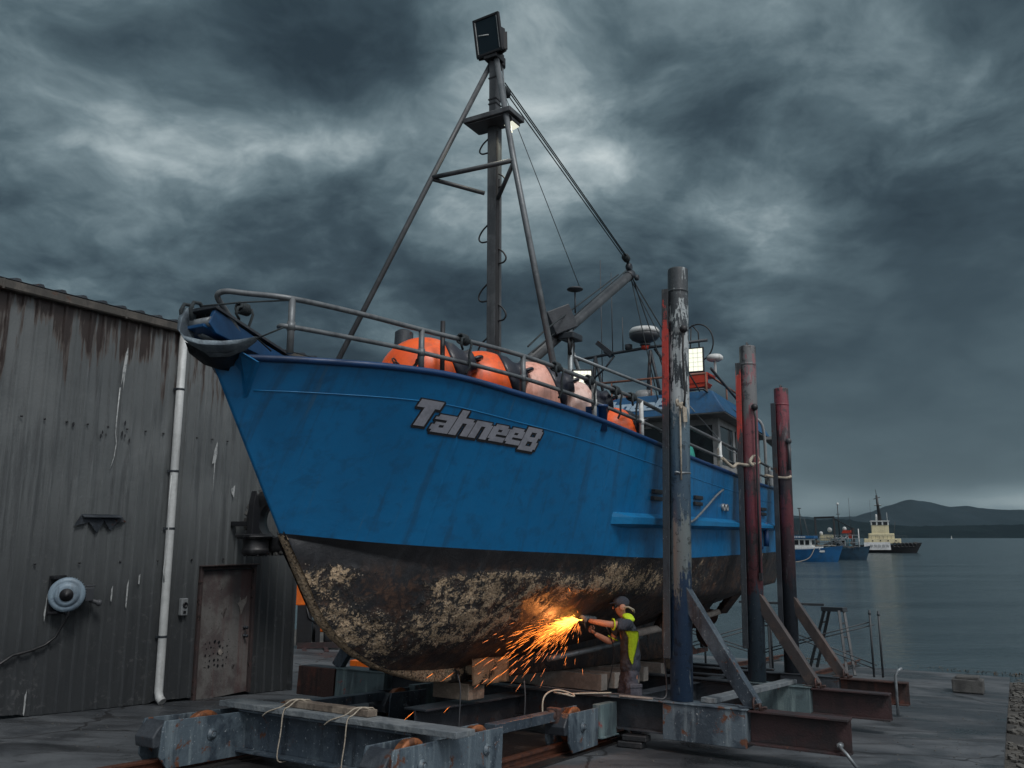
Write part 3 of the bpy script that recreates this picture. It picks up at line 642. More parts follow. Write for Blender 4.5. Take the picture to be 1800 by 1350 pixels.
# ------------------------------------------------------------------ the cradle: one welded steel carriage
cr = thing('slipway_cradle', G(-3.6, 0, .1), 'blue grey steel cradle on wheels with tall pipe posts, carrying the big blue boat', 'boat cradle')
def post_mat(name, bands, drip, scar):
    # bands: (height, colour); the edges between them wander, and vertical scrapes and drips run through all of them
    m, t, b = new_mat(name); co = nd(t, 'ShaderNodeTexCoord').outputs['Object']
    sp = nd(t, 'ShaderNodeSeparateXYZ', i0=co); z = sp.outputs[2]
    n1 = fbm(t, co, 2.2, 8, .65, .5); n2 = fbm(t, co, 9, 8, .7, .4); n3 = fbm(t, co, 38, 5, .7)
    st = fbm(t, nd(t, 'ShaderNodeMapping', Vector=co, Scale=(11, 11, .9)).outputs[0], 1, 8, .68, .4)
    st2 = fbm(t, nd(t, 'ShaderNodeMapping', Vector=co, Scale=(17, 17, 1.6), Location=(4, 7, 2)).outputs[0], 1, 8, .7, .5)
    zw = mth(t, 'ADD', z, mth(t, 'ADD', mth(t, 'MULTIPLY', mth(t, 'SUBTRACT', st, .5), 2.0), mth(t, 'MULTIPLY', mth(t, 'SUBTRACT', n2, .5), .9)))
    c = bands[0][1]
    for (h0, _), (h1, c1) in zip(bands, bands[1:]): c = mixc(t, smooth(t, zw, h1-.035, h1+.035), c, c1)
    c = mixc(t, mth(t, 'MULTIPLY', smooth(t, n2, .555, .60), .62), c, (.016, .019, .024))
    c = mixc(t, mth(t, 'MULTIPLY', smooth(t, st, .60, .68), .5), c, (.012, .014, .018))
    c = mixc(t, mth(t, 'MULTIPLY', smooth(t, st2, .60, .66), drip), c, (.34, .38, .39))
    c = mixc(t, mth(t, 'MULTIPLY', smooth(t, n3, .63, .70), .55), c, (.42, .45, .46))
    c = mixc(t, smooth(t, fbm(t, co, 4.5, 8, .7, .8), .67, .70), c, scar)
    t.links.new(c, b.inputs['Base Color']); t.links.new(mth(t, 'MULTIPLY_ADD', n2, .35, .22), b.inputs['Roughness'])
    t.links.new(nd(t, 'ShaderNodeBump', Strength=.3, Distance=.015, Height=mth(t, 'ADD', n3, n2)).outputs[0], b.inputs['Normal']); return m
M['post_blue'] = post_mat('post_worn_blue', [(0, (.035, .070, .135)), (1.5, (.24, .28, .285)), (2.2, (.085, .135, .185)), (3.0, (.12, .18, .225)), (3.55, (.46, .50, .51)), (4.0, (.034, .044, .052)), (4.25, (.40, .44, .45)), (4.62, (.028, .036, .042)), (4.85, (.36, .40, .41)), (5.0, (.040, .048, .054))], .85, (.36, .40, .41))
M['post_red'] = post_mat('post_worn_red', [(0, (.045, .068, .092)), (1.1, (.13, .050, .058)), (1.7, (.075, .060, .066)), (2.1, (.20, .055, .068)), (2.75, (.10, .070, .075)), (3.1, (.23, .075, .088)), (4.0, (.15, .155, .16)), (4.6, (.22, .10, .11)), (4.8, (.13, .135, .14)), (5.12, (.060, .060, .064))], .40, (.25, .05, .06))
M['post_maroon'] = post_mat('post_worn_maroon', [(0, (.030, .038, .050)), (1.3, (.060, .040, .048)), (2.1, (.13, .042, .052)), (2.7, (.045, .034, .040)), (3.35, (.15, .045, .055)), (3.8, (.050, .034, .040)), (4.15, (.19, .040, .054)), (4.78, (.055, .045, .047))], .25, (.17, .05, .06))
M['pad_red'] = post_mat('pad_black_red', [(0, (.030, .038, .045)), (3.3, (.035, .033, .038)), (3.75, (.36, .035, .025)), (4.75, (.030, .032, .036))], .25, (.05, .05, .055))
BEAMS = [(1.12, 'post_blue', 5.62), (4.66, 'post_red', 5.52), (7.1, 'post_maroon', 5.35)]
for bi, (bu, pm, hp) in enumerate(BEAMS):
    vl = -3.75 if bi == 0 else -1.7
    mb = MB(); mb.ibeam(GT(bu, vl, .37), GT(bu, 3.04, .37), NS, .37, .30); cb = emit(mb, 'cross_beam', M['steel_dark'], cr, bevel=.004)
    mb = MB(); mb.ibeam(GT(bu, 3.045, .37), GT(bu, 4.12, .37), NS, .37, .30, .024, .016)
    mb.box(GT(bu, 4.125, .37), (.012, .012, .36), AXS)
    emit(mb, 'beam_end', M['rust_red'] if bi != 2 else M['rusty'], cb, bevel=.004)
    mb = MB()
    if bi == 0:
        mb.lathe(GT(bu-.10, 4.02, .28), -AS, [(.035, -.06), (.035, .03), (.02, .05)], 10); mb.tube([GT(bu-.15, 4.02, .28), GT(bu-.20, 4.10, .22), GT(bu-.22, 4.2, .10)], .018, 8)
    elif bi == 2:
        mb.tube([GT(bu-.16, 3.95, .03), GT(bu-.16, 3.95, .5), GT(bu-.16, 3.95, .66), GT(bu-.16, 3.99, .74), GT(bu-.12, 4.05, .78)], .025, 8)
    if len(mb.bm.verts): emit(mb, 'shackle', M['galv'], cb)
    mb = MB(); mb.box(GT(bu, 2.55, .345), (.40, .98, .40), AXS); mb.box(GT(bu, 2.55, .556), (.44, 1.02, .018), AXS)
    if bi == 0: mb.box(GT(bu, 1.66, .556), (.40, .74, .016), AXS)
    emit(mb, 'post_box', M['steel_pale'] if bi == 0 else M['steel_green'] if bi == 1 else M['steel_dark'], cr, bevel=.006) if bi != 1 else None
    if bi == 1:
        M['steel_green'] = paint('patched_steel', (.085, .125, .135), (.05, .07, .08), scale=2, streak=(.24, .32, .32), streak_amt=.5, rust=(.40, .07, .06), rust_at=.63, rust_scale=3, rough=.5, bump=.3)
        emit(mb, 'post_box', M['steel_green'], cr, bevel=.006)
    # post: pipe with a rubbing channel on the hull side
    pv = 2.23; p0 = GT(bu, pv, .57); p1 = GT(bu, pv, hp + .45)
    mb = MB(); mb.lathe(p0, NS, [(.135, 0), (.135, hp-.47), (.135, hp-.452), (.138, hp-.45), (.138, hp-.435), (.138, hp-.43), (.135, hp-.429), (.135, hp-.42), (.135, hp-.14), (.135, hp-.125), (.132, hp-.115), (.122, hp-.115), (.118, hp-.12), (.02, hp-.12)], 28)
    if bi: mb.tube([GT(bu-.04, pv, hp+.44), GT(bu-.04, pv, hp+.52), GT(bu+.04, pv, hp+.52), GT(bu+.04, pv, hp+.44)], .014, 6)
    po = emit(mb, 'post', M[pm], cr)
    if bi == 0: po['label'] = 'tall post nearest the bow, blue, black and white patches of worn paint'
    if bi == 1: po['label'] = 'middle post with red and grey worn paint'
    if bi == 2: po['label'] = 'dark maroon post nearest the stern'
    mb = MB(); mb.box(GT(bu-.07, pv-.165, (hp+1.2)/2), (.17, .02, hp-.9), AXS); mb.box(GT(bu-.145, pv-.13, (hp+1.2)/2), (.02, .09, hp-.9), AXS); mb.box(GT(bu+.005, pv-.13, (hp+1.2)/2), (.02, .09, hp-.9), AXS)
    emit(mb, 'rubbing_channel', M['pad_red'] if bi < 2 else M['steel_dark'], po, bevel=.004)
    mb = MB(); mb.bar(GT(bu-.02, pv+.04, 1.85), GT(bu-.02, 3.10, .58), .13, .17); mb.box(GT(bu-.02, 3.04, .575), (.2, .2, .018), AXS)
    emit(mb, 'brace', M['steel'] if bi == 0 else M['rust_steel'] if 'rust_steel' in M else M['steel'], cr, bevel=.006)
    if bi == 0: M['rust_steel'] = paint('brown_steel', (.060, .052, .052), (.095, .07, .062), scale=3, streak=(.025, .02, .02), speck=(.3, .27, .25), speck_at=.69, rust=(.14, .05, .03), rust_at=.62, rough=.5, bump=.3)
    for k in range(4):                       # eye and chain links at the foot of the brace
        cc = GT(bu-.10-.012*k, 3.12+.035*k, .62 - .012*k); r_ = .055 if k == 0 else .028
        e_ = (AS, NS) if k % 2 == 0 else (AS*.3+Bv, NS*.6+Bv)
        mb = mb if k else MB()
        mb.tube([cc + e_[0].normalized()*math.cos(t_)*r_ + e_[1].normalized()*math.sin(t_)*r_*1.25 for t_ in [i*.628 for i in range(10)]], .012, 6, closed=True)
    emit(mb, 'chain_eye', M['rusty'], cr)
# far-side post with its brace and box
bu = 1.12
mb = MB(); mb.box(GT(bu, -2.55, .345), (.42, .9, .42), AXS); mb.box(GT(bu, -2.55, .566), (.46, .94, .018), AXS); emit(mb, 'post_box', M['steel_green'], cr, bevel=.006)
mb = MB(); mb.box(GT(bu-.02, -3.4, .345), (.36, .72, .41), AXS); emit(mb, 'beam_end', M['rusty'], cb, bevel=.006)
mb = MB(); mb.lathe(GT(bu, -2.36, .55), NS, [(.15, 0), (.15, 5.2), (.10, 5.24), (.03, 5.25)], 24); po = emit(mb, 'post', M['steel_dark'], cr); po['label'] = 'dark post on the shed side, its top showing over the foredeck'
mb = MB(); mb.box(GT(bu+.09, -2.12, 3.1), (.17, .10, 4.9), AXS); emit(mb, 'rubbing_channel', M['steel_dark'], po, bevel=.004)
mb = MB(); mb.bar(GT(bu, -2.40, 1.75), GT(bu, -3.15, .58), .15, .16); emit(mb, 'brace', M['steel'], cr, bevel=.006)
# wheel frames
def wheel(u, v):
    w_ = emit(MB().lathe(GT(u, v-.06, .305), Bv, [(.03, -.01), (.14, 0), (.15, .02), (.185, .02), (.19, .03), (.19, .085), (.203, .09), (.203, .115), (.14, .12), (.13, .105), (.05, .105), (.05, .13), (.01, .13)], 32), 'wheel', M['brass_rust'], cr)
    emit(MB().lathe(GT(u, v-.19, .305), Bv, [(.03, 0), (.03, .38)], 12), 'axle', M['steel_dark'], w_)
def frame(v, u0, u1, wheels, mat):
    mb = MB()
    for s_ in (-.14, .14):
        pts = [GT(u0+.10, v+s_, .05), GT(u1, v+s_, .06), GT(u1, v+s_, .47), GT(u0+.02, v+s_, .47), GT(u0-.0, v+s_, .40), GT(u0, v+s_, .16)]
        mb.prism([p - Bv*.011 for p in pts], Bv*.022)
    emit(mb, 'wheel_frame', mat, cr, bevel=.004)
    mb = MB()
    mb.prism([GT(u0+.06, v-.128, .47), GT(u0-.02, v-.128, .42), GT(u0-.08, v-.128, .33), GT(u0-.06, v-.128, .24), GT(u0+.06, v-.128, .24)], Bv*.256)
    emit(mb, 'bumper', M['steel_dark'], cr, bevel=.012)
    for s_ in (-.14, .14): 
        mb = MB()
        for wu in wheels: mb.lathe(GT(wu, v + s_ + (.011 if s_ > 0 else -.011), .30), Bv*(1 if s_ > 0 else -1), [(.055, 0), (.055, .012), (.035, .014), (.033, .03), (.02, .045)], 16)
        emit(mb, 'axle_boss', mat, cr)
    for wu in wheels: wheel(wu, v)
frame(1.22, -3.35, -1.62, (-2.95, -1.92), M['steel_pale'])
frame(-1.20, -3.62, -1.62, (-3.05, -1.92), M['steel_pale'])
frame(1.28, -.28, .48, (.05,), M['steel_patched'] if 'steel_patched' in M else M['steel_pale'])
frame(-1.20, -.28, .48, (.05,), M['steel'])
mb = MB(); mb.box(GT(-.95, 1.22, .43), (1.35, .13, .10), AXS); mb.box(GT(-.95, -1.2, .43), (1.35, .13, .10), AXS); emit(mb, 'drawbar', M['steel'], cr, bevel=.006)
mb = MB(); mb.box(GT(-.29, 1.24, .40), (.10, .16, .24), AXS); mb.lathe(GT(-.36, 1.24, .44), -AS, [(.06, -.04), (.06, .02), (.03, .05)], 10); emit(mb, 'coupling', M['rusty'], cr, bevel=.02)
mb = MB(); mb.box(GT(.74, 1.40, .32), (.50, .10, .36), AXS); mb.box(GT(.74, -1.30, .32), (.50, .10, .36), AXS); mb.box(GT(.72, 1.42, .135), (.5, .14, .014), AXS); emit(mb, 'bracket_plate', M['steel_green'], cr, bevel=.004)
mb = MB(); mb.ibeam(GT(-2.60, -1.05, .30), GT(-2.60, 1.08, .30), NS, .40, .26); cbf = emit(mb, 'cross_beam', M['steel'], cr, bevel=.004)
mb = MB()
for v_ in (-1.2, 1.25): mb.ibeam(GT(1.3, v_, .35), GT(8.6, v_, .35), NS, .30, .2)
emit(mb, 'side_girder', M['steel_dark'], cr, bevel=.004)
mb = MB(); mb.ibeam(GT(-1.2, 0, .30), GT(8.8, 0, .30), NS, .34, .30); emit(mb, 'keel_girder', M['steel_dark'], cr, bevel=.004)
for u_ in (6.0, 8.4):
    mb = MB(); mb.ibeam(GT(u_, -1.6, .36), GT(u_, 1.6, .36), NS, .32, .24); emit(mb, 'cross_beam', M['steel_dark'], cr)
for u_, v_ in ((4.66, -1.2), (4.66, 1.25), (7.1, -1.2), (7.1, 1.25)): wheel(u_+.5, v_)

# timbers and planks lying on it
def plank(name, u, v, h, size, ax, mat, label, cat, group=None, rot=0):
    a1 = (ax[0]*math.cos(rot) + ax[1]*math.sin(rot)).normalized(); b1 = (ax[1]*math.cos(rot) - ax[0]*math.sin(rot)).normalized()
    mb = MB(); nseg = 10
    o_ = GT(u, v, h)
    rows = []
    L = size[1]
    for i in range(nseg+1):
        t_ = i/nseg - .5; w_ = [noise.noise(Vector((t_*5, k*3.1, u*2)))*.006 for k in range(4)]
        c_ = o_ + b1*L*t_
        rows.append([c_ - a1*(size[0]/2+w_[0]), c_ + a1*(size[0]/2+w_[1]), c_ + a1*(size[0]/2+w_[2]) + ax[2]*(size[2]+w_[3]), c_ - a1*(size[0]/2+w_[0]) + ax[2]*(size[2]+w_[2])])
    vs = [[mb.bm.verts.new(p) for p in r] for r in rows]
    for a_, b_ in zip(vs, vs[1:]):
        for k in range(4): mb.face([a_[k], a_[(k+1) % 4], b_[(k+1) % 4], b_[k]])
    mb.face(vs[0][::-1]); mb.face(vs[-1])
    return emit(mb, name, mat, bevel=.006, label=label, cat=cat, group=group)
plank('timber_plank', -2.60, .12, .504, (.30, 2.9, .055), AXS, M['timber_grey'], 'wide blue grey plank laid along the front cross beam of the cradle', 'plank')
plank('timber_offcut', -2.56, -.02, .562, (.14, 1.05, .062), AXS, M['timber'], 'short brown timber tied on top of the wide grey plank', 'timber')
plank('timber_bearer', 3.0, 2.62, .569, (.17, 3.75, .06), (Bv, AS, NS), M['timber_grey'], 'long grey plank bridging the near and middle post boxes', 'plank', rot=-.04)
TL = ['pale ended keel timber nearest the grinding worker', 'second pale ended keel timber behind the worker', 'third pale ended keel timber, the middle one of the row', 'fourth pale ended keel timber towards the stern', 'pale ended keel timber farthest down the slip under the keel']
for k, (u_, v1_) in enumerate([(2.25, .72), (2.72, .72), (3.62, .66), (4.15, .6), (5.2, .5)]):
    plank('keel_timber', u_, (v1_-1.2)/2, .475, (.20, v1_+1.2, .215), AXS, M['timber_pale'], TL[k], 'timber', 'timbers under the keel')
mb = MB()
for (du, dv, h) in ((0, 0, .0), (.02, .05, .075)): mb.box(GT(.95+du, 1.66+dv, .04+h), (.16, .30, .075), (AXS[0], (Bv+AS*.2).normalized(), NS))
emit(mb, 'chock_block', M['black_rubber'], label='dark wheel chock lying on the concrete below the first cross beam', cat='chock', bevel=.015)
def keel_block(u, label):
    mb = MB(); z1 = .79 - .079*u; b_ = G(u, 0, .69).z - .69 + .475+.215
    mb.box(P(u, 0, (G(u, 0, .52).z + z1)/2 - .003), (.35, .5, max(.05, z1 - G(u, 0, .52).z - .006)), AXS)
    emit(mb, 'keel_block', M['timber'], label=label, cat='timber', bevel=.008, group='blocks under the keel')
keel_block(-.3, 'thick dark timber block under the fore end of the keel, beside the tan keel plate'); keel_block(6.6, 'thick dark timber block under the after end of the keel near the propeller')

# ropes on the cradle
def rope(name, pts, r, mat, label, cat='rope', group=None, seg=6):
    # smooth path
    pts = [Vector(p) for p in pts]; out = []
    for i in range(len(pts)-1):
        p0, p1, p2, p3 = pts[max(i-1, 0)], pts[i], pts[i+1], pts[min(i+2, len(pts)-1)]
        for k in range(5):
            t_ = k/5; out.append(.5*((2*p1) + (p2-p0)*t_ + (2*p0-5*p1+4*p2-p3)*t_*t_ + (3*p1-p0-3*p2+p3)*t_**3))
    out.append(pts[-1]); mb = MB(); mb.tube(out, r, seg); return emit(mb, name, mat, label=label, cat=cat, group=group)
for v_, lb in ((-.42, 'thin cream cord tied round the grey plank nearer the shed'), (.38, 'thin cream cord tied round the grey plank nearer the camera wheels')):
    u_ = -2.6
    rope('tie_cord', [GT(u_-.155, v_-.28, .47), GT(u_-.165, v_-.20, .52), GT(u_-.13, v_-.06, .575), GT(u_-.06, v_+.0, .635), GT(u_+.05, v_+.06, .636), GT(u_+.16, v_+.05, .60), GT(u_+.17, v_+.03, .4), GT(u_+.15, v_+.02, .095), GT(u_-.0, v_, .088), GT(u_-.16, v_-.02, .10), GT(u_-.162, v_-.01, .35), GT(u_-.162, v_, .54), GT(u_-.12, v_+.03, .585), GT(u_-.02, v_+.05, .642), GT(u_+.08, v_+.12, .60)], .006, M['rope'], lb, 'cord', 'cords tying the plank')
rope('hose', [GT(.90, .35, .60), GT(.95, .7, .585), GT(.96, 1.1, .58), GT(.98, 1.5, .585), GT(.96, 1.9, .585), GT(1.02, 2.05, .59), GT(1.15, 2.03, .75), GT(1.12, 2.0, 1.2), GT(1.1, 2.02, 1.9)], .011, M['grey_dark'], 'grey hose lying along the cross beam and up the first post', 'hose')
rope('mooring_line', [GT(-.05, 1.08, .10), GT(-.12, 1.02, .35), GT(-.05, .98, .58), GT(.10, 1.05, .66), GT(.2, 1.2, .63), GT(.12, 1.28, .61), GT(.02, 1.15, .64), GT(.1, 1.04, .63), GT(.25, 1.1, .61), GT(.6, 1.2, .60), GT(.92, 1.4, .60)], .010, M['rope'], 'pale looped rope end lying over the middle wheel frame', 'rope')
rope('strap', [P(-.66, .22, .96), P(-.66, .26, .80), P(-.66, .25, .5), P(-.66, .24, .32)], .009, M['grey_dark'], 'grey strap hanging from the keel in front of the first cross beam', 'strap', 'straps hanging below the keel')
rope('strap', [P(.30, .55, .78), P(.29, .57, .6), P(.29, .56, .4), P(.30, .55, .26)], .010, M['grey_dark'], 'grey strap hanging beside the looped rope, right of the keel plate', 'strap', 'straps hanging below the keel')
mb = MB(); mb.box(GT(.93, 1.72, .578), (.035, .42, .02), (AXS[0], (Bv+AS*.06).normalized(), NS)); emit(mb, 'wooden_stick', M['timber_pale'], label='pale wooden stick lying on the cross beam at the worker\'s feet', cat='stick', bevel=.004)

# ------------------------------------------------------------------ the fishing boat on the cradle
def pchip(tab):
    xs = [p[0] for p in tab]; ys = [p[1] for p in tab]; n = len(xs)
    d_ = [(ys[i+1]-ys[i])/(xs[i+1]-xs[i]) for i in range(n-1)]
    m_ = [d_[0]] + [0 if d_[i-1]*d_[i] <= 0 else 2*d_[i-1]*d_[i]/(d_[i-1]+d_[i]) for i in range(1, n-1)] + [d_[-1]]
    def f(x):
        if x <= xs[0]: return ys[0]
        if x >= xs[-1]: return ys[-1]
        i = 0
        while x > xs[i+1]: i += 1
        h = xs[i+1]-xs[i]; t = (x-xs[i])/h
        return (1+2*t)*(1-t)**2*ys[i] + t*(1-t)**2*h*m_[i] + t*t*(3-2*t)*ys[i+1] + t*t*(t-1)*h*m_[i+1]
    return f
# half-breadths and heights along the hull, u measured down the slip from the keel's forefoot
SHV = pchip([(-4.18, 0), (-4.05, .13), (-3.8, .40), (-3.5, .66), (-2.99, 1.02), (-1.72, 1.52), (-.52, 1.78), (1.3, 1.94), (4, 1.97), (7, 1.94), (9.6, 1.80)])
SHZ = pchip([(-4.18, 3.96), (-4, 4.02), (-2.7, 4.03), (-1.5, 3.93), (-.2, 3.82), (1, 3.71), (4, 3.54), (7.7, 3.42), (9.6, 3.45)])
WLV = pchip([(-3.31, 0), (-2.9, .28), (-2.2, .68), (-1.2, 1.12), (0, 1.45), (1.3, 1.70), (3, 1.86), (6, 1.88), (9.4, 1.72)])
WLZ = pchip([(-3.31, 2.53), (-2.5, 2.44), (-1.5, 2.37), (0, 2.30), (1.2, 2.24), (3, 2.20), (9.4, 2.20)])
CHV = pchip([(-3.29, 0), (-2.8, .25), (-2.1, .60), (-1.2, .97), (0, 1.25), (1.4, 1.45), (3, 1.60), (6, 1.66), (9.3, 1.50)])
CHZ = pchip([(-3.29, 2.50), (-2.7, 2.38), (-2, 2.22), (-1, 2.05), (0, 1.93), (1.4, 1.78), (3, 1.66), (5, 1.58), (9.3, 1.55)])
# profile of the stem and keel by girth parameter: (s, u), (s, z)
KU = pchip([(0, -3.29), (.04, -3.07), (.09, -2.74), (.14, -2.28), (.20, -1.55), (.30, -.2), (.45, 2.0), (.75, 6.0), (1, 9.3)])
KZ = pchip([(0, 2.50), (.04, 2.20), (.09, 1.73), (.14, 1.38), (.20, 1.09), (.30, .97), (.45, .92), (.62, .95), (.75, 1.02), (1, 1.36)])
NS_, T0 = 9.6, -4.18
def sheer(t): u = -4.18 + 13.78*t; return (u, SHV(u), SHZ(u))
def wline(t): u = -3.31 + 12.75*t; return (u, WLV(u), WLZ(u))
def chine(t): u = -3.29 + 12.65*t; return (u, CHV(u), CHZ(u))
def keel(t): return (KU(t**.9), .075 if t > 0 else 0, KZ(t**.9))
def lerp3(a, b, k): return tuple(x + (y-x)*k for x, y in zip(a, b))
def topside(t, r):           # r: 0 sheer, 1 waterline
    a, b = sheer(t), wline(t); p = lerp3(a, b, r)
    fl = .05*math.sin(math.pi*r)*max(0, 1-t*2.2)*min(1, t*14)
    return (p[0], p[1]-fl, p[2])
def side(u, z):              # find the topside half-breadth at (u, z)
    t = max(0, (u+4)/13); r = .5
    for _ in range(14):
        p = topside(t, r); t += (u-p[0])/13.2; t = min(max(t, 0), 1)
        a, b = sheer(t), wline(t); r = (a[2]-z)/(a[2]-b[2])
    return topside(t, r)[1]
def bottom(t, k):            # k: 0 chine, 1 garboard
    a, b = chine(t), keel(t); p = lerp3(a, b, k)
    bl = math.sin(math.pi*k)*min(1, t*6)
    return (p[0], p[1] + .05*bl, p[2] - .05*bl)

boat = thing('fishing_boat', P(2.5, 0, .6), 'blue fishing boat with fouled black bottom and TahneeB on its bow, standing on the cradle', 'fishing boat')
TS = [ (i/110)**1.35 for i in range(111)]
def HP(p, sgn=1): return P(p[0], p[1]*sgn, p[2])
mb = MB()
for sg in (1, -1):
    mb.grid([[HP(topside(t, r/16), sg) for r in range(17)] for t in TS])
st_, sw_ = topside(1, 0), topside(1, 1)
mb.grid([[HP(topside(1, r/8), sg*f) for f in (1, .5, 0)] for r in range(9) for sg in (1,)], False); mb.grid([[HP(topside(1, r/8), -f) for f in (1, .5, 0)] for r in range(9)], False)
bmesh.ops.remove_doubles(mb.bm, verts=mb.bm.verts, dist=.0006)
hull = emit(mb, 'hull', M['blue'], boat)
mb = MB()                                    # inside of the bulwark and the deck
for sg in (1, -1):
    mb.grid([[HP((s_[0], max(0, (s_[1] if dz == 0 else side(s_[0], s_[2]-dz))-.05), s_[2]-dz), sg) for dz in (0, .3, .62)] for s_ in map(sheer, TS[8:])])
mb.grid([[HP((s_[0], max(0, side(s_[0], s_[2]-.60)-.04)*f, s_[2]-.60)) for f in (-1, -.5, 0, .5, 1)] for s_ in map(sheer, TS[8:])])
emit(mb, 'deck', M['grey_dark'], boat)
mb = MB()                                    # rolled cap along the bulwark
for sg in (1, -1):
    mb.tube([HP((s_[0], s_[1]+.004, s_[2]+.005), sg) for s_ in map(sheer, TS)], .032, 8)
emit(mb, 'bulwark_cap', M['cap_blue'], hull)
mb = MB()                                    # weld seam at deck height
for sg in (1, -1):
    pts = []
    for t in TS[6:]:
        s_ = sheer(t); z_ = s_[2] - .26 - .02*t; pts.append(HP((s_[0]+.05, side(s_[0]+.05, z_)+.001, z_), sg))
    mb.tube(pts, .006, 5)
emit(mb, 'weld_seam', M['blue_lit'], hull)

# the fouled underwater body
FOUL = [(-2.91, 2.13, 0.50, 0.14, 0.90), (-2.62, 2.19, 0.50, 0.09, 0.90), (-2.74, 2.03, 0.62, 0.11, 0.50), (-2.77, 1.87, 0.38, 0.23, 0.50), (-2.59, 1.75, 0.38, 0.11, 0.95),
(-2.38, 1.67, 0.17, 0.09, 0.80), (-2.40, 1.90, 0.10, 0.06, 0.90), (-2.27, 1.73, 0.10, 0.06, 0.70), (-2.24, 1.51, 0.23, 0.12, 0.55), (-2.47, 1.59, 0.62, 0.23, 0.45),
(-1.89, 1.37, 0.75, 0.23, 0.60), (-1.69, 1.53, 0.75, 0.27, 0.75), (-1.72, 1.82, 0.75, 0.23, 0.90), (-1.81, 2.06, 0.28, 0.09, 0.95), (-1.43, 1.98, 0.38, 0.11, 0.90),
(-1.11, 1.79, 0.75, 0.31, 0.85), (-1.25, 2.05, 0.44, 0.08, 0.95), (-0.72, 2.06, 0.62, 0.06, 0.90), (-0.37, 2.02, 0.62, 0.06, 0.85), (-0.75, 1.76, 0.28, 0.23, 0.95),
(-0.02, 1.93, 0.75, 0.09, 0.70), (0.26, 1.86, 0.50, 0.15, 0.60), (0.72, 1.96, 0.31, 0.11, 0.90), (0.94, 2.11, 0.38, 0.11, 1.00), (1.41, 1.90, 0.50, 0.11, 1.00),
(1.95, 1.96, 0.38, 0.19, 0.95), (0.73, 2.15, 0.25, 0.06, 0.90), (3.57, 1.93, 0.75, 0.27, 0.75), (6.88, 1.90, 0.75, 0.31, 0.70), (-0.60, 1.44, 0.75, 0.19, 0.50),
(0.28, 1.47, 0.62, 0.19, 0.45), (-1.08, 1.49, 0.50, 0.23, 0.50), (1.64, 2.07, 0.19, 0.11, 0.90), (-2.21, 1.85, 0.44, 0.31, -1.00), (-2.17, 2.08, 0.50, 0.15, -0.80),
(-0.36, 1.72, 0.30, 0.12, -0.55), (-1.58, 1.29, 0.50, 0.15, -0.40), (2.04, 1.54, 0.50, 0.15, -0.50), (-0.68, 1.20, 0.62, 0.15, -0.30), (-2.65, 2.32, 0.88, 0.11, -0.80),
(-0.99, 2.23, 1.12, 0.09, -0.80)
]
def fouling(u, z):
    f = 0
    for cu, cz, su, sz, a_ in FOUL:
        e = ((u-cu)/su)**2 + ((z-cz)/sz)**2
        if e < 6: f += (a_*.62 if a_ > 0 else a_*.8)*math.exp(-e)
    return min(f, .74) + .04
M['bottom'] = None
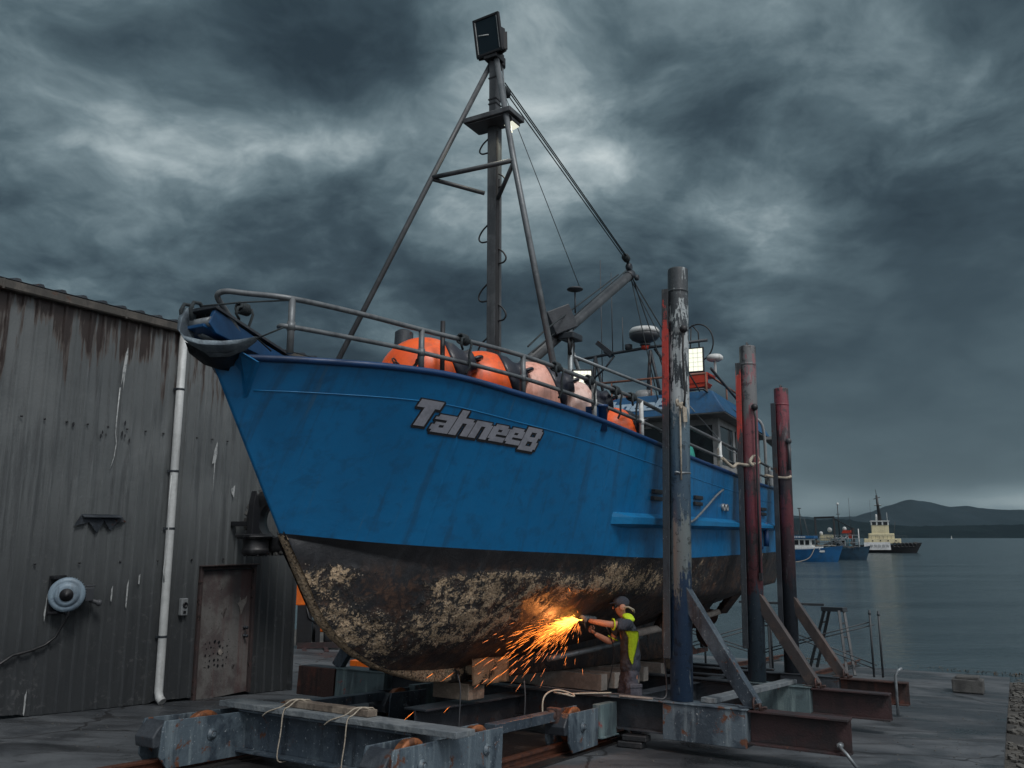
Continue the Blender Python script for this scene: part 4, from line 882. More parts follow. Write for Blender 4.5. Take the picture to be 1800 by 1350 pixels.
def bottom_mat():
    m, t, b = new_mat('fouled_antifouling'); co = nd(t, 'ShaderNodeTexCoord').outputs['Object']
    at = nd(t, 'ShaderNodeAttribute', _attribute_name='fouling').outputs['Fac']
    sp = nd(t, 'ShaderNodeSeparateXYZ', i0=co)
    al = mth(t, 'ADD', mth(t, 'MULTIPLY', sp.outputs[0], .5), mth(t, 'MULTIPLY', sp.outputs[1], .866))
    str_ = nd(t, 'ShaderNodeCombineXYZ', X=mth(t, 'MULTIPLY', al, 5.0), Y=mth(t, 'MULTIPLY', sp.outputs[2], .9), Z=0.0).outputs[0]
    n0 = fbm(t, co, 1.6, 6, .6, .3); n1 = fbm(t, co, 9, 8, .7, .4); n2 = fbm(t, co, 34, 6, .72); n3 = fbm(t, co, 5.5, 8, .72, .8)
    vo = nd(t, 'ShaderNodeTexVoronoi', Vector=co, Scale=34.0).outputs['Distance']
    wash = fbm(t, str_, 2.2, 6, .7)
    c = mixc(t, smooth(t, n0, .35, .65), (.013, .014, .017), (.026, .027, .030))
    c = mixc(t, mth(t, 'MULTIPLY', smooth(t, wash, .52, .70), .28), c, (.065, .070, .078))
    hi = smooth(t, sp.outputs[2], 1.75, 1.35)
    c = mixc(t, mth(t, 'MULTIPLY', mth(t, 'MULTIPLY', smooth(t, n3, .44, .58), hi), .85), c, mixc(t, smooth(t, n1, .4, .65), (.034, .020, .016), (.135, .074, .046)))
    # slime-grey halo, then shells in clumps with hard edges, then loose single barnacles
    cl = fbm(t, co, 6.5, 10, .74, .6); cl2 = fbm(t, vmth(t, 'ADD', co, (7.3, 2.1, 5.5)), 19, 8, .74, .3)
    f1 = mth(t, 'ADD', at, mth(t, 'ADD', mth(t, 'MULTIPLY', mth(t, 'SUBTRACT', cl, .5), 2.6), mth(t, 'MULTIPLY', mth(t, 'SUBTRACT', cl2, .5), 1.7)))
    lowf = fbm(t, vmth(t, 'ADD', co, (1.3, 4.4, 2.2)), 2.3, 5, .6, .8)
    f1 = mth(t, 'ADD', f1, mth(t, 'MULTIPLY', mth(t, 'SUBTRACT', lowf, .52), 1.7))
    c = mixc(t, mth(t, 'MULTIPLY', smooth(t, f1, .42, .60), .85), c, mixc(t, smooth(t, n2, .42, .58), (.020, .019, .019), (.115, .105, .095)))
    shell = mixc(t, smooth(t, n3, .38, .62), (.60, .44, .285), (.37, .27, .175))
    shell = mixc(t, smooth(t, vo, .28, .12), shell, (.66, .53, .38))
    shell = mixc(t, mth(t, 'MULTIPLY', smooth(t, n2, .52, .60), .9), shell, (.030, .025, .022))
    c = mixc(t, smooth(t, f1, .66, .72), c, shell)
    vs_ = nd(t, 'ShaderNodeTexVoronoi', Vector=co, Scale=26.0, Randomness=1.0)
    dots = mth(t, 'MULTIPLY', smooth(t, vs_.outputs['Distance'], .24, .17), smooth(t, mth(t, 'ADD', at, mth(t, 'MULTIPLY', mth(t, 'SUBTRACT', n1, .5), 2.4)), .30, .46))
    c = mixc(t, mth(t, 'MULTIPLY', dots, .85), c, (.40, .34, .27))
    t.links.new(c, b.inputs['Base Color'])
    t.links.new(mth(t, 'MULTIPLY_ADD', smooth(t, f1, .2, .6), .42, .48), b.inputs['Roughness'])
    h = mth(t, 'ADD', mth(t, 'MULTIPLY', smooth(t, f1, .25, .8), mth(t, 'ADD', n2, mth(t, 'MULTIPLY', mth(t, 'SUBTRACT', .5, vo), .6))), mth(t, 'MULTIPLY', n1, .25))
    t.links.new(nd(t, 'ShaderNodeBump', Strength=1.0, Distance=.045, Height=h).outputs[0], b.inputs['Normal'])
    return m
M['bottom'] = bottom_mat()
def with_foul(o, base=0.0):
    me = o.data; at = me.attributes.new('fouling', 'FLOAT', 'POINT'); Mw = wm(o)
    vals = []
    for vtx in me.vertices:
        p = Mw @ vtx.co; dx, dy = p.x-CX, p.y-CY; vals.append(base + fouling(dx*A.x+dy*A.y, p.z))
    at.data.foreach_set('value', vals)
T2 = [(i/420)**1.25 for i in range(421)]
mb = MB()
for sg in (1, -1):
    tt = T2 if sg > 0 else T2[::5]
    rows = []
    for t in tt:
        r_ = [HP(lerp3(wline(t), chine(t), k/8), sg) for k in range(8)] + [HP(bottom(t, k/36), sg) for k in range(37)]
        if sg > 0:
            out = []
            for p in r_:
                dx, dy = p.x-CX, p.y-CY; f = fouling(dx*A.x+dy*A.y, p.z)
                n_ = noise.noise(p*9)*.6 + noise.noise(p*24)*.5 + noise.noise(p*55)*.3
                k_ = max(0, min(1, (f + n_ - .35)*1.6)); out.append(p + (Bv*.8 - Z*.5)*(k_*.020 + .004*noise.noise(p*4)) if 0 < f else p)
            r_ = out
        rows.append(r_)
    mb.grid(rows)
mb.grid([[HP(lerp3(wline(1), chine(1), k/3), sg) for sg in (1, 0, -1)] for k in range(4)] + [[HP(bottom(1, k/6), sg) for sg in (1, 0, -1)] for k in range(1, 7)], False)
bmesh.ops.remove_doubles(mb.bm, verts=mb.bm.verts, dist=.0006)
bo = emit(mb, 'bottom', M['bottom'], boat, recalc=True); with_foul(bo)
mb = MB()                                    # stem bar and keel shoe: one rounded bar following the profile
prof = [(-3.30, 2.52), (-3.09, 2.2), (-2.92, 1.95), (-2.76, 1.71), (-2.52, 1.51), (-2.25, 1.34), (-1.9, 1.17), (-1.5, 1.035), (-1.1, .92), (-.6, .85), (0, .79), (1, .711), (2, .632), (3, .553), (4, .474), (5, .395), (6, .316), (7.0, .237), (7.9, .166)]
top_ = [(-3.27, 2.52), (-3.02, 2.2), (-2.84, 1.97), (-2.66, 1.78), (-2.42, 1.60), (-2.15, 1.45), (-1.82, 1.30), (-1.4, 1.19), (-1.0, 1.11), (-.5, 1.06), (0, 1.04), (1, 1.0), (2, 1.0), (3, 1.0), (4, 1.0), (5, 1.03), (6, 1.05), (7.0, 1.1), (7.6, 1.15)]
import itertools
def dens(tab, n=8):
    out = []
    for (a0, b0), (a1, b1) in zip(tab, tab[1:]):
        for k in range(n): out.append((a0+(a1-a0)*k/n, b0+(b1-b0)*k/n))
    out.append(tab[-1]); return out
dp_, dt_ = dens(prof), dens(top_)
rows = []
for (u0, z0), (u1, z1) in zip(dp_, dt_):
    w_ = .045 + .05*min(1, max(0, (u0+3.3)/2))
    rows.append([P(u1, -w_, z1), P(u0+(u1-u0)*.2, -w_, z0+.03), P(u0, -w_*.7, z0), P(u0, w_*.7, z0), P(u0+(u1-u0)*.2, w_, z0+.03), P(u0+(u1-u0)*.6, w_, z0+(z1-z0)*.6), P(u1, w_, z1)])
mb.grid(rows); mb.face([mb.bm.verts.new(p) for p in rows[-1]])
ks = emit(mb, 'keel', M['bottom'], boat)
me = ks.data; at = me.attributes.new('fouling', 'FLOAT', 'POINT'); Mw = wm(ks); vals = []
for vtx in me.vertices:
    p = Mw @ vtx.co; uu = (p.x-CX)*A.x+(p.y-CY)*A.y; vals.append(1.15 if uu < -.6 else .45 if uu < .1 else .0)
at.data.foreach_set('value', vals)
mb = MB()                                    # anode plate on the keel, warm spark light mixed into its tan colour
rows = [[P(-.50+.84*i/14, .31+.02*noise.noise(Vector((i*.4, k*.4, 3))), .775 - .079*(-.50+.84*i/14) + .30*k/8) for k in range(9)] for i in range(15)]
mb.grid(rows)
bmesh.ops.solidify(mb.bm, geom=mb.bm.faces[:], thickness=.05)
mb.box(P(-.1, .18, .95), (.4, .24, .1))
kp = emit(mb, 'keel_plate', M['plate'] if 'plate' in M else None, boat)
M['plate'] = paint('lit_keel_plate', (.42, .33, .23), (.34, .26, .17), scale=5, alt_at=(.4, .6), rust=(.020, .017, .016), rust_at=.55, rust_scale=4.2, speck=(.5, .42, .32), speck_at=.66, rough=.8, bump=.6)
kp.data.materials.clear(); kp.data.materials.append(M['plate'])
# stern gear
mb = MB(); mb.prism([P(7.9, -.06, .17), P(8.3, -.06, .14), P(9.2, -.06, .10), P(9.2, -.06, .17), P(8.4, -.06, .22), P(7.9, -.06, .5)], Bv*.12); mb.tube([P(7.4, 0, .82), P(8.6, 0, .76)], .07, 10)
emit(mb, 'skeg', M['rusty'], boat)
mb = MB()
pc = P(8.62, 0, .72)
mb.lathe(pc - A*.12, A, [(.05, 0), (.10, .04), (.10, .18), (.03, .30)], 14)
for k in range(4):
    th = k*math.pi/2 + .5; dr = Bv*math.cos(th) + Z*math.sin(th); tg = A.cross(dr)
    rows = []
    for i in range(8):
        f = i/7; w_ = .05 + .17*math.sin(math.pi*min(1, f*.92+.05))
        rows.append([pc + dr*(.08+.44*f) + (tg*.8+A*.6)*w_*s_ for s_ in (-1, -.5, 0, .5, 1)])
    mb.grid(rows)
emit(mb, 'propeller', M['prop'] if 'prop' in M else M['rusty'], boat)
mb = MB(); mb.prism([P(8.95, -.04, .2), P(9.5, -.04, .2), P(9.55, -.04, 1.25), P(9.0, -.04, 1.3)], Bv*.08); emit(mb, 'rudder', M['steel_dark'], boat, bevel=.02)
for bu_, sgn in ((3.4, 1), (5.1, 1), (6.7, 1)):     # struts and bar of the keel cooler guard under the chine
    mb = MB(); mb.bar(P(bu_, 1.5*sgn, 1.62), P(bu_+.35, 1.02*sgn, 1.12), .20, .12); emit(mb, 'guard_strut', M['bottom'], boat, bevel=.02)
mb = MB(); mb.tube([P(2.6, .98, 1.12), P(3.8, 1.02, 1.11), P(5.4, 1.02, 1.10), P(7.2, .98, 1.12), P(7.5, .9, 1.2)], .055, 10); emit(mb, 'guard_bar', M['timber_pale'], boat)
mb = MB(); mb.tube([P(1.2, .42, .92), P(2.5, .46, .90), P(4.4, .45, .88)], .04, 8); emit(mb, 'cooling_pipe', M['galv'], boat)
# rubbing strake, louvres and outlets
mb = MB()
us = [.49, .72] + [1+.5*i for i in range(15)]
secs = []
for i, u in enumerate(us):
    vh = side(u, 2.76 - .004*u); vl = side(u, 2.58); o_ = .004 if i == 0 else .15
    zt = 2.80 - .006*u; zb = 2.60
    secs.append([P(u, side(u, zt)-.01, zt), P(u, side(u, zt-.07)+o_, zt-.065), P(u, side(u, zb+.04)+o_, zb+.05), P(u, side(u, zb)-.01, zb)])
mb.grid([list(x) for x in zip(*secs)], False)
mb.face([mb.bm.verts.new(p) for p in secs[-1]])
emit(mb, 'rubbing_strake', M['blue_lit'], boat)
for u_, z_ in ((1.53, 3.03), (3.01, 3.01), (6.9, 2.95)):
    mb = MB()
    for dz in (.045, -.045): mb.box(P(u_, side(u_, z_+dz)+.01, z_+dz), (.34, .06, .055))
    emit(mb, 'louvre', M['black'], boat, bevel=.008)
mb = MB(); vv = side(4.33, 2.95)
for du in (-.08, .1): mb.lathe(P(4.33+du, vv-.02, 2.95), Bv, [(.06, 0), (.06, .06), (.04, .06), (.035, .02), (.001, .02)], 14)
emit(mb, 'outlet', M['galv'], boat)
mb = MB(); mb.tube([P(7.0, side(7, 2.5)+.05, 2.75), P(7.0, side(7, 2.5)+.06, 2.45), P(7.0, side(7, 2.4)+.06, 2.32)], .05, 8); mb.box(P(6.4, side(6.4, 2.9)+.05, 2.3), (.05, .1, .05)); emit(mb, 'exhaust', M['cap_blue'], boat)

# lettering: solid letters built from small cells, sheared, with a dark backing
FONT = {
 'T': ["#########","#########","#########","...####..","...####..","...####..","...####..","...####..","...####..","...####.."],
 'a': ["","","",".#######","########",".....###",".#######","###..###","########",".#######"],
 'h': ["###.....","###.....","###.....","#######.","########","###..###","###..###","###..###","###..###","###..###"],
 'n': ["","","","#######.","########","###..###","###..###","###..###","###..###","###..###"],
 'e': ["","","",".######.","########","###..###","########","###.....","########",".#######"],
 'B': ["########.","#########","###...###","###...###","########.","########.","###...###","###...###","#########","########."],
}
def word_cells(word, gap=1, drop=None):
    cells = set(); x = 0
    for i, ch in enumerate(word):
        g = FONT[ch]; wd = max(len(r) for r in g)
        for r, row in enumerate(g):
            for c_, q_ in enumerate(row):
                if q_ == '#':
                    for sy in (0, 1):
                        for sx in (0, 1): cells.add((int((x+c_)*2)+sx, (9-r)*2+sy + (drop[i] if drop else 0)))
        x += wd + .5*gap
    # clip outer corners
    return cells, int((x-.5*gap)*2)
def letters(mb, cells, fn, h0, h1):
    ks_ = {}
    def vt(x, y, l):
        k = (x, y, l)
        if k not in ks_: ks_[k] = mb.bm.verts.new(fn(x, y, h1 if l else h0))
        return ks_[k]
    for x, y in cells:
        mb.face([vt(x, y, 1), vt(x+1, y, 1), vt(x+1, y+1, 1), vt(x, y+1, 1)])
        for dx, dy, e in ((-1, 0, ((0, 0), (0, 1))), (1, 0, ((1, 1), (1, 0))), (0, -1, ((1, 0), (0, 0))), (0, 1, ((0, 1), (1, 1)))):
            if (x+dx, y+dy) not in cells:
                (a0, b0), (a1, b1) = e; mb.face([vt(x+a0, y+b0, 1), vt(x+a1, y+b1, 1), vt(x+a1, y+b1, 0), vt(x+a0, y+b0, 0)])
def grow(cells, n=1, dx=0, dy=0):
    out = set(cells)
    for x, y in cells:
        for i in range(-n, n+1):
            for j in range(-n, n+1): out.add((x+i, y+j))
        for s_ in range(1, max(abs(dx), abs(dy))+1): 
            for i in range(-n, n+1):
                for j in range(-n, n+1): out.add((x+i+(s_ if dx > 0 else 0), y+j-(s_ if dy else 0)))
    return out
cells, W_ = word_cells('TahneeB', 1, [3, 0, 0, 0, 0, 0, -3])
def name_on_bow(x, y, off):
    fx = x/W_; fy = y/20
    u = -2.69 + 1.54*(fx) + .06*fy
    zb = 3.515 + (3.42-3.515)*fx ; z = zb + fy*.235
    return P(u, side(u, z) + off, z)
for sgn in (1,):
    mb = MB(); letters(mb, grow(cells, 1, 1, 1), name_on_bow, -.01, .010); nb = emit(mb, 'name_backing', M['black'], hull)
    mb = MB(); letters(mb, cells, name_on_bow, .006, .015)
    M['letter'] = paint('letter_silver', (.25, .26, .30), (.20, .21, .245), scale=5, rough=.5, bump=.1)
    emit(mb, 'boat_name', M['letter'], hull)

# bow: platform, roller, gusset fins
mb = MB(); mb.prism([P(-4.54, -.17, 4.24), P(-4.46, -.17, 4.17), P(-3.95, -.17, 4.07), P(-3.55, -.17, 4.03), P(-3.5, -.17, 4.08), P(-3.9, -.17, 4.18), P(-4.48, -.17, 4.37)], Bv*.04)
mb.prism([P(-4.54, .17, 4.24), P(-4.46, .17, 4.17), P(-3.95, .17, 4.07), P(-3.55, .17, 4.03), P(-3.5, .17, 4.08), P(-3.9, .17, 4.18), P(-4.48, .17, 4.37)], Bv*.04)
mb.prism([P(-4.56, -.13, 4.24), P(-3.6, -.13, 4.06), P(-3.6, -.13, 4.03), P(-4.56, -.13, 4.21)], Bv*.30)
emit(mb, 'bow_platform', M['blue_trim'], boat, bevel=.006)
mb = MB(); mb.prism([P(-4.50, -.19, 4.38), P(-3.5, -.19, 4.09), P(-3.5, -.19, 4.11), P(-4.50, -.19, 4.405)], Bv*.42); emit(mb, 'platform_grating', M['steel_dark'], boat)
mb = MB(); mb.tube([P(-4.50, -.14, 4.26), P(-4.50, .2, 4.26)], .045, 10); mb.tube([P(-4.45, .0, 4.20), P(-3.9, .02, 4.12), P(-3.7, .02, 4.10)], .035, 10); emit(mb, 'bow_roller', M['galv'], boat)
mb = MB()
for v_ in (-.10, .02): mb.tube([P(-4.46, v_, 4.30), P(-4.51, v_, 4.40), P(-4.56, v_, 4.445), P(-4.62, v_, 4.44), P(-4.65, v_, 4.38), P(-4.63, v_, 4.28)], .017, 8)
emit(mb, 'roller_hoop', M['rope_dark'], boat)
mb = MB()
for sg in (1,):
    pts = [(-4.10, 4.06), (-3.98, 3.96), (-3.90, 3.68), (-3.96, 3.78), (-4.10, 3.96)]
    base = [P(u, sg*(side(u, z)-.02), z) for u, z in ((-4.10, 4.03), (-3.98, 3.9), (-3.92, 3.68))]
    tip = [P(-4.16, sg*.26, 4.06), P(-4.02, sg*.36, 3.97), P(-3.90, sg*(side(-3.92, 3.70)+.03), 3.70)]
    pl = [base[0], base[1], base[2], tip[2], tip[1], tip[0]]
    mb.prism(pl, (A+Bv*.1*sg)*.03)
emit(mb, 'bow_fin', M['blue'], hull)

# guard rail
def smooth_path(pts, n=6):
    pts = [Vector(p) for p in pts]; out = []
    for i in range(len(pts)-1):
        p0, p1, p2, p3 = pts[max(i-1, 0)], pts[i], pts[i+1], pts[min(i+2, len(pts)-1)]
        for k in range(n):
            t_ = k/n; out.append(.5*((2*p1) + (p2-p0)*t_ + (2*p0-5*p1+4*p2-p3)*t_*t_ + (3*p1-p0-3*p2+p3)*t_**3))
    out.append(pts[-1]); return out
def rv(u): return SHV(u) - .05
rl = [(-4.02, .74, 4.47), (-3.4, .92, 4.465), (-2.69, rv(-2.69), 4.44), (-1.5, rv(-1.5), 4.37), (-.2, rv(-.2), 4.27), (1, rv(1), 4.20), (2.5, rv(2.5), 4.09), (4, rv(4), 4.01), (6, rv(6), 3.92), (7.8, rv(7.8), 3.84), (9.3, rv(9.3), 3.82)]
gr = smooth_path([P(-4.02, .18, 4.18), P(-4.24, .20, 4.38), P(-4.36, .22, 4.48), P(-4.35, .30, 4.515), P(-4.25, .45, 4.50)] + [P(*q_) for q_ in rl])
mb = MB(); mb.tube(gr, .025, 10); tr = emit(mb, 'guard_rail', M['alloy'], boat)
lo = smooth_path([P(-4.02, .60, 4.245)] + [P(u, v, SHZ(u) + (z-SHZ(u))*.46) for u, v, z in rl])
mb = MB(); mb.tube(lo, .022, 10); emit(mb, 'lower_rail', M['alloy'], tr)
for u_, v_, zt in ((-4.02, .74, 4.48), (-2.69, rv(-2.69), 4.44), (-1.47, rv(-1.47), 4.37), (-.2, rv(-.2), 4.27), (1.0, rv(1), 4.20), (2.6, rv(2.6), 4.085), (4.3, rv(4.3), 4.0), (6, rv(6), 3.92), (7.8, rv(7.8), 3.84)):
    mb = MB(); mb.tube([P(u_, v_, SHZ(u_)-.02), P(u_, v_, zt)], .029, 10); mb.lathe(P(u_, v_, SHZ(u_)+(zt-SHZ(u_))*.46-.035), Z, [(.036, 0), (.036, .07)], 10)
    emit(mb, 'stanchion', M['alloy'] if u_ < -1 else M['white'], tr)
rope_cnt = [0]
def lashing(u, zoff, n=4, r=.05, label='', low=False):
    v = rv(u); z = None
    for (u0, v0, z0), (u1, v1, z1) in zip(rl, rl[1:]):
        if u0 <= u <= u1: f = (u-u0)/(u1-u0); z = z0+(z1-z0)*f
    if z is None: z = 4.48
    if low: z = SHZ(u) + (z-SHZ(u))*.46
    pts = []
    for k in range(n*10+1):
        th = k/10*2*math.pi; pts.append(P(u + (k/(n*10)-.5)*.11, v + r*math.cos(th), z + r*math.sin(th)))
    pts += [P(u+.06, v+.06, z-.05), P(u+.03, v+.05, z-.16), P(u+.08, v+.03, z-.26), P(u+.02, v+.02, z-.34)]
    pts = [P(u-.08, v+.05, z-.12), P(u-.14, v+.07, z-.08), P(u-.11, v+.06, z-.02)] + pts
    mb = MB(); mb.tube(pts, .013, 6); return emit(mb, 'rope_lashing', M['rope_dark'], label=label, cat='rope', group='rope lashings on the bow rail')
lashing(-4.0, 0, 5, .045, 'dark rope lashing at the foremost rail stanchion')
lashing(-2.25, 0, 4, .045, 'dark rope lashing above the nearest orange buoy')
lashing(-.95, 0, 4, .045, 'dark rope lashing beside the mast foot on the upper rail')
lashing(-.30, 0, 3, .045, 'dark rope lashing over the pale faded buoy')
lashing(.30, 0, 4, .045, 'dark rope lashing between the two pale stanchions')
lashing(.72, 0, 5, .045, 'dark tangled rope lashing in front of the wheelhouse name')
mb = MB(); mb.tube([P(-4.46, .16, 4.38), P(-4.3, .45, 4.41), P(-4.02, .76, 4.455)], .008, 5); mb.tube([P(-4.02, .74, 4.25), P(-4.12, .66, 4.18), P(-4.18, .52, 4.12), P(-4.0, .5, 4.05)], .008, 5); emit(mb, 'lifeline', M['rope_dark'], tr)

# mast, tripod, brace, platform and lamps
mz0, mz1 = 3.3, 9.24
mb = MB(); mb.bar(P(.47, 0, mz0), P(.47, 0, 8.2), .145, .165, side=Bv); mb.bar(P(.47, 0, 8.2), P(.47, 0, mz1), .12, .135, side=Bv)
mast = emit(mb, 'mast', M['mast_dark'], boat, bevel=.012)
mb = MB()
for z_ in (8.55, 8.62, 8.95): mb.box(P(.47, 0, z_), (.15, .135, .018))
mb.bar(P(.40, .088, 3.4), P(.40, .088, 8.1), .026, .026); mb.bar(P(.44, .092, 3.4), P(.44, .092, 7.4), .018, .018)
emit(mb, 'mast_band', M['black'], mast)
mb = MB(); mb.tube([P(.47, -.08, 9.2), P(-.105, -.665, 7.38), P(-1.27, -1.85, 3.65)], .037, 12); emit(mb, 'tripod_leg', M['mast_dark'], mast)
mb = MB(); mb.tube([P(.42, .05, 9.25), P(.06, .55, 7.40), P(-.22, 1.42, 3.7)], .041, 12); mb.tube([P(-.205, 1.375, 3.9), P(-.185, 1.30, 4.25)], .053, 12); emit(mb, 'tripod_leg', M['alloy'], mast)
mb = MB(); mb.tube([P(-.105, -.665, 7.38), P(-.02, -.1, 7.40), P(.06, .55, 7.42)], .033, 10); mb.tube([P(-.105, -.665, 7.36), P(.40, -.12, 7.22)], .030, 10); mb.tube([P(.06, .55, 7.40), P(.40, .10, 7.10)], .030, 10); emit(mb, 'mast_brace', M['mast_dark'], mast)
mb = MB(); mb.box(P(.36, .05, 8.25), (.42, .76, .075)); mb.box(P(.36, .05, 8.20), (.36, .66, .02)); emit(mb, 'crosstree', M['mast_dark'], mast, bevel=.02)
mb = MB()
for z_, s_, sd_ in ((7.9, .26, -1), (6.6, .3, -1), (5.75, .3, -1), (5.0, .28, -1), (7.35, .26, 1), (6.25, .28, 1), (5.45, .3, 1), (4.7, .25, -1)):
    b0 = P(.42, .078*sd_, z_); mb.tube(smooth_path([b0 + Z*s_*.5, b0 + Bv*.09*sd_ + Z*s_*.25, b0 + Bv*.14*sd_ - Z*.02, b0 + Bv*.10*sd_ - Z*s_*.28, b0 + Bv*.0*sd_ - Z*s_*.30], 5), .012, 6)
emit(mb, 'cable_loops', M['black'], mast)
# big floodlight on top
fl = P(.44, 0, 9.22)
mb = MB(); mb.box(fl + Z*.06, (.22, .22, .12)); mb.lathe(fl + A*.16 - Z*.05, Z, [(.05, 0), (.09, .04), (.09, .16), (.04, .2)], 10); emit(mb, 'masthead', M['black'], mast, bevel=.01)
fx = (-A*1.0 - Bv*.05 - Z*.22).normalized(); fr = fx.cross(Z).normalized(); fu = fr.cross(fx)
fc = fl + Z*.36 + fx*.06
mb = MB()
for s_ in (-1, 1): mb.bar(fc + fr*s_*.235, fc + fr*s_*.235 - fu*.06 - Z*.20, .03, .05); mb.bar(fc + fr*s_*.235 - fu*.06 - Z*.20, fl + Z*.10 + fr*s_*.12, .03, .05)
mb.bar(fl + Z*.10 - fr*.14, fl + Z*.10 + fr*.14, .03, .05)
emit(mb, 'lamp_yoke', M['black'], mast)
mb = MB()
for s_ in (-1, 1): mb.box(fc + fx*.10 + fr*s_*.205, (.05, .035, .54), (fx, fr, fu)); mb.box(fc + fx*.10 + fu*s_*.255, (.05, .445, .035), (fx, fr, fu))
rows = [[fc + fx*d_ + fr*a_*w_*.20 + fu*b_*w_*.25 for a_, b_ in ((-1, -1), (1, -1), (1, 1), (-1, 1), (-1, -1))] for d_, w_ in ((.10, 1), (.02, .95), (-.10, .6), (-.16, .55))]
mb.grid(rows, False); mb.box(fc - fx*.15, (.10, .24, .30), (fx, fr, fu)); mb.box(fc - fu*.27 - fx*.02, (.16, .2, .10), (fx, fr, fu))
lampb = emit(mb, 'floodlight', M['black'], mast, bevel=.006)
mb = MB(); mb.box(fc + fx*.105, (.012, .385, .485), (fx, fr, fu)); emit(mb, 'lamp_glass', M['lens'], lampb)
mb = MB(); mb.tube([fc + fx*.115 - fr*.02, fc + fx*.115 + fr*.15 + fu*.03], .008, 6); mb.box(fc + fx*.115 + fr*.186, (.01, .012, .46), (fx, fr, fu)); mb.box(fc + fx*.115 - fr*.186, (.01, .012, .46), (fx, fr, fu)); emit(mb, 'lamp_tube', M['white'], lampb)
# small lit lamp under the crosstree
mb = MB(); lc = P(.36, .34, 8.10); lax = (Bv*.25 - Z - A*.1).normalized(); l1 = A; l2 = lax.cross(l1).normalized()
mb.box(lc - lax*.03, (.22, .16, .06), (l1, l2, lax)); mb.bar(lc - lax*.05, P(.36, .34, 8.2), .02, .05); lb = emit(mb, 'work_lamp', M['black'], mast, bevel=.006)
mb = MB(); mb.box(lc + lax*.004, (.19, .13, .012), (l1, l2, lax)); emit(mb, 'lamp_glass', M['lamp'], lb)
pl = bpy.data.lights.new('mast_work_light', 'SPOT'); plo = bpy.data.objects.new('mast_work_light', pl); COL.objects.link(plo)
pl.energy = 22; pl.color = (1, .93, .68); pl.shadow_soft_size = .08; pl.spot_size = R(150); pl.spot_blend = .6; plo.location = lc + lax*.03; plo.rotation_euler = (lax - Bv*.45).to_track_quat('-Z', 'Y').to_euler()

# boom and its rigging
mb = MB(); mb.tube([P(.62, 0, 4.50), P(5.33, 0, 7.33)], .090, 16); bm_ = emit(mb, 'boom', M['mast_dark'], boat)
mb = MB(); mb.tube([P(5.33, 0, 7.33), P(5.50, 0, 7.43)], .10, 14); mb.lathe(P(5.42, -.05, 7.55), Bv, [(.06, 0), (.08, .02), (.08, .08), (.06, .10)], 12); mb.lathe(P(5.42, .12, 7.32), Bv, [(.05, 0), (.06, .02), (.06, .05), (.04, .07)], 12); emit(mb, 'boom_head', M['steel_dark'], bm_)
mb = MB()
top = P(.62, .03, 8.95)
for o_ in (-.03, .02, .05): mb.tube([top + Bv*o_, P(5.30, o_*.8, 7.68)], .010, 5)
mb.lathe(top - Z*.06, (P(5.3, 0, 7.7)-top), [(.04, 0), (.07, .05), (.07, .14), (.03, .2)], 10); mb.lathe(P(5.18, 0, 7.72), (P(5.3, 0, 7.7)-top), [(.03, 0), (.07, .05), (.07, .16), (.03, .22)], 10); mb.tube([P(5.35, 0, 7.66), P(5.42, 0, 7.55)], .03, 6)
emit(mb, 'topping_lift', M['rope_dark'], bm_)
mb = MB(); mb.tube([P(.55, .06, 9.2), P(.62, .10, 8.7), P(2.5, .35, 6.3)], .006, 4); mb.tube([P(.6, .05, 9.2), P(.64, .1, 8.3)], .012, 5); emit(mb, 'stay_wire', M['galv'], bm_)
mb = MB(); mb.tube([P(1.35, .12, 5.10), P(4.95, .14, 7.34)], .010, 5); mb.tube([P(-.75, 1.2, 4.9-.25), P(1.4, .3, 5.42), P(4.6, .12, 7.16)], .012, 5); emit(mb, 'boom_line', M['rope_dark'], bm_)
mb = MB()
for (a_, b_, r_) in ((P(5.45, .05, 7.35), P(5.5, .75, 5.0), .012), (P(5.45, .02, 7.35), P(5.4, .5, 4.95), .010), (P(5.45, 0, 7.35), P(5.6, 1.0, 5.1), .010), (P(5.46, .06, 7.30), P(5.2, 1.35, 5.0), .014)): mb.tube([a_, b_], r_, 5)
emit(mb, 'guy_line', M['rope_dark'], bm_)

# pole with dark junction box and mushroom antenna; forward floodlight
mb = MB(); mb.tube([P(2.25, .28, 3.2), P(2.25, .28, 5.75)], .045, 10); ap = emit(mb, 'antenna_post', M['galv'], boat)
mb = MB(); bxr = (A*.75 + Bv*.66).normalized(); bx2 = Vector((-bxr.y, bxr.x, 0)); mb.box(P(2.20, .12, 5.75), (.40, .30, .38), ((bxr + Z*.45).normalized(), bx2, ((bxr + Z*.45).normalized()).cross(bx2))); mb.box(P(2.3, .26, 5.50), (.34, .26, .10)); emit(mb, 'junction_box', M['steel_dark'], ap, bevel=.015)
mb = MB(); random.seed(4)
for k in range(9): mb.tube([P(2.22+random.uniform(-.1, .1), .3, 5.46), P(2.22+random.uniform(-.12, .12), .32, 5.36), P(2.22+random.uniform(-.1, .1), .30, 5.2)], .018, 5)
emit(mb, 'hanging_cables', M['black'], ap)
mb = MB(); mb.tube([P(2.40, .30, 5.9), P(2.40, .30, 6.25)], .014, 6); mb.lathe(P(2.40, .30, 6.24), Z, [(.03, 0), (.12, .03), (.13, .045), (.11, .065), (.04, .08)], 16); emit(mb, 'mushroom_antenna', M['steel_dark'], ap)
mb = MB(); mb.tube([P(2.3, .3, 5.25), P(3.5, .15, 4.2)], .035, 8); mb.tube([P(2.3, .3, 5.2), P(5.6, .8, 5.0)], .028, 8); emit(mb, 'post_stay', M['galv'], ap)
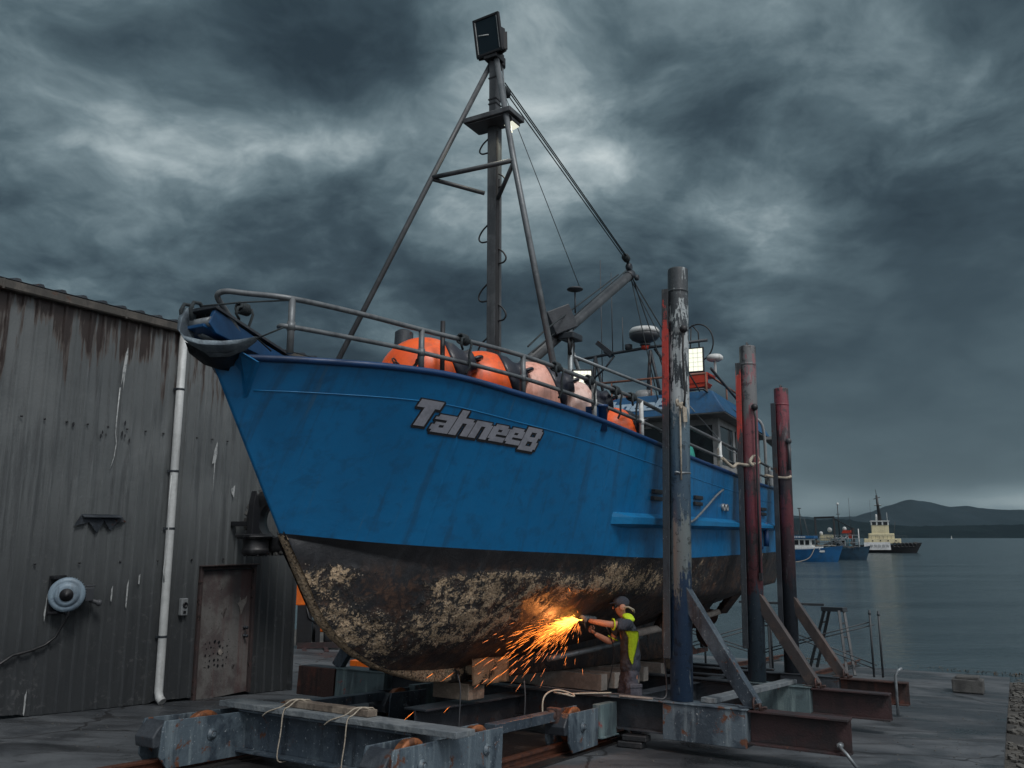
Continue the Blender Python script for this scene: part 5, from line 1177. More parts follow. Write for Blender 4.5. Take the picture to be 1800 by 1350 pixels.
def flood(c, d, w, h, parent, mat='lamp', yoke=True):
    d = d.normalized(); r_ = d.cross(Z).normalized(); u_ = r_.cross(d)
    mb = MB()
    for s_ in (-1, 1): mb.box(c + r_*s_*(w/2+.012), (.06, .024, h+.05), (d, r_, u_)); mb.box(c + u_*s_*(h/2+.012), (.06, w, .024), (d, r_, u_))
    rows = [[c + d*dd + r_*a_*s_*w/2 + u_*b_*s_*h/2 for a_, b_ in ((-1, -1), (1, -1), (1, 1), (-1, 1), (-1, -1))] for dd, s_ in ((0, 1), (-.10, .75), (-.14, .7))]
    mb.grid(rows, False); mb.face([mb.bm.verts.new(p) for p in rows[-1][:4]])
    mb.box(c - d*.05 - u_*(h/2+.06), (.05, w*.5, .06), (d, r_, u_))
    f = emit(mb, 'floodlight', M['black'], parent, bevel=.004)
    mb = MB(); mb.box(c + d*.02, (.012, w, h), (d, r_, u_)); emit(mb, 'lamp_glass', M[mat], f)
    mb = MB()
    for k in range(1, 5): mb.box(c + d*.03 + r_*(k/5-.5)*w, (.004, .003, h), (d, r_, u_)); 
    for k in range(1, 5): mb.box(c + d*.032 + u_*(k/5-.5)*h, (.004, w, .003), (d, r_, u_))
    emit(mb, 'lamp_guard', M['grey'], f)
flood(P(2.28, .46, 4.80), -A*.8+Bv*.45+Z*.05, .26, .30, ap)
mb = MB(); mb.box(P(2.25, .42, 4.55), (.18, .52, .03)); mb.tube([P(2.25, .30, 4.54), P(2.25, .3, 4.3)], .03, 6); emit(mb, 'lamp_bracket', M['timber_pale'], ap)

# wheelhouse
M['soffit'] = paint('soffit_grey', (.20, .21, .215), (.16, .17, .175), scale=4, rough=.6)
M['house'] = paint('house_grey', (.30, .31, .315), (.24, .25, .255), scale=3, streak=(.15, .155, .155), rough=.5)
FU, HV = 6.0, 1.42
mb = MB()
for sg in (1, -1):
    mb.prism([P(FU, sg*HV, 2.9), P(9.0, sg*HV, 2.85), P(9.0, sg*HV, 3.75), P(FU, sg*HV, 3.78)], -Bv*sg*.05)      # below the side windows
    mb.prism([P(FU, sg*HV, 4.50), P(9.0, sg*HV, 4.45), P(9.0, sg*HV, 4.75), P(FU, sg*HV, 4.80)], -Bv*sg*.05)
    for u0, u1 in ((FU, FU+.12), (6.95, 7.1), (7.75, 7.95), (8.7, 9.0)): mb.box(P((u0+u1)/2, sg*(HV-.025), 4.13), (u1-u0, .045, .74))
mb.box(P(FU+.03, 0, 3.34), (.06, 2*HV-.1, .90)); mb.box(P(FU+.03, 0, 4.62), (.06, 2*HV-.1, .22))
for v_ in (-1.34, -.48, .42, 1.34): mb.box(P(FU+.03, v_, 4.15), (.055, .07, .72))
mb.box(P(9.0, 0, 3.8), (.05, 2*HV-.1, 1.9))
wh = emit(mb, 'wheelhouse', M['house'], boat)
mb = MB()
for a_, b_ in ((-1.3, -.52), (-.44, .38), (.46, 1.3)): mb.box(P(FU+.035, (a_+b_)/2, 4.15), (.012, b_-a_, .72))
for sg in (1, -1):
    for u0, u1 in ((FU+.12, 6.95), (7.1, 7.75), (7.95, 8.7)): mb.box(P((u0+u1)/2, sg*(HV-.02), 4.13), (u1-u0, .012, .74))
emit(mb, 'window_pane', M['glass'], wh)
mb = MB(); mb.box(P(7.42, HV+.02, 4.0), (.62, .03, 1.0)); emit(mb, 'door_panel', M['door_pale'] if 'door_pale' in M else M['galv'], wh, bevel=.01)
V0, V1 = (5.48, 1.70, 4.66), (5.70, 1.42, 5.09)
mb = MB()
ring0 = [P(V0[0], -V0[1], V0[2]), P(V0[0], V0[1], V0[2]), P(9.2, 1.62, 4.55), P(9.2, -1.62, 4.55)]
ring1 = [P(V1[0], -V1[1], V1[2]), P(V1[0], V1[1], V1[2]), P(9.0, 1.4, 4.97), P(9.0, -1.4, 4.97)]
a_ = [mb.bm.verts.new(p) for p in ring0]; b_ = [mb.bm.verts.new(p) for p in ring1]
for i in range(4): mb.face([a_[i], a_[(i+1) % 4], b_[(i+1) % 4], b_[i]])
mb.face(b_)
vis = emit(mb, 'visor_roof', M['visor'] if 'visor' in M else M['blue_trim'], wh, bevel=.02)
M['visor'] = paint('visor_blue', (.010, .085, .20), (.008, .065, .155), scale=3, streak=(.03, .06, .09), rough=.4); vis.data.materials.clear(); vis.data.materials.append(M['visor'])
mb = MB(); mb.prism([P(V0[0]+.01, -V0[1]+.01, V0[2]-.02), P(V0[0]+.01, V0[1]-.01, V0[2]-.02), P(9.15, 1.6, 4.52), P(9.15, -1.6, 4.52)], Z*.018)
mb.bar(P(8.6, 1.75, 4.5), P(9.8, 1.75, 4.35), .06, .3, side=Z); emit(mb, 'soffit', M['soffit'], wh)
cells2, W2 = word_cells('TahneeB', 1, [2, 0, 0, 0, 0, 0, 0])
vn = (P(*V1) - P(*V0)); vn = Vector((vn.x, vn.y, vn.z)) - Bv*vn.dot(Bv); vh = vn.normalized(); vout = Bv.cross(vh).normalized()
if vout.dot(-A) < 0: vout = -vout
def name_on_visor(x, y, off):
    fx = x/W2; fy = y/20; b0 = P(V0[0], 0, V0[2]) + vh*(.14 + fy*.25)
    return b0 + Bv*(-1.08 + 1.66*fx + .10*fy) + vout*off
mb = MB(); letters(mb, cells2, name_on_visor, .0, .012); M['visor_letter'] = paint('visor_letter', (.34, .45, .55), (.28, .38, .47), scale=5, rough=.5); emit(mb, 'visor_name', M['visor_letter'], vis)
# roof gear
M['rail_rust'] = paint('rusty_rail', (.20, .085, .055), (.13, .06, .045), scale=6, rough=.6)
mb = MB()
zr = 5.42
mb.tube([P(5.75, -1.3, zr), P(5.75, 1.3, zr), P(8.2, 1.32, zr-.1)], .022, 8)
for u_, v_ in ((5.75, -1.3), (5.75, -.55), (5.75, .25), (5.75, 1.3), (7, 1.32), (8.2, 1.32)): mb.tube([P(u_, v_, 4.9), P(u_, v_, zr - (0 if u_ < 6 else .05*(u_-5.75)))], .018, 6)
emit(mb, 'roof_rail', M['rail_rust'], wh)
mb = MB(); mb.tube([P(5.95, -1.35, 5.98), P(5.9, -.6, 6.02), P(5.9, .2, 6.06), P(5.95, 1.3, 6.08)], .03, 8)
for v_ in (-.95, .2): mb.tube([P(5.9, v_, 6.0), P(6.05, v_-.15, 4.95)], .035, 8); mb.tube([P(5.9, v_, 6.0), P(6.05, v_+.16, 4.95)], .03, 8)
mb.tube([P(6, .25, 6.05), P(6.3, .9, 4.95)], .03, 8)
emit(mb, 'gear_gantry', M['steel_dark'], wh)
mb = MB(); mb.lathe(P(5.9, .1, 6.10), Z, [(.10, 0), (.10, .04), (.04, .05)], 12); mb.lathe(P(5.92, .08, 6.22), Z, [(.06, -.08), (.24, 0), (.29, .06), (.29, .12)], 24); rd = emit(mb, 'radar_base', M['grey_dark'], wh)
mb = MB(); mb.lathe(P(5.92, .08, 6.335), Z, [(.295, 0), (.29, .06), (.25, .11), (.10, .14), (.01, .145)], 24); emit(mb, 'radar_dome', M['white'], rd)
mb = MB(); mb.lathe(P(5.9, .1, 6.02), Z, [(.05, 0), (.08, .02), (.08, .08), (.05, .10)], 12); emit(mb, 'red_lamp', M['red'], wh)
mb = MB(); mb.box(P(5.92, -.75, 6.14), (.10, .42, .09), ((A).normalized(), (Bv*.75-Z*.66).normalized(), (Z*.75+Bv*.66).normalized())); mb.tube([P(5.92, -.62, 5.98), P(5.92, -.75, 6.1)], .05, 8); mb.tube([P(5.92, -.55, 5.98), P(5.92, -.75, 5.75), P(5.95, -1.1, 5.5)], .02, 6); emit(mb, 'horn_light', M['steel_dark'], wh)
mb = MB(); mb.lathe(P(5.92, -.25, 6.06), Z, [(.045, 0), (.075, .02), (.075, .10), (.05, .11)], 12); emit(mb, 'small_lamp', M['grey_dark'], wh)
mb = MB()
for u_, v_, z0, z1 in ((6.0, -.85, 5.0, 8.0), (6.0, -.62, 6.0, 7.7), (6.0, -.40, 6.05, 6.75), (5.85, -1.02, 4.9, 5.9)): mb.tube([P(u_, v_, z0), P(u_, v_, z1)], [.012, .007], 6)
emit(mb, 'whip_antenna', M['grey_dark'], wh)
mb = MB(); mb.box(P(6.0, 1.02, 5.42), (.5, .62, .05)); mb.box(P(5.76, 1.02, 5.33), (.03, .62, .16)); mb.prism([P(5.76, .75, 5.25), P(5.76, 1.33, 5.25), P(5.76, 1.28, 5.18), P(5.76, .86, 5.16)], A*.3); tray = emit(mb, 'lamp_tray', M['red'], wh, bevel=.01)
for v_ in (.78, 1.28):
    mb = MB(); mb.tube([P(5.8, v_, 4.95), P(5.8, v_, 5.3)], .028, 8); emit(mb, 'tray_leg', M['rail_rust'], tray)
flood(P(5.82, 1.02, 5.70), -A*.95+Bv*.10+Z*.02, .42, .42, wh)
mb = MB(); mb.lathe(P(6.1, 1.38, 5.70), Z, [(.10, 0), (.15, .03), (.15, .08), (.11, .12), (.02, .14)], 18); mb.tube([P(6.1, 1.38, 5.4), P(6.1, 1.38, 5.72)], .025, 8); emit(mb, 'gps_dome', M['white'], wh)
mb = MB(); lc_ = P(6.25, 1.02, 6.12)
mb.tube([lc_ + Bv*math.cos(t_)*.30 + Z*math.sin(t_)*.36 for t_ in [i*.20-1.2 for i in range(24)]], .014, 6); mb.tube([lc_ - Bv*.10 + Z*.36, lc_ + Bv*.02 + Z*.2, lc_ + Bv*.03 - Z*.35], .014, 6); mb.tube([lc_ - Bv*.12 + Z*.30, lc_ - Bv*.16 - Z*.3], .012, 6); emit(mb, 'loop_antenna', M['black'], wh)
mb = MB(); mb.tube([P(5.75, 1.40, 5.5), P(7.6, 1.50, 5.0), P(8.2, 1.5, 4.95)], .025, 8); mb.tube([P(5.6, .95, 5.12), P(5.55, 1.30, 5.10), P(6.8, 1.62, 4.75)], .02, 8); emit(mb, 'hand_rail', M['steel_dark'], wh)
mb = MB(); mb.box(P(6.0, -.35, 5.06), (.4, .55, .22)); mb.lathe(P(5.9, .05, 4.95), Z, [(.18, 0), (.20, .2), (.14, .28)], 14); emit(mb, 'roof_locker', M['house'], wh, bevel=.03)
mb = MB(); mb.tube([P(5.25, .98, 4.96), P(6.1, 1.55, 4.05), P(6.6, 1.86, 3.85)], .010, 5); mb.lathe(P(5.9, 1.42, 4.25), A+Bv*.3-Z, [(.02, 0), (.03, .03), (.03, .12), (.02, .15)], 8); emit(mb, 'wire_stay', M['galv'], boat)
# deck clutter
mb = MB()
rows = []
for i in range(13):
    th = math.pi*i/12; rows.append([P(2.3+1.3*k/6, 1.25+.55*math.cos(th), 3.2 + (.72 - .1*(k/6))*math.sin(th)*(.9+.1*noise.noise(Vector((k, i, 0))))) for k in range(7)])
mb.grid(rows); emit(mb, 'hatch_cover', M['tarp'] if 'tarp' in M else M['house'], boat)
mb = MB(); mb.box(P(-.15, SHV(-.15)-.10, SHZ(-.15)+.02), (.12, .12, .30)); mb.lathe(P(-.05, SHV(-.05)-.05, SHZ(-.05)-.1), Z, [(.07, 0), (.07, .28), (.085, .28), (.085, .31)], 12); emit(mb, 'bulwark_post', M['cap_blue'], boat)
mb = MB(); mb.tube([P(-2.35, 1.12, 3.9), P(-2.35, 1.12, 4.60)], .024, 8); emit(mb, 'rod_post', M['black'], boat)
mb = MB(); mb.tube(smooth_path([P(8.0, 1.75, 3.5), P(8.0, 1.75, 4.6), P(7.9, 1.6, 4.85)]), .03, 8); mb.bar(P(7.6, 1.9, 3.62), P(9.3, 1.78, 3.62), .02, .28, side=Bv); emit(mb, 'stern_frame', M['house'], boat)

for nm_, k_ in (('bow_platform', .12), ('platform_grating', .12), ('bow_roller', .12), ('bow_roller.001', .12), ('roller_hoop', .19)):
    if nm_ in bpy.data.objects: bpy.data.objects[nm_].data.transform(Matrix.Translation(A*k_))

# ------------------------------------------------------------------ things on and around the boat
def buoy(u, v, z, r, mat, label, tilt=.35):
    c = P(u, v, z); ax = (A*.52 + Bv*.74 + Z*tilt).normalized()
    b = thing('mooring_buoy', c - Z*r, label, 'buoy', 'round buoys behind the bow rail')
    mb = MB(); prof = []
    for i in range(25):
        th = math.pi*(i/24); prof.append((r*math.sin(th)*1.0, -r*math.cos(th)*1.08))
    mb.lathe(c, ax, [p for p in prof if p[1] < r*.82], 32); mb.lathe(c, ax, [(.3*r, -1.07*r), (.05, -1.10*r)], 16)
    emit(mb, 'float', mat, b)
    mb = MB(); mb.lathe(c, ax, [(r*.69, r*.75), (r*.68, r*.84), (r*.57, r*.99), (r*.38, r*1.10), (r*.30, r*1.2), (r*.30, r*1.32), (r*.2, r*1.36), (r*.05, r*1.36)], 26); cp = emit(mb, 'end_cap', M['navy'], b)
    mb = MB(); e_ = c + ax*r*1.36; s_ = ax.cross(Z).normalized()
    mb.tube([e_ + (s_*math.cos(t_) + ax*math.sin(t_))*r*.18 for t_ in [k*.628 for k in range(10)]], r*.055, 6, closed=True); emit(mb, 'eye', M['navy'], cp)
    return b
buoy(-2.05, .66, 4.11, .43, M['orange'], 'largest bright orange buoy, nearest the bow')
buoy(-1.34, .90, 4.09, .415, M['orange'], 'bright orange buoy with a black end, second from the bow')
buoy(-.64, 1.10, 4.06, .43, M['pink'], 'bleached pale orange buoy in the middle of the row')
buoy(.10, 1.28, 3.95, .42, M['cream_pink'], 'palest pink buoy, beside the small blue bollard')
buoy(1.0, 1.48, 3.82, .32, M['orange'], 'small orange buoy farthest aft, half hidden by its black end')
CHL = [P(-2.95, 1.0, 4.10), P(-2.86, 1.01, 4.04), P(-2.78, 1.02, 4.0), P(-2.70, 1.03, 4.07), P(-2.64, 1.04, 4.16), P(-2.62, 1.05, 4.22)]
mb = MB()
for k in range(14):
    f = k/13*5; i = min(int(f), 4); p = CHL[i].lerp(CHL[i+1], f-i); tg = (CHL[i+1]-CHL[i]).normalized(); sd_ = tg.cross(Z).normalized() if k % 2 else tg.cross(Bv).normalized()
    mb.tube([p + tg*math.cos(t_)*.034 + sd_*math.sin(t_)*.02 for t_ in [j*.785 for j in range(8)]], .008, 5, closed=True)
emit(mb, 'rail_chain', M['rusty'], label='short chain looped at the foot of the second rail stanchion', cat='chain')
an = thing('anchor', P(-4.5, .1, 3.92), 'grey galvanised plough anchor stowed in the roller at the bow', 'anchor')
M['anchor'] = paint('anchor_galv', (.13, .165, .19), (.07, .09, .11), scale=5, streak=(.06, .07, .08), streak_amt=.5, rust=(.14, .07, .045), rust_at=.68, rough=.38, metal=.5, bump=.2)
def blade(path, widths, thick, nrm):            # bent plate: path, half widths across, thickness
    mb = MB(); nrm = [Vector(n_).normalized() for n_ in nrm]; rows = []
    for p, w_, n_ in zip(path, widths, nrm):
        p = Vector(p); rows.append([p + n_*thick + Vector(w_)*s_*1.0 for s_ in (-1, -.5, 0, .5, 1)] + [p - n_*thick + Vector(w_)*s_ for s_ in (1, .5, 0, -.5, -1)])
    V_ = [[mb.bm.verts.new(q_) for q_ in r] for r in rows]
    for a_, b_ in zip(V_, V_[1:]):
        for k in range(10): mb.face([a_[k], a_[(k+1) % 10], b_[(k+1) % 10], b_[k]], True)
    mb.face(V_[0]); mb.face(V_[-1][::-1]); return mb
pa = [atp for atp in [P(-4.50, -.10, 4.42), P(-4.56, -.07, 4.30), P(-4.60, -.02, 4.17), P(-4.60, .05, 4.08), P(-4.54, .17, 4.03), P(-4.45, .30, 4.03), P(-4.36, .40, 4.07), P(-4.28, .47, 4.13)]]
wd = [A*.06+Z*.01, A*.07+Z*.0, A*.075-Z*.01, A*.07-Z*.03, A*.06-Z*.045, A*.055-Z*.04, A*.045-Z*.02, A*.015]
emit(blade(pa, wd, .022, [Bv, Bv-Z*.3, Bv-Z*.8, -Z-A*.2+Bv*.5, -Z-A*.4, -Z-A*.4-Bv*.2, -Z-A*.3-Bv*.5, -Z-Bv*.6]), 'fluke', M['anchor'], an, bevel=.006)
mb = MB(); rows = [[P(-4.60, -.02, 4.10), P(-4.60, .06, 4.06), P(-4.53, .18, 4.00), P(-4.44, .31, 4.0), P(-4.30, .44, 4.09)],
 [P(-4.52, -.06, 4.02), P(-4.52, .05, 3.99), P(-4.47, .15, 3.95), P(-4.38, .25, 3.97), P(-4.27, .34, 4.06)],
 [P(-4.36, -.06, 3.95), P(-4.36, .03, 3.92), P(-4.33, .10, 3.90), P(-4.26, .16, 3.94), P(-4.20, .22, 4.04)],
 [P(-4.17, -.05, 3.93), P(-4.17, .02, 3.91), P(-4.16, .06, 3.91), P(-4.15, .08, 3.96), P(-4.12, .12, 4.05)]]
mb.grid(rows); bmesh.ops.solidify(mb.bm, geom=mb.bm.faces[:], thickness=.025); emit(mb, 'crown', M['steel_dark'], an)
mb = MB(); mb.bar(P(-4.55, .03, 4.09), P(-3.75, .03, 4.18), .035, .07); emit(mb, 'shank', M['anchor'], an, bevel=.006)
mb = MB(); mb.box(P(-4.30, .12, 4.10), (.42, .14, .045), ((A+Z*.1).normalized(), Bv, (Z-A*.1).normalized())); emit(mb, 'stock_bar', M['blue'], an, bevel=.01)
nt_ = MB(); nt_.lathe(P(3.55, 1.35, 3.55), Bv, [(.10, -.3), (.42, -.28), (.40, -.2), (.30, 0), (.40, .2), (.42, .28), (.10, .30)], 24)
M['teal'] = paint('teal_net', (.03, .33, .27), (.02, .20, .17), scale=14, rough=.8, bump=.5)
emit(nt_, 'net_drum', M['teal'], label='teal net wound on a drum inside the rail behind the tallest post', cat='net drum')
mb = MB(); mb.box(P(4.32, 1.90, 3.74), (.10, .05, .32)); emit(mb, 'sling_strap', M['timber_pale'], label='cream and yellow sling hung over the side rail between two posts', cat='sling', bevel=.012)
an.location += A*.14
# lines that hold the posts
def ringpts(u, v, h, r, n=14): return [GT(u, v, h) + AS*math.cos(k*2*math.pi/n)*r + Bv*math.sin(k*2*math.pi/n)*r for k in range(n+1)]
rg = [GT(1.12, 2.0, 3.38)] + [GT(1.12, 2.2, 3.36-.006*k) + (AS*math.cos(t_)*.155 + Bv*math.sin(t_)*.155) for k, t_ in enumerate([3.8+.42*i for i in range(14)])] + [GT(1.30, 2.22, 3.1), GT(1.35, 2.2, 2.80), GT(1.55, 2.12, 2.72), GT(2.1, 2.08, 2.80), GT(2.8, 2.04, 3.05), GT(3.5, 2.0, 3.32), GT(3.9, 1.98, 3.45)]
rope('post_line', rg, .017, M['galv'], 'grey line looped round the tallest post and made fast to the boat')
rope('post_line', [P(4.2, 1.98, 3.72), P(4.5, 2.05, 3.60), GT(4.50, 2.05, 3.95), GT(4.5, 2.22, 3.92), GT(4.56, 2.30, 3.95), GT(4.7, 2.36, 4.0), GT(4.6, 2.32, 4.1), GT(4.5, 2.26, 3.98), GT(4.48, 2.32, 3.9)], .028, M['rope'], 'cream rope knotted round the middle red and grey post')
rope('post_line', [P(6.9, 2.0, 3.62), GT(6.98, 2.05, 4.08), GT(6.96, 2.28, 4.05), GT(7.02, 2.36, 4.08), GT(7.1, 2.3, 4.1), GT(7.0, 2.25, 3.98)], .026, M['rope'], 'pale rope knotted round the dark maroon post')
mb = MB()
for k, (du, dv, dz, r_) in enumerate([(-.06, .0, .0, .035), (-.02, .05, -.03, .03), (-.09, .05, -.05, .028)]): mb.tube([GT(.97+du, 2.28+dv, 4.18+dz) + AS*math.cos(t_)*r_ + NS*math.sin(t_)*r_*1.2 for t_ in [j*.785 for j in range(8)]], .014, 6, closed=True)
mb.prism([GT(.93, 2.33, 4.14), GT(.98, 2.37, 4.12), GT(1.0, 2.37, 3.94), GT(.95, 2.34, 3.93)], Bv*.015 - AS*.012); mb.tube([GT(.96, 2.3, 4.1), GT(.97, 2.3, 3.6), GT(.98, 2.3, 3.2)], .012, 6)
emit(mb, 'post_shackle', M['rope'], label='rope knot and white tag on the tallest post beside the name on the wheelhouse', cat='knot')
mb = MB()
for bu_, z0, z1 in ((1.0, 5.15, 4.1),): mb.tube([GT(bu_-.06, 2.36, z0), GT(bu_-.05, 2.345, z0-.3), GT(bu_-.02, 2.36, z1+.2), GT(bu_-.04, 2.35, z1)], .014, 6); mb.ball(GT(bu_-.05, 2.36, z0+.02), .055, 10)
emit(mb, 'post_tackle', M['black'], label='black tackle and line hanging high on the tallest post', cat='tackle')
mb = MB(); mb.tube([GT(4.5, 2.34, 4.9), GT(4.5, 2.37, 4.7), GT(4.52, 2.36, 3.4), GT(4.55, 2.35, 2.2)], .016, 6); mb.ball(GT(4.5, 2.36, 4.88), .06, 10); mb.box(GT(4.55, 2.36, 2.15), (.05, .05, .12), AXS)
emit(mb, 'post_tackle', M['black'], label='black tackle and chain hanging on the middle post', cat='tackle')
mb = MB(); mb.tube([GT(6.98, 2.36, 4.7), GT(6.97, 2.37, 4.5), GT(6.98, 2.36, 4.2)], .03, 6); mb.ball(GT(6.98, 2.36, 4.75), .06, 10); emit(mb, 'post_tackle', M['grey_dark'], label='dark tackle hanging on the maroon post', cat='tackle')

# ------------------------------------------------------------------ the worker with his grinder
man = thing('person', Vector((1.50, 11.15, gz(1.50, 11.15))), 'worker in navy and lime shirt, grey trousers and dark cap grinding the hull', 'person')
F = Vector((-.995, -.10, 0)).normalized(); L = Vector((-F.y*-1, F.x, 0)); L = Vector((.10, -.995, 0)).normalized()      # facing left, his left side to the camera
mo_ = man.location
def J(f, l, z): return mo_ + F*f + L*l + Z*z
def skin(name, joints, edges, mat, parent, sub=2, smooth=True):
    # joints: name -> (pos, (rx, ry))
    names = list(joints); me = bpy.data.meshes.new(name); M0 = wm(parent).inverted()
    me.from_pydata([M0 @ joints[n][0] for n in names], [(names.index(a_), names.index(b_)) for a_, b_ in edges], [])
    o = bpy.data.objects.new(name, me); COL.objects.link(o); o.parent = parent
    sm = o.modifiers.new('skin', 'SKIN'); sm.use_smooth_shade = True; sm.branch_smoothing = .4
    for i, n in enumerate(names):
        r_ = joints[n][1]; me.skin_vertices[0].data[i].radius = r_ if isinstance(r_, tuple) else (r_, r_)
    me.skin_vertices[0].data[0].use_root = True
    ss = o.modifiers.new('sub', 'SUBSURF'); ss.levels = sub; ss.render_levels = sub
    me.materials.append(mat)
    if name in ('shirt', 'trousers'):
        ss.levels = ss.render_levels = 4; o.modifiers.new('folds', 'DISPLACE'); tx = bpy.data.textures.new('cloth_folds', 'CLOUDS'); tx.noise_scale = .10; tx.noise_depth = 2
        o.modifiers['folds'].texture = tx; o.modifiers['folds'].strength = .05; o.modifiers['folds'].mid_level = .5
    return o
M['skin'] = paint('skin', (.42, .20, .13), (.36, .16, .10), scale=6, rough=.5, bump=.05)
M['navy_cloth'] = paint('navy_cloth', (.030, .036, .050), (.045, .052, .068), scale=5, streak=(.02, .023, .032), streak_amt=.5, rough=.9, bump=.8, bump_scale=14)
M['grey_cloth'] = paint('grey_cloth', (.052, .054, .072), (.080, .083, .102), scale=5, streak=(.03, .03, .042), streak_amt=.5, rough=.9, bump=.8, bump_scale=14)
M['lime'] = paint('hi_vis_lime', (.52, .72, .02), (.42, .60, .015), scale=5, rough=.8, bump=.2)
M['glove'] = paint('work_glove', (.09, .04, .03), (.06, .03, .028), scale=8, rough=.8)
hipz = .88
sho = {'L': J(.05, .185, 1.43), 'R': J(.07, -.185, 1.42)}
elb = {'L': J(.31, .215, 1.44), 'R': J(.20, -.20, 1.17)}
wri = {'L': J(.545, .06, 1.475), 'R': J(.44, -.06, 1.30)}
jt = {'pelvis': (J(0, 0, hipz), (.13, .10)), 'waist': (J(.0, 0, 1.05), (.125, .095)), 'chest': (J(.0, 0, 1.30), (.145, .11)), 'collar': (J(.03, 0, 1.455), (.085, .07)), 'neck': (J(.075, 0, 1.52), (.052, .052)), 'jaw': (J(.115, 0, 1.575), (.062, .066)), 'head': (J(.115, 0, 1.665), (.075, .09)), 'crown': (J(.105, 0, 1.72), (.055, .065))}
ed = [('pelvis', 'waist'), ('waist', 'chest'), ('chest', 'collar'), ('collar', 'neck'), ('neck', 'jaw'), ('jaw', 'head'), ('head', 'crown')]
for s_, sg in (('L', 1), ('R', -1)):
    jt['sho'+s_] = (sho[s_], .058); jt['elb'+s_] = (elb[s_], .043); jt['fore'+s_] = (elb[s_].lerp(wri[s_], .3), .044); jt['wri'+s_] = (wri[s_], .029)
    ed += [('collar', 'sho'+s_), ('sho'+s_, 'elb'+s_), ('elb'+s_, 'fore'+s_), ('fore'+s_, 'wri'+s_)]
    hp_ = J(-.01, .10*sg, .84); kn = J(.035 if sg > 0 else .09, .115*sg, .47); ak = J(-.04 if sg > 0 else .03, .115*sg, .09)
    jt['hip'+s_] = (hp_, .085); jt['knee'+s_] = (kn, .058); jt['calf'+s_] = (kn.lerp(ak, .3), .058); jt['ank'+s_] = (ak, .038); jt['toe'+s_] = (ak + F*.15 - Z*.055, (.04, .03))
    ed += [('pelvis', 'hip'+s_), ('hip'+s_, 'knee'+s_), ('knee'+s_, 'calf'+s_), ('calf'+s_, 'ank'+s_), ('ank'+s_, 'toe'+s_)]
# hands: palm then four fingers and a thumb closed round the tool
body_ = skin('body', jt, ed, M['skin'], man)
GD = Vector((.836, 10.98, 1.485))
tool_ax = (J(.545, .03, 1.49) - GD).normalized()
for s_, sg in (('L', 1), ('R', -1)):
    w0 = wri[s_]; fd = ((GD + tool_ax*(.12 if sg > 0 else .15)) - w0); fd = (w0 - elb[s_]).normalized()*.6 + fd.normalized()*.4; fd.normalize()
    sd_ = Z.cross(fd).normalized(); up_ = fd.cross(sd_)
    hj = {'w': (w0, .028), 'p1': (w0 + fd*.045, (.040, .020)), 'p2': (w0 + fd*.085, (.042, .018))}; he = [('w', 'p1'), ('p1', 'p2')]
    hands = skin('hand', hj, he, M['glove'] if sg > 0 else M['skin'], man, 1)
    for k in range(4):
        b_ = w0 + fd*.088 + up_*(.030 - .019*k); ln = (.034, .040, .037, .028)[k]
        c1 = b_ + fd*ln; c2 = c1 + (fd*.25 - sd_*sg*.9).normalized()*ln*.75; c3 = c2 + (-fd*.7 - sd_*sg*.5).normalized()*ln*.5
        skin('finger', {'a': (b_ - fd*.02, .0105), 'b': (c1, .0100), 'c': (c2, .0092), 'd': (c3, .008)}, [('a', 'b'), ('b', 'c'), ('c', 'd')], M['glove'] if sg > 0 else M['skin'], hands, 1)
    tb = w0 + fd*.035 + up_*.035; skin('thumb', {'a': (tb, .013), 'b': (tb + fd*.03 + up_*.022, .0125), 'c': (tb + fd*.058 + up_*.018 - sd_*sg*.02, .0105)}, [('a', 'b'), ('b', 'c')], M['glove'] if sg > 0 else M['skin'], hands, 1)
# shirt, trousers, boots, cap, goggles and ear defenders
sj = {'hem': (J(-.005, 0, .80), (.185, .135)), 'hip': (J(0, 0, .92), (.178, .132)), 'waist': (J(.0, 0, 1.06), (.170, .128)), 'chest': (J(.0, 0, 1.29), (.182, .138)), 'collar': (J(.03, 0, 1.445), (.105, .088)), 'neck': (J(.06, 0, 1.505), (.070, .068))}
se = [('hem', 'hip'), ('hip', 'waist'), ('waist', 'chest'), ('chest', 'collar'), ('collar', 'neck')]
for s_ in 'LR':
    sj['s'+s_] = (sho[s_] , .082); sj['e'+s_] = (sho[s_].lerp(elb[s_], .70), .070); se += [('chest' if 0 else 'collar', 's'+s_), ('s'+s_, 'e'+s_)]
shirt = skin('shirt', sj, se, M['navy_cloth'], man)
tj = {'belt': (J(-.005, 0, 1.0), (.150, .112)), 'pelvis': (J(-.01, 0, .90), (.155, .118))}; te = [('belt', 'pelvis')]
for s_, sg in (('L', 1), ('R', -1)):
    hp_, kn, ak = jt['hip'+s_][0], jt['knee'+s_][0], jt['ank'+s_][0]
    tj['h'+s_] = (hp_.lerp(kn, .25), .100); tj['m'+s_] = (hp_.lerp(kn, .6), .094); tj['k'+s_] = (kn, .083); tj['c'+s_] = (kn.lerp(ak, .5), .080); tj['a'+s_] = (ak + Z*.02, .072)
    te += [('pelvis', 'h'+s_), ('h'+s_, 'm'+s_), ('m'+s_, 'k'+s_), ('k'+s_, 'c'+s_), ('c'+s_, 'a'+s_)]
trs = skin('trousers', tj, te, M['grey_cloth'], man)
mb = MB(); mb.box(J(-.01, .225, .63), (.15, .03, .19), (F, L, Z)); mb.box(J(-.01, .238, .70), (.16, .02, .05), (F, L, Z)); emit(mb, 'leg_pocket', M['grey_cloth'], trs, bevel=.012)
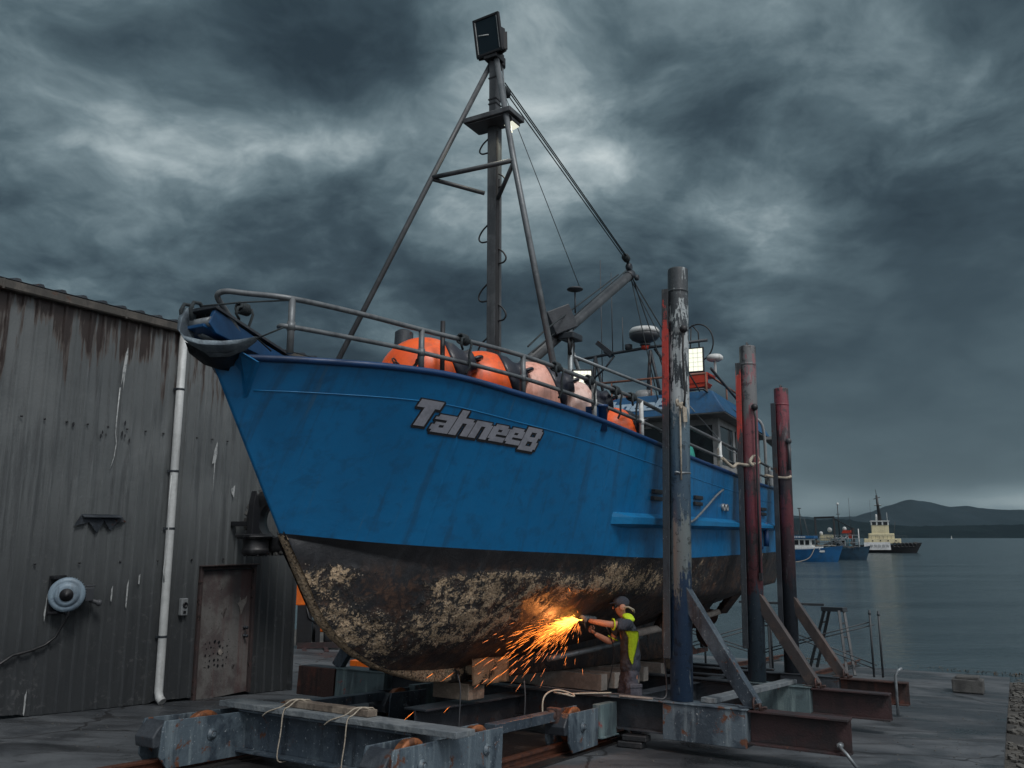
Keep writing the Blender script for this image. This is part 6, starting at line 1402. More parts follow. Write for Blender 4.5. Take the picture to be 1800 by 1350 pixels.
for s_ in 'LR':
    ak, to = jt['ank'+s_][0], jt['toe'+s_][0]
    skin('boot', {'a': (ak + Z*.05, .052), 'b': (ak - Z*.02, .054), 'c': (ak + F*.08 - Z*.035, (.052, .042)), 'd': (to + F*.02 - Z*.0, (.050, .036))}, [('a', 'b'), ('b', 'c'), ('c', 'd')], M['black_rubber'], man)
def cloth_patch(pts, mat, name, off, parent, seg=1):     # panel wrapped on the left side of the shirt: (along, z)
    mb = MB()
    def on(f, z):
        rz = .165 if z < 1.1 else .165 + (z-1.1)*.09
        rf = .135; a_ = max(-1, min(1, f/rf*.8)); return J(f, (rz)*math.sqrt(1-a_*a_*.75) + off, z)
    n = 8; rows = []
    for zz0, f0, f1 in pts: rows.append([on(f0 + (f1-f0)*k/n, zz0) for k in range(n+1)])
    mb.grid(rows); bmesh.ops.solidify(mb.bm, geom=mb.bm.faces[:], thickness=-.006); return emit(mb, name, mat, parent)
cloth_patch([(1.355, .10, -.06), (1.33, .09, -.075), (1.28, .065, -.075), (1.20, .065, -.055), (1.10, .065, -.03), (1.03, .055, -.005), (.97, .03, .005), (.945, .015, .01)], M['lime'], 'side_panel', .020, shirt)
skin('shoulder_yoke', {'a': (J(.02, .20, 1.475), (.062, .035)), 'b': (J(.035, .10, 1.515), (.075, .035)), 'c': (J(.04, 0, 1.535), (.080, .045))}, [('a', 'b'), ('b', 'c')], M['lime'], shirt)
for s_ in 'LR':
    e_ = sho[s_].lerp(elb[s_], .80); t_ = (elb[s_]-sho[s_]).normalized(); mb = MB(); mb.lathe(e_ - t_*.012, t_, [(.060, 0), (.073, .001), (.074, .014), (.060, .016)], 20, caps=False); emit(mb, 'sleeve_band', M['lime'], shirt)
mb = MB(); mb.ball(J(.10, 0, 1.69), .098, 22, (1.12, .92, .82), (F, L, Z)); cap = emit(mb, 'cap', M['navy_cloth'], man)
for f_ in [f for f in ()]: pass
mb = MB(); mb.prism([J(.19, -.06, 1.685), J(.19, .06, 1.685), J(.255, .045, 1.672), J(.265, 0, 1.668), J(.255, -.045, 1.672)], Z*.01); emit(mb, 'peak', M['navy_cloth'], cap, bevel=.004)
skin('nose', {'a': (J(.192, 0, 1.645), .010), 'b': (J(.212, 0, 1.615), .014), 'c': (J(.195, 0, 1.602), .010)}, [('a', 'b'), ('b', 'c')], M['skin'], body_, 1)
mb = MB(); mb.box(J(.185, 0, 1.645), (.035, .14, .045), (F, L, Z)); emit(mb, 'goggles', M['glass'], man, bevel=.012)
mb = MB(); mb.box(J(.186, 0, 1.578), (.012, .045, .010), (F, L, Z)); emit(mb, 'mouth', M['glove'], body_, bevel=.004)
mb = MB(); mb.lathe(J(.10, .082, 1.632), L, [(.035, -.03), (.042, -.01), (.042, .012), (.03, .02), (.01, .022)], 16); mb.lathe(J(.10, -.082, 1.632), -L, [(.035, -.03), (.042, -.01), (.042, .012), (.03, .02), (.01, .022)], 16); emit(mb, 'ear', M['skin'], body_)
mb = MB(); mb.tube([J(.10, .095, 1.635) , J(.03, .10, 1.64), J(-.045, .075, 1.60), J(-.07, 0, 1.56), J(-.045, -.075, 1.60), J(.03, -.10, 1.64), J(.10, -.095, 1.635)], .012, 8); emit(mb, 'ear_defender_band', M['rope'], man)
gdr = thing('angle_grinder', GD, 'angle grinder held in both hands, throwing sparks off the hull', 'grinder')
gs = tool_ax.cross(Z).normalized()
mb = MB(); mb.lathe(GD + tool_ax*.10 + Z*.01, tool_ax, [(.02, -.07), (.036, -.05), (.038, 0), (.034, .04), (.032, .16), (.026, .18), (.008, .20)], 18); emit(mb, 'motor_housing', M['galv'], gdr)
dn = (tool_ax*.35 + Vector((.1, .55, .75))).normalized()
mb = MB(); mb.lathe(GD + tool_ax*.05 - dn*.025, dn, [(.012, -.03), (.03, -.02), (.03, .02), (.01, .03)], 16); emit(mb, 'gear_head', M['steel_dark'], gdr)
mb = MB(); mb.lathe(GD + tool_ax*.045 + dn*.008, dn, [(.01, -.002), (.062, -.002), (.062, .002), (.01, .003)], 26); emit(mb, 'disc', M['steel_dark'], gdr)
mb = MB(); mb.lathe(GD + tool_ax*.06 - dn*.01, dn, [(.03, -.015), (.07, -.012), (.072, .01)], 20, caps=False); emit(mb, 'guard', M['grey'], gdr)
mb = MB(); mb.tube([GD + tool_ax*.08, GD + tool_ax*.08 + gs*.05 - Z*.12], [.014, .016], 10); emit(mb, 'side_handle', M['black'], gdr)
rope('grinder_cable', [GD + tool_ax*.30, J(.30, .10, 1.36), J(.22, .05, 1.05), J(.3, .0, .6), J(.35, .05, .2), J(.3, .3, .03)], .007, M['black_rubber'], 'thin black power cable hanging from the grinder past the worker', 'cable')

# sparks: hot flecks flying forward and down off the disc
def spark_mat(name, c, s):
    m, t, b = new_mat(name); b.inputs['Base Color'].default_value = (.05, .02, .01, 1)
    b.inputs['Emission Color'].default_value = (*c, 1); b.inputs['Emission Strength'].default_value = s; return m
random.seed(21)
S0 = GD - tool_ax*.03 + Bv*.03 - Z*.01
mbs = [MB(), MB(), MB()]
def sliver(mb, p, d_, ln, r_):
    d_ = d_.normalized(); s1 = d_.cross(Z).normalized()*r_; s2 = d_.cross(s1).normalized()*r_
    t_ = mb.bm.verts.new(p + d_*ln); bck = mb.bm.verts.new(p - d_*ln*.45); md = [mb.bm.verts.new(p + q_) for q_ in (s1, s2, -s1, -s2)]
    for k in range(4): mb.face([md[k], md[(k+1) % 4], t_]); mb.face([md[(k+1) % 4], md[k], bck])
out = Vector((.25, -.80, -.25)).normalized()
for k in range(620):                         # the dense jet along the plating
    v0 = (-A*random.gauss(.80, .16) - Bv*random.gauss(.30, .12) + Z*random.gauss(.05, .13)).normalized()*random.uniform(3, 7.5)
    t_ = random.expovariate(1/.060)
    p = S0 + v0*t_ - Z*4.9*t_*t_ + out*(.03 + abs(random.gauss(0, .05))*t_*8)
    v1 = v0 - Z*9.8*t_
    hot = t_ < .075
    sliver(mbs[0 if hot else 1], p, v1, random.uniform(.05, .17), random.uniform(.0012, .0026) if hot else random.uniform(.0010, .0017))
for k in range(430):                          # the spray that falls forward of the jet
    v0 = (-A*random.gauss(.75, .22) - Bv*random.gauss(.25, .2) - Z*random.gauss(.10, .14)).normalized()*random.uniform(3.0, 8.0)
    t_ = min(random.expovariate(1/.075), .22) + .02
    p = S0 + v0*t_ - Z*4.9*t_*t_ + out*(.03 + .35*t_*random.uniform(.2, 1))
    v1 = v0 - Z*9.8*t_
    if p.z > .72: sliver(mbs[1 if t_ < .16 else 2], p, v1, random.uniform(.05, .13), random.uniform(.0010, .0018))
for k in range(14):
    v0 = (tool_ax*random.gauss(-.3, .35) + out*random.gauss(.1, .2) - Z*random.gauss(.6, .3)).normalized()*random.uniform(.8, 2.4); t_ = random.uniform(.03, .28)
    p = S0 + v0*t_ - Z*4.9*t_*t_ + out*.05
    if p.z > .85: sliver(mbs[2], p, v0 - Z*9.8*t_, random.uniform(.03, .07), random.uniform(.0010, .0016))
emit(mbs[0], 'sparks', spark_mat('spark_white_hot', (1, .40, .06), 6.0), label='dense yellow jet of sparks leaving the grinder disc', cat='sparks', kind='stuff')
emit(mbs[1], 'sparks', spark_mat('spark_orange', (1, .24, .03), 4.0), label='orange sparks streaming along the hull plating ahead of the worker', cat='sparks', kind='stuff')
emit(mbs[2], 'sparks', spark_mat('spark_cooling', (1, .26, .07), 2.6), label='cooling sparks falling below the hull towards the cradle', cat='sparks', kind='stuff')
gl = bpy.data.lights.new('spark_glow', 'POINT'); glo = bpy.data.objects.new('spark_glow', gl); COL.objects.link(glo)
gl.energy = 12; gl.color = (1, .33, .08); gl.shadow_soft_size = .10; glo.location = S0 - A*.42 - Bv*.14 + out*.22

# ------------------------------------------------------------------ slip side and shore
M['scaf'] = paint('scaffold_dark', (.030, .036, .042), (.05, .055, .06), scale=6, speck=(.25, .27, .28), speck_at=.68, rough=.5)
tr_ = thing('trestle', G(17.0, 1.2, 0), 'dark steel A-frame trestle standing at the foot of the slip', 'trestle')
def gp(u, v, h): return G(u, v, h)
tops = [gp(17.2, 1.10, 1.66), gp(16.9, 1.55, 1.66)]
for (fu, fv), lab in (((18.3, .42), 0), ((15.9, 1.85), 1)):
    mb = MB(); d_ = Vector((.0, 0, 0))
    for k in (0, 1): mb.bar(tops[lab] + Bv*(-.17 + .34*k) if 0 else tops[lab] + (A*.5+Bv*.5)*(.24*k-.12), gp(fu, fv, -.02) + (A*.5+Bv*.5)*(.34*k-.17), .07, .07)
    for f in (.2, .42, .64, .86):
        p = tops[lab].lerp(gp(fu, fv, 0), f); mb.bar(p - (A*.5+Bv*.5)*.15, p + (A*.5+Bv*.5)*.15, .04, .05)
    emit(mb, 'leg', M['scaf'], tr_, bevel=.006)
mb = MB(); mb.bar(tops[0] + Z*.04 - Bv*.1, tops[1] + Z*.04 + Bv*.1, .22, .12); emit(mb, 'head', M['scaf'], tr_, bevel=.01)
sc = thing('scaffold_frame', G(16.0, 2.45, 0), 'thin scaffold tubes with crossed braces beside the slip, nearest the water edge', 'scaffold')
for (u, v, h) in ((15.9, 2.42, 1.72), (16.05, 2.62, 1.70), (16.1, -.6, 1.5), (16.3, -.3, 1.5), (15.2, -1.9, 1.25)):
    mb = MB(); mb.tube([gp(u, v, 0), gp(u, v, h)], .03, 8); mb.lathe(gp(u, v, h-.12), Z, [(.03, 0), (.042, .01), (.042, .05), (.03, .06)], 8); emit(mb, 'upright', M['scaf'], sc)
for a_, b_ in (((15.95, 2.45, 1.42), (16.1, -.5, .50)), ((15.95, 2.5, 1.34), (16.2, -.5, .42)), ((15.95, 2.5, .30), (16.2, -.5, 1.30)), ((15.95, 2.45, .20), (16.1, -.5, 1.22)), ((16.1, -.5, .4), (15.2, -2.8, 1.1)), ((16.1, -.5, .32), (15.2, -2.8, 1.0)), ((16.1, -.5, 1.15), (15.2, -2.8, .35)), ((16.1, -.5, 1.25), (15.2, -2.8, .45))):
    mb = MB(); mb.tube([gp(*a_), gp(*b_)], .017, 6); emit(mb, 'brace', M['scaf'], sc)
mb = MB(); mb.bar(gp(14.6, -.7, 1.80), gp(14.6, 1.5, 1.80), .10, .06); mb.bar(gp(14.6, -.35, 1.78), gp(14.6, -.35, .0), .05, .05); mb.bar(gp(14.6, .05, 1.78), gp(14.6, .05, .0), .05, .05); mb.bar(gp(14.6, -.35, 1.45), gp(14.6, .05, 1.35), .03, .03); mb.bar(gp(14.6, -.35, 1.2), gp(14.6, .05, 1.2), .04, .04)
emit(mb, 'slip_gate', M['scaf'], label='low dark steel stand with a flat bar top between the middle and maroon posts', cat='stand')
mb = MB()
c = G(13.6, 4.72, .14); mb.box(c, (.95, .62, .28), AXS); mb.box(c + NS*.17, (.8, .46, .07), AXS); emit(mb, 'concrete_block', M['concrete'] if 'concrete' in M else None, label='low concrete block with a darker side on the apron edge near the water', cat='block', bevel=.02)
M['concrete'] = paint('old_concrete', (.085, .085, .082), (.05, .05, .05), scale=4, streak=(.03, .03, .03), speck=(.16, .16, .15), rough=.85, bump=.5)
o = bpy.data.objects['concrete_block']; o.data.materials.clear(); o.data.materials.append(M['concrete'])
# stones beside the apron and the weed line at the water
random.seed(5); mb = MB()
def stone(mb, c, r):
    n = 6; vs = []
    ph = random.random()*6
    base = [mb.bm.verts.new(c + Vector((math.cos(ph+k*1.047)*r*random.uniform(.7, 1.2), math.sin(ph+k*1.047)*r*random.uniform(.7, 1.2), -r*.3))) for k in range(n)]
    mid = [mb.bm.verts.new(v.co*1.0 + Vector((random.uniform(-.15, .15)*r, random.uniform(-.15, .15)*r, r*random.uniform(.5, .9)))) for v in base]
    for k in range(n): mb.face([base[k], base[(k+1) % n], mid[(k+1) % n], mid[k]])
    mb.face(mid)
for k in range(2600):
    u = random.uniform(2, 27); v = 5.55 + abs(random.gauss(0, 2.2)); p = G(u, v, -.07); stone(mb, p, random.uniform(.02, .075))
for k in range(1500):
    u = random.uniform(24.2, 28.8); v = random.uniform(-9, 14); p = G(u, v, -.08); stone(mb, p, random.uniform(.03, .11))
M['stone'] = paint('shore_stone', (.10, .095, .085), (.05, .048, .045), scale=2, speck=(.2, .19, .17), rough=.85, bump=.4)
emit(mb, 'shore_stones', M['stone'], kind='stuff', label='loose grey stones along the apron edge and the waterline', cat='stones')
mb = MB()
for k in range(1500):
    v = random.uniform(-1, 11); u = 21.3 + .35*math.sin(v*.9) + random.gauss(0, .28); p = G(u, v, .01)
    a_ = random.uniform(0, 6.28); l_ = random.uniform(.04, .16); d_ = Vector((math.cos(a_), math.sin(a_), random.uniform(-.1, .5))).normalized(); s_ = d_.cross(Z).normalized()*random.uniform(.008, .02)
    mb.face([mb.bm.verts.new(q_) for q_ in (p - s_, p + s_, p + d_*l_ + s_*.6 + Z*.03, p + d_*l_ - s_*.6 + Z*.03)])
M['weed'] = paint('dried_weed', (.045, .030, .018), (.10, .072, .045), scale=3, rough=.9)
emit(mb, 'weed_line', M['weed'], kind='stuff', label='brown line of washed-up weed across the lower apron', cat='weed', recalc=False)
random.seed(8); mb = MB()
for k in range(900):
    u = random.uniform(-3.5, 9); v = random.uniform(-4.9, 5.4); p = G(u, v, .001); stone(mb, p, random.uniform(.004, .014))
emit(mb, 'yard_grit', M['stone'], kind='stuff', label='scattered grit and paint flakes on the concrete', cat='grit')

# ------------------------------------------------------------------ yard behind the shed: forklift, orange trestle
M['lift_orange'] = paint('lift_orange', (.85, .17, .012), (.70, .13, .01), scale=3, streak=(.3, .07, .02), streak_amt=.4, rough=.45)
fk = thing('forklift', G(10.2, -12.6, 0), 'orange forklift parked behind the shed corner', 'forklift')
def fp(a_, b_, h): # local axes of the truck: a towards the camera side, b to its right
    c = G(10.4, -12.25, 0); return c + Vector((.25, -.97, 0))*a_ + Vector((.97, .25, 0))*b_ + Z*h
fax = (Vector((.25, -.97, 0)), Vector((.97, .25, 0)), Z)
mb = MB(); mb.box(fp(-.7, .55, .80), (1.9, .9, .70), fax); mb.box(fp(-1.4, .55, 1.2), (.6, .9, .6), fax); bd = emit(mb, 'body', M['lift_orange'], fk, bevel=.06)
for k in (-.12, .12, .75):
    mb = MB(); mb.box(fp(.45, k, 1.45), (.16, .13, 2.8), fax); emit(mb, 'lift_mast', M['black'], fk)
mb = MB(); mb.box(fp(.40, -.36, 1.85), (.06, .34, 1.2), fax); emit(mb, 'mast_panel', M['lift_orange'], fk, bevel=.02)
mb = MB(); mb.box(fp(.42, -.33, .70), (.20, .30, 1.1), fax); mb.tube([fp(.5, -.25, 1.3), fp(.55, -.15, .9), fp(.5, .1, .7)], .03, 6); emit(mb, 'carriage', M['black'], fk)
mb = MB(); mb.box(fp(.66, .15, .14), (.06, 1.2, .16), fax); mb.box(fp(1.1, -.25, .06), (1.0, .12, .05), fax); mb.box(fp(1.1, .35, .06), (1.0, .12, .05), fax); emit(mb, 'fork', M['rust_red'], fk)
mb = MB(); mb.box(fp(-.7, .4, 2.25), (1.5, 1.1, .07), fax)
for a_, b_ in ((.0, -.1), (.0, .9), (-1.4, -.1), (-1.4, .9)): mb.box(fp(a_, b_, 1.7), (.07, .07, 1.1), fax)
emit(mb, 'overhead_guard', M['black'], fk)
for a_, b_ in ((.30, .40), (.30, .98), (-1.3, .98), (-1.3, .10)):
    w_ = emit(MB().lathe(fp(a_, b_-.1, .32), fax[1], [(.15, 0), (.30, .0), (.32, .04), (.32, .2), (.30, .24), (.18, .24), (.17, .2), (.02, .2)], 22), 'wheel', M['black_rubber'], fk)
    emit(MB().lathe(fp(a_, b_+.11, .32), fax[1], [(.16, 0), (.12, .012), (.05, .04), (.01, .04)], 16), 'rim', M['grey_dark'], w_)
mb = MB(); c = G(6.0, -6.3, .12); mb.prism([c - A*.3 - Bv*.5, c + A*.3 - Bv*.5, c + A*.3 + Bv*.45, c - A*.3 + Bv*.45], Z*.12); mb.prism([c - A*.3 - Bv*.2 + Z*.12, c - A*.3 + Bv*.45 + Z*.12, c - A*.3 + Bv*.45 + Z*.32], A*.6)
emit(mb, 'orange_ramp', M['lift_orange'], label='orange steel wedge on the ground behind the far post', cat='wedge', bevel=.01)
mb = MB(); mb.box(G(9.3, -9.0, .35), (1.4, .8, .7), AXS); mb.box(G(9.3, -9.0, .75), (1.5, .9, .06), AXS); mb.box(G(9.3, -8.5, .4), (.5, .2, .3), AXS); emit(mb, 'tool_bin', M['black'], label='dark steel bin in the shade behind the far brace', cat='bin', bevel=.02)

# ------------------------------------------------------------------ boats at anchor
def loft(mb, o, fwd, Lh, Bm, sheer_, sg_all=(1, -1), stern=.8, rake=.16, bow_z=1.5, z0=0.0):
    sd_ = Vector((fwd.y, -fwd.x, 0)); rows_all = []
    for sg in sg_all:
        rows = []
        for i in range(25):
            s_ = i/24
            hb = Bm/2*(1 - max(0, (s_-.45)/.55)**2.2)*(stern + (1-stern)*min(1, s_*3)); zt = sheer_*(1 + (bow_z-1)*max(0, (s_-.25)/.75)**1.8)
            rows.append([o + fwd*(Lh*(s_-.5) + Lh*rake*s_*s_*(k/6)*.6) + sd_*sg*hb*(.72 + .28*(k/6)**.7) + Z*(z0 - .1 + (zt+.1)*k/6) for k in range(7)])
        mb.grid(rows); rows_all.append(rows)
    a_, b_ = rows_all
    mb.grid([[r[6] - Z*.25, q_[6] - Z*.25] for r, q_ in zip(a_, b_)], False)
    mb.grid([a_[0], b_[0]], False)
def mast_mb(o, h, r=.07, arms=()):
    mb = MB(); mb.tube([o, o + Z*h], [r, r*.6], 6)
    for z_, l_, d_ in arms: mb.tube([o + Z*z_ - d_*l_, o + Z*z_ + d_*l_], r*.5, 5)
    return mb
M['sea_blue'] = paint('sea_blue', (.006, .085, .22), (.005, .065, .17), scale=.8, streak=(.03, .08, .14), streak_amt=.35, streak_scale=2, rough=.4)
M['sea_dark'] = paint('sea_dark', (.016, .05, .085), (.012, .035, .06), scale=.8, rough=.5)
M['cream'] = paint('cream_paint', (.62, .56, .36), (.50, .45, .30), scale=.6, streak=(.35, .28, .16), streak_amt=.35, streak_scale=2, rough=.5)
M['banner'] = paint('banner_white', (.62, .63, .63), (.5, .51, .52), scale=1, rough=.7)
M['teal_house'] = paint('teal_house', (.05, .17, .22), (.04, .13, .17), scale=1, rough=.5)
# blue trawler, bow towards the slip and right
b1 = thing('trawler', Vector((51.5, 139, -1.5)), 'bright blue trawler with white framed wheelhouse windows moored near the slip', 'fishing boat', 'boats moored across the harbour')
f1 = Vector((.86, -.50, 0)).normalized(); s1 = Vector((f1.y, -f1.x, 0)); o1 = Vector((50.6, 139, -1.5))
mb = MB(); loft(mb, o1, f1, 11.5, 4.2, 2.2, bow_z=1.35); emit(mb, 'hull', M['sea_blue'], b1)
fx1 = (f1, s1, Z)
mb = MB(); mb.box(o1 - f1*.6 + Z*3.25, (4.4, 3.0, 2.1), fx1); mb.box(o1 + f1*.2 + Z*2.5, (5.8, 3.4, .5), fx1); h1 = emit(mb, 'wheelhouse', M['white'], b1, bevel=.08)
mb = MB(); mb.box(o1 - f1*.6 + Z*4.50, (5.6, 3.6, .55), fx1); emit(mb, 'wheelhouse_roof', M['sea_blue'], h1, bevel=.08)
mb = MB()
for k in range(4): mb.box(o1 - f1*(2.1-.98*k) + s1*1.52 + Z*3.55, (.72, .06, .85), fx1)
for k in range(3): mb.box(o1 + f1*1.62 + s1*(-.95+.95*k) + Z*3.55, (.06, .72, .85), fx1)
emit(mb, 'window_pane', M['glass'], h1)
mb = MB()
for k in range(9): mb.box(o1 - f1*(1.9-.30*k) + s1*1.82 + Z*4.55, (.18, .05, .24 + .06*(k % 2)), fx1)
emit(mb, 'name_marks', M['white'], h1)
for dx, h_, lean in ((-1.7, 9.0, -.10), (-.3, 9.9, -.03)):
    mb = MB(); o_ = o1 + f1*dx + Z*2.2; mb.tube([o_, o_ + Z*h_*.78 + f1*lean*h_], [.14, .09], 6); mb.tube([o_ + Z*h_*.78 + f1*lean*h_ - f1*.3, o_ + Z*h_*.78 + f1*lean*h_ + f1*.35], .08, 5); mb.tube([o_ + Z*h_*.7 + f1*lean*h_*.9, o1 + f1*(dx+2.4) + Z*2.6], .03, 4); emit(mb, 'mast', M['black'], b1)
mb = MB(); mb.tube([o1 + f1*1.2 + Z*2.6, o1 + f1*.2 + Z*8.2], .08, 6); mb.tube([o1 - f1*3.2 + Z*2.2, o1 - f1*3.0 + Z*6.8], .10, 6); mb.box(o1 - f1*1.5 + Z*5.4, (1.0, .6, .7), fx1); emit(mb, 'derrick', M['scaf'], b1)
mb = MB()
for k in range(5): mb.lathe(o1 - f1*(5.0-.33*k) + s1*(1.7) + Z*.4, Z, [(.10, 0), (.12, .1), (.12, 2.4), (.22, 2.45), (.20, 2.75), (.05, 2.85)], 8)
emit(mb, 'white_fenders', M['white'], b1)
mb = MB(); mb.tube(smooth_path([o1 + f1*2.2 + s1*1.9 + Z*2.6, o1 + f1*1.2 + s1*2.2 + Z*.8, o1 - f1*.5 + s1*2.6 + Z*.1, o1 - f1*2.6 + s1*2.6 + Z*.05, o1 - f1*5 + s1*2.5 + Z*1.0]), .07, 5); mb.tube([o1 + f1*5.6 + Z*3.0, o1 + f1*1.8 + s1*1.2 + Z*3.0], .04, 4); emit(mb, 'mooring_line', M['rope'], b1)
for dx in (-1.3, 3.4):
    mb = MB(); mb.box(o1 + f1*dx + s1*(1.95 if dx < 0 else 1.55) + Z*1.95, (.9, .10, .34), fx1); emit(mb, 'bow_number', M['white'], b1)
mb = MB(); random.seed(2)
for k in range(6): mb.ball(o1 - f1*(4.4-.25*k) + s1*random.uniform(-.3, .6) + Z*random.uniform(5.2, 6.3), random.uniform(.3, .5), 8)
mb.box(o1 - f1*3.6 + Z*5.6, (1.8, 1.2, .8), fx1); emit(mb, 'stacked_floats', M['timber_pale'], b1)
mb = MB(); mb.box(o1 - f1*4.3 + Z*3.4, (.6, 2.6, 2.4), fx1); mb.bar(o1 - f1*4.4 + Z*8.4, o1 - f1*2.6 + Z*5.6, .3, .3); emit(mb, 'stern_gantry', M['teal_house'], b1)
# dark workboat behind
b2 = thing('workboat', Vector((61, 152, -1.5)), 'dark teal workboat with black gantry and red gear, between blue trawler and tug', 'fishing boat', 'boats moored across the harbour')
f2 = Vector((.80, -.60, 0)).normalized(); s2 = Vector((f2.y, -f2.x, 0)); o2 = Vector((60.2, 152, -1.5)); fx2 = (f2, s2, Z)
mb = MB(); loft(mb, o2, f2, 10.5, 4.4, 2.0, bow_z=1.4); emit(mb, 'hull', M['sea_dark'], b2)
mb = MB(); mb.box(o2 + f2*.5 + Z*3.1, (3.2, 2.8, 2.0), fx2); h2 = emit(mb, 'wheelhouse', M['teal_house'], b2, bevel=.08)
mb = MB()
for k in range(3): mb.box(o2 + f2*(-.5+.9*k) + s2*1.43 + Z*3.3, (.62, .05, .95), fx2)
emit(mb, 'window_pane', M['glass'], h2)
mb = MB()
for k in range(4): mb.box(o2 + f2*(-.95+.9*k) + s2*1.46 + Z*3.3, (.14, .05, 1.15), fx2)
mb.box(o2 + f2*.4 + s2*1.46 + Z*2.75, (2.8, .06, .12), fx2); mb.box(o2 + f2*.4 + s2*1.46 + Z*3.86, (2.8, .06, .12), fx2); emit(mb, 'window_frame', M['white'], h2)
mb = MB()
for dx in (-4.2, -.4): mb.bar(o2 + f2*dx + s2*.9 + Z*2.0, o2 + f2*dx + s2*.9 + Z*8.4, .32, .32)
mb.bar(o2 - f2*4.4 + s2*.9 + Z*8.5, o2 - f2*.2 + s2*.9 + Z*8.6, .35, .35); mb.bar(o2 - f2*.3 + s2*.9 + Z*8.3, o2 + f2*3.2 + s2*.6 + Z*6.2, .18, .18); mb.bar(o2 + f2*3.2 + s2*.6 + Z*2, o2 + f2*3.2 + s2*.6 + Z*6.4, .6, .4)
emit(mb, 'gantry', M['black'], b2)
emit(mast_mb(o2 + f2*.3 + Z*4, 7.4, .12, ((5.2, .4, f2), (6.5, .3, s2))), 'mast', M['black'], b2); emit(mast_mb(o2 + f2*2.6 + Z*3, 9.5, .05), 'whip_antenna', M['scaf'], b2); emit(mast_mb(o2 + f2*4.1 + Z*2, 4.2, .16), 'white_post', M['white'], b2)
mb = MB(); mb.ball(o2 + f2*.35 + Z*11.3, .28, 8); mb.ball(o2 - f2*1.6 + Z*6.0, .5, 10); mb.ball(o2 - f2*3.4 + Z*5.3, .42, 8); mb.ball(o2 + f2*1.4 + Z*6.2, .45, 8); emit(mb, 'radar_domes', M['white'], b2)
mb = MB(); mb.box(o2 - f2*2.2 + Z*4.4, (2.4, 1.6, 1.2), fx2); emit(mb, 'yellow_crates', M['cream'], b2, bevel=.05)
mb = MB(); mb.prism([o2 + f2*.9 + Z*5.3 + s2*.5, o2 + f2*2.8 + Z*5.3 + s2*.5, o2 + f2*2.6 + Z*5.9 + s2*.5, o2 + f2*1.2 + Z*5.9 + s2*.5], s2*-1.2); mb.box(o2 + f2*2.4 + Z*4.7, (.4, .8, .9), fx2); emit(mb, 'red_canopy', M['red'], b2)
mb = MB(); random.seed(6)
for z_ in (2.6, 3.4, 4.2, 4.9): mb.tube([o2 - f2*4.4 + s2*1.7 + Z*z_, o2 + f2*4.6 + s2*1.3 + Z*z_], .05, 4)
for k in range(9): mb.tube([o2 + f2*(-4.4 + k*1.1) + s2*1.65 + Z*1.9, o2 + f2*(-4.4 + k*1.1) + s2*1.6 + Z*5.0], .05, 4)
for k in range(14): mb.tube([o2 + f2*random.uniform(-4, 4) + s2*1.75 + Z*2.3, o2 + f2*random.uniform(-4, 4) + s2*1.7 + Z*4.6], .06, 4)
emit(mb, 'deck_rails', M['galv'], b2)
mb = MB(); random.seed(12)
for k in range(16): mb.box(o2 + f2*random.uniform(-4, 3.5) + s2*random.uniform(.8, 1.6) + Z*random.uniform(2.2, 3.6), (random.uniform(.3, .8), .5, random.uniform(.3, .7)), fx2)
emit(mb, 'deck_gear', M['timber'], b2, bevel=.04)
# tug
b3 = thing('tug_boat', Vector((93, 214, -1.5)), 'cream and black tug with tall black mast and a white banner on its bow', 'tug', 'boats moored across the harbour')
f3 = Vector((.93, -.36, 0)).normalized(); s3 = Vector((f3.y, -f3.x, 0)); o3 = Vector((92.0, 214, -1.5)); fx3 = (f3, s3, Z)
mb = MB(); loft(mb, o3, f3, 17.5, 7.2, 2.3, bow_z=1.35, stern=.9); emit(mb, 'hull', M['black'], b3)
mb = MB(); mb.tube([o3 + f3*8.0 + s3*.5 + Z*2.8, o3 + f3*9.6 + Z*2.6, o3 + f3*8.4 - s3*.8 + Z*2.8], .6, 8)
for k in range(6): 
    c = o3 + f3*(2.6 + k*1.1) + s3*(3.4 - .16*k*k*.55) + Z*(2.4); mb.tube([c + f3*math.cos(t_)*.55 + Z*math.sin(t_)*.65 for t_ in [j*.628 for j in range(10)]], .2, 6, closed=True)
emit(mb, 'tyre_fender', M['black_rubber'], b3)
mb = MB(); mb.box(o3 - f3*.8 + Z*3.6, (10.5, 5.6, 1.5), fx3); mb.box(o3 - f3*1.0 + Z*5.1, (7.4, 4.6, 1.7), fx3); mb.box(o3 - f3*1.2 + Z*7.2, (5.0, 3.8, 2.6), fx3); h3 = emit(mb, 'deckhouse', M['cream'], b3, bevel=.15)
mb = MB(); mb.box(o3 - f3*1.2 + Z*9.05, (5.2, 4.0, 1.15), fx3); mb.box(o3 - f3*1.2 + Z*9.72, (5.6, 4.4, .25), fx3); w3 = emit(mb, 'wheelhouse', M['white'], h3, bevel=.06)
mb = MB()
for k in range(3): mb.box(o3 - f3*(2.85-1.62*k) + s3*2.02 + Z*9.0, (1.2, .06, 1.0), fx3)
for k in range(3): mb.box(o3 + f3*1.42 + s3*(-1.2+1.2*k) + Z*9.0, (.06, .95, 1.0), fx3)
emit(mb, 'window_pane', M['glass'], w3)
mb = MB(); mb.tube([o3 - f3*1.0 + Z*9.8, o3 - f3*1.5 + Z*17.8], [.62, .30], 8); mb.tube([o3 - f3*1.5 + Z*17.8, o3 - f3*1.6 + Z*19.6], .09, 5); mb.box(o3 - f3*1.3 + Z*14.6, (2.0, 1.4, .18), fx3); mb.tube([o3 - f3*2.4 + Z*16.6, o3 - f3*.5 + Z*17.2], .12, 5); emit(mb, 'mast', M['black'], b3)
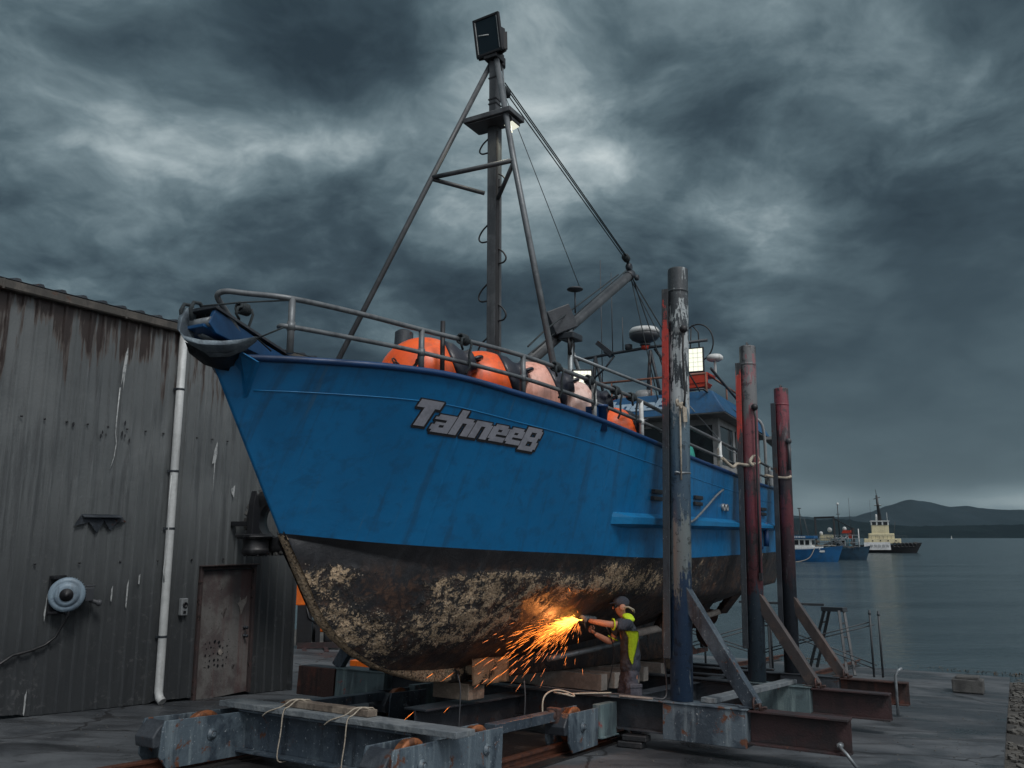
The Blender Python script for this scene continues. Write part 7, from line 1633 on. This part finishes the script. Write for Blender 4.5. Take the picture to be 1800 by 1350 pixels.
emit(mast_mb(o3 - f3*3.6 + Z*9, 7.5, .05), 'whip_antenna', M['scaf'], b3); emit(mast_mb(o3 + f3*1.1 + Z*9.8, 2.6, .08), 'rail_post', M['white'], b3)
mb = MB(); mb.lathe(o3 - f3*2.0 + Z*9.8, Z, [(.3, 0), (.35, 1.6), (.2, 2.1)], 8); mb.box(o3 - f3*1.3 + Z*14.75, (1.8, .3, .2), fx3); emit(mb, 'roof_gear', M['white'], b3)
for k in range(4): emit(MB().lathe(o3 + f3*(-3.6 + 2.2*k) + s3*2.85 + Z*3.7, s3, [(.22, -.1), (.22, 0), (.02, .01)], 10), 'porthole', M['glass'], h3)
mb = MB(); mb.prism([o3 - f3*6.2 + s3*3.8 + Z*.9, o3 + f3*1.4 + s3*3.85 + Z*.95, o3 + f3*1.2 + s3*3.85 + Z*3.3, o3 - f3*6.2 + s3*3.8 + Z*3.2], s3*.06); bn = emit(mb, 'banner', M['banner'], b3)
mb = MB()
for k in range(5):
    x_ = -4.6 + k*1.15; mb.tube(smooth_path([o3 + f3*x_ + s3*3.95 + Z*1.4, o3 + f3*(x_+.35) + s3*3.95 + Z*2.6, o3 + f3*(x_+.6) + s3*3.95 + Z*1.7, o3 + f3*(x_+.9) + s3*3.95 + Z*2.5], 4), .06, 4)
emit(mb, 'banner_marks', M['grey'], bn)
mb = MB()
for k in range(12): mb.tube([o3 + f3*(-6 + k*1.1) + s3*2.9 + Z*4.3, o3 + f3*(-6 + k*1.1) + s3*2.9 + Z*5.2], .05, 4)
mb.tube([o3 - f3*6 + s3*2.9 + Z*5.2, o3 + f3*6 + s3*2.9 + Z*5.2], .05, 4); mb.tube([o3 + f3*2.6 + s3*1.5 + Z*5, o3 + f3*3.2 + s3*1.4 + Z*9.5], .10, 5); emit(mb, 'deck_rails', M['scaf'], b3)
mb = MB(); mb.lathe(Vector((760, 1480, -1.6)), Z, [(1.2, 0), (1.2, 1.2), (.4, 1.4), (.3, 5.0), (.1, 5.2)], 8); emit(mb, 'channel_marker', M['white'], label='small white channel marker far out on the water', cat='marker')

b3.scale = (.80, .80, .80); b3.location.x += 1.0
b1.scale = (.86, .86, .86); b1.location = Vector((48.2, 139, -1.5))
b2.scale = (.86, .86, .86); b2.location = Vector((58.6, 152, -1.5))

# ------------------------------------------------------------------ damp air over the bay
m = bpy.data.materials.new('damp_air'); m.use_nodes = True; t = m.node_tree; t.nodes.clear()
pv_ = nd(t, 'ShaderNodeVolumePrincipled', Color=(.62, .74, .82, 1), Density=.000022, Anisotropy=.0); nd(t, 'ShaderNodeOutputMaterial', Volume=pv_.outputs[0])
mb = MB(); mb.box((1500, 3050, 130), (13600, 7100, 280), WX)
emit(mb, 'haze', m, kind='stuff')
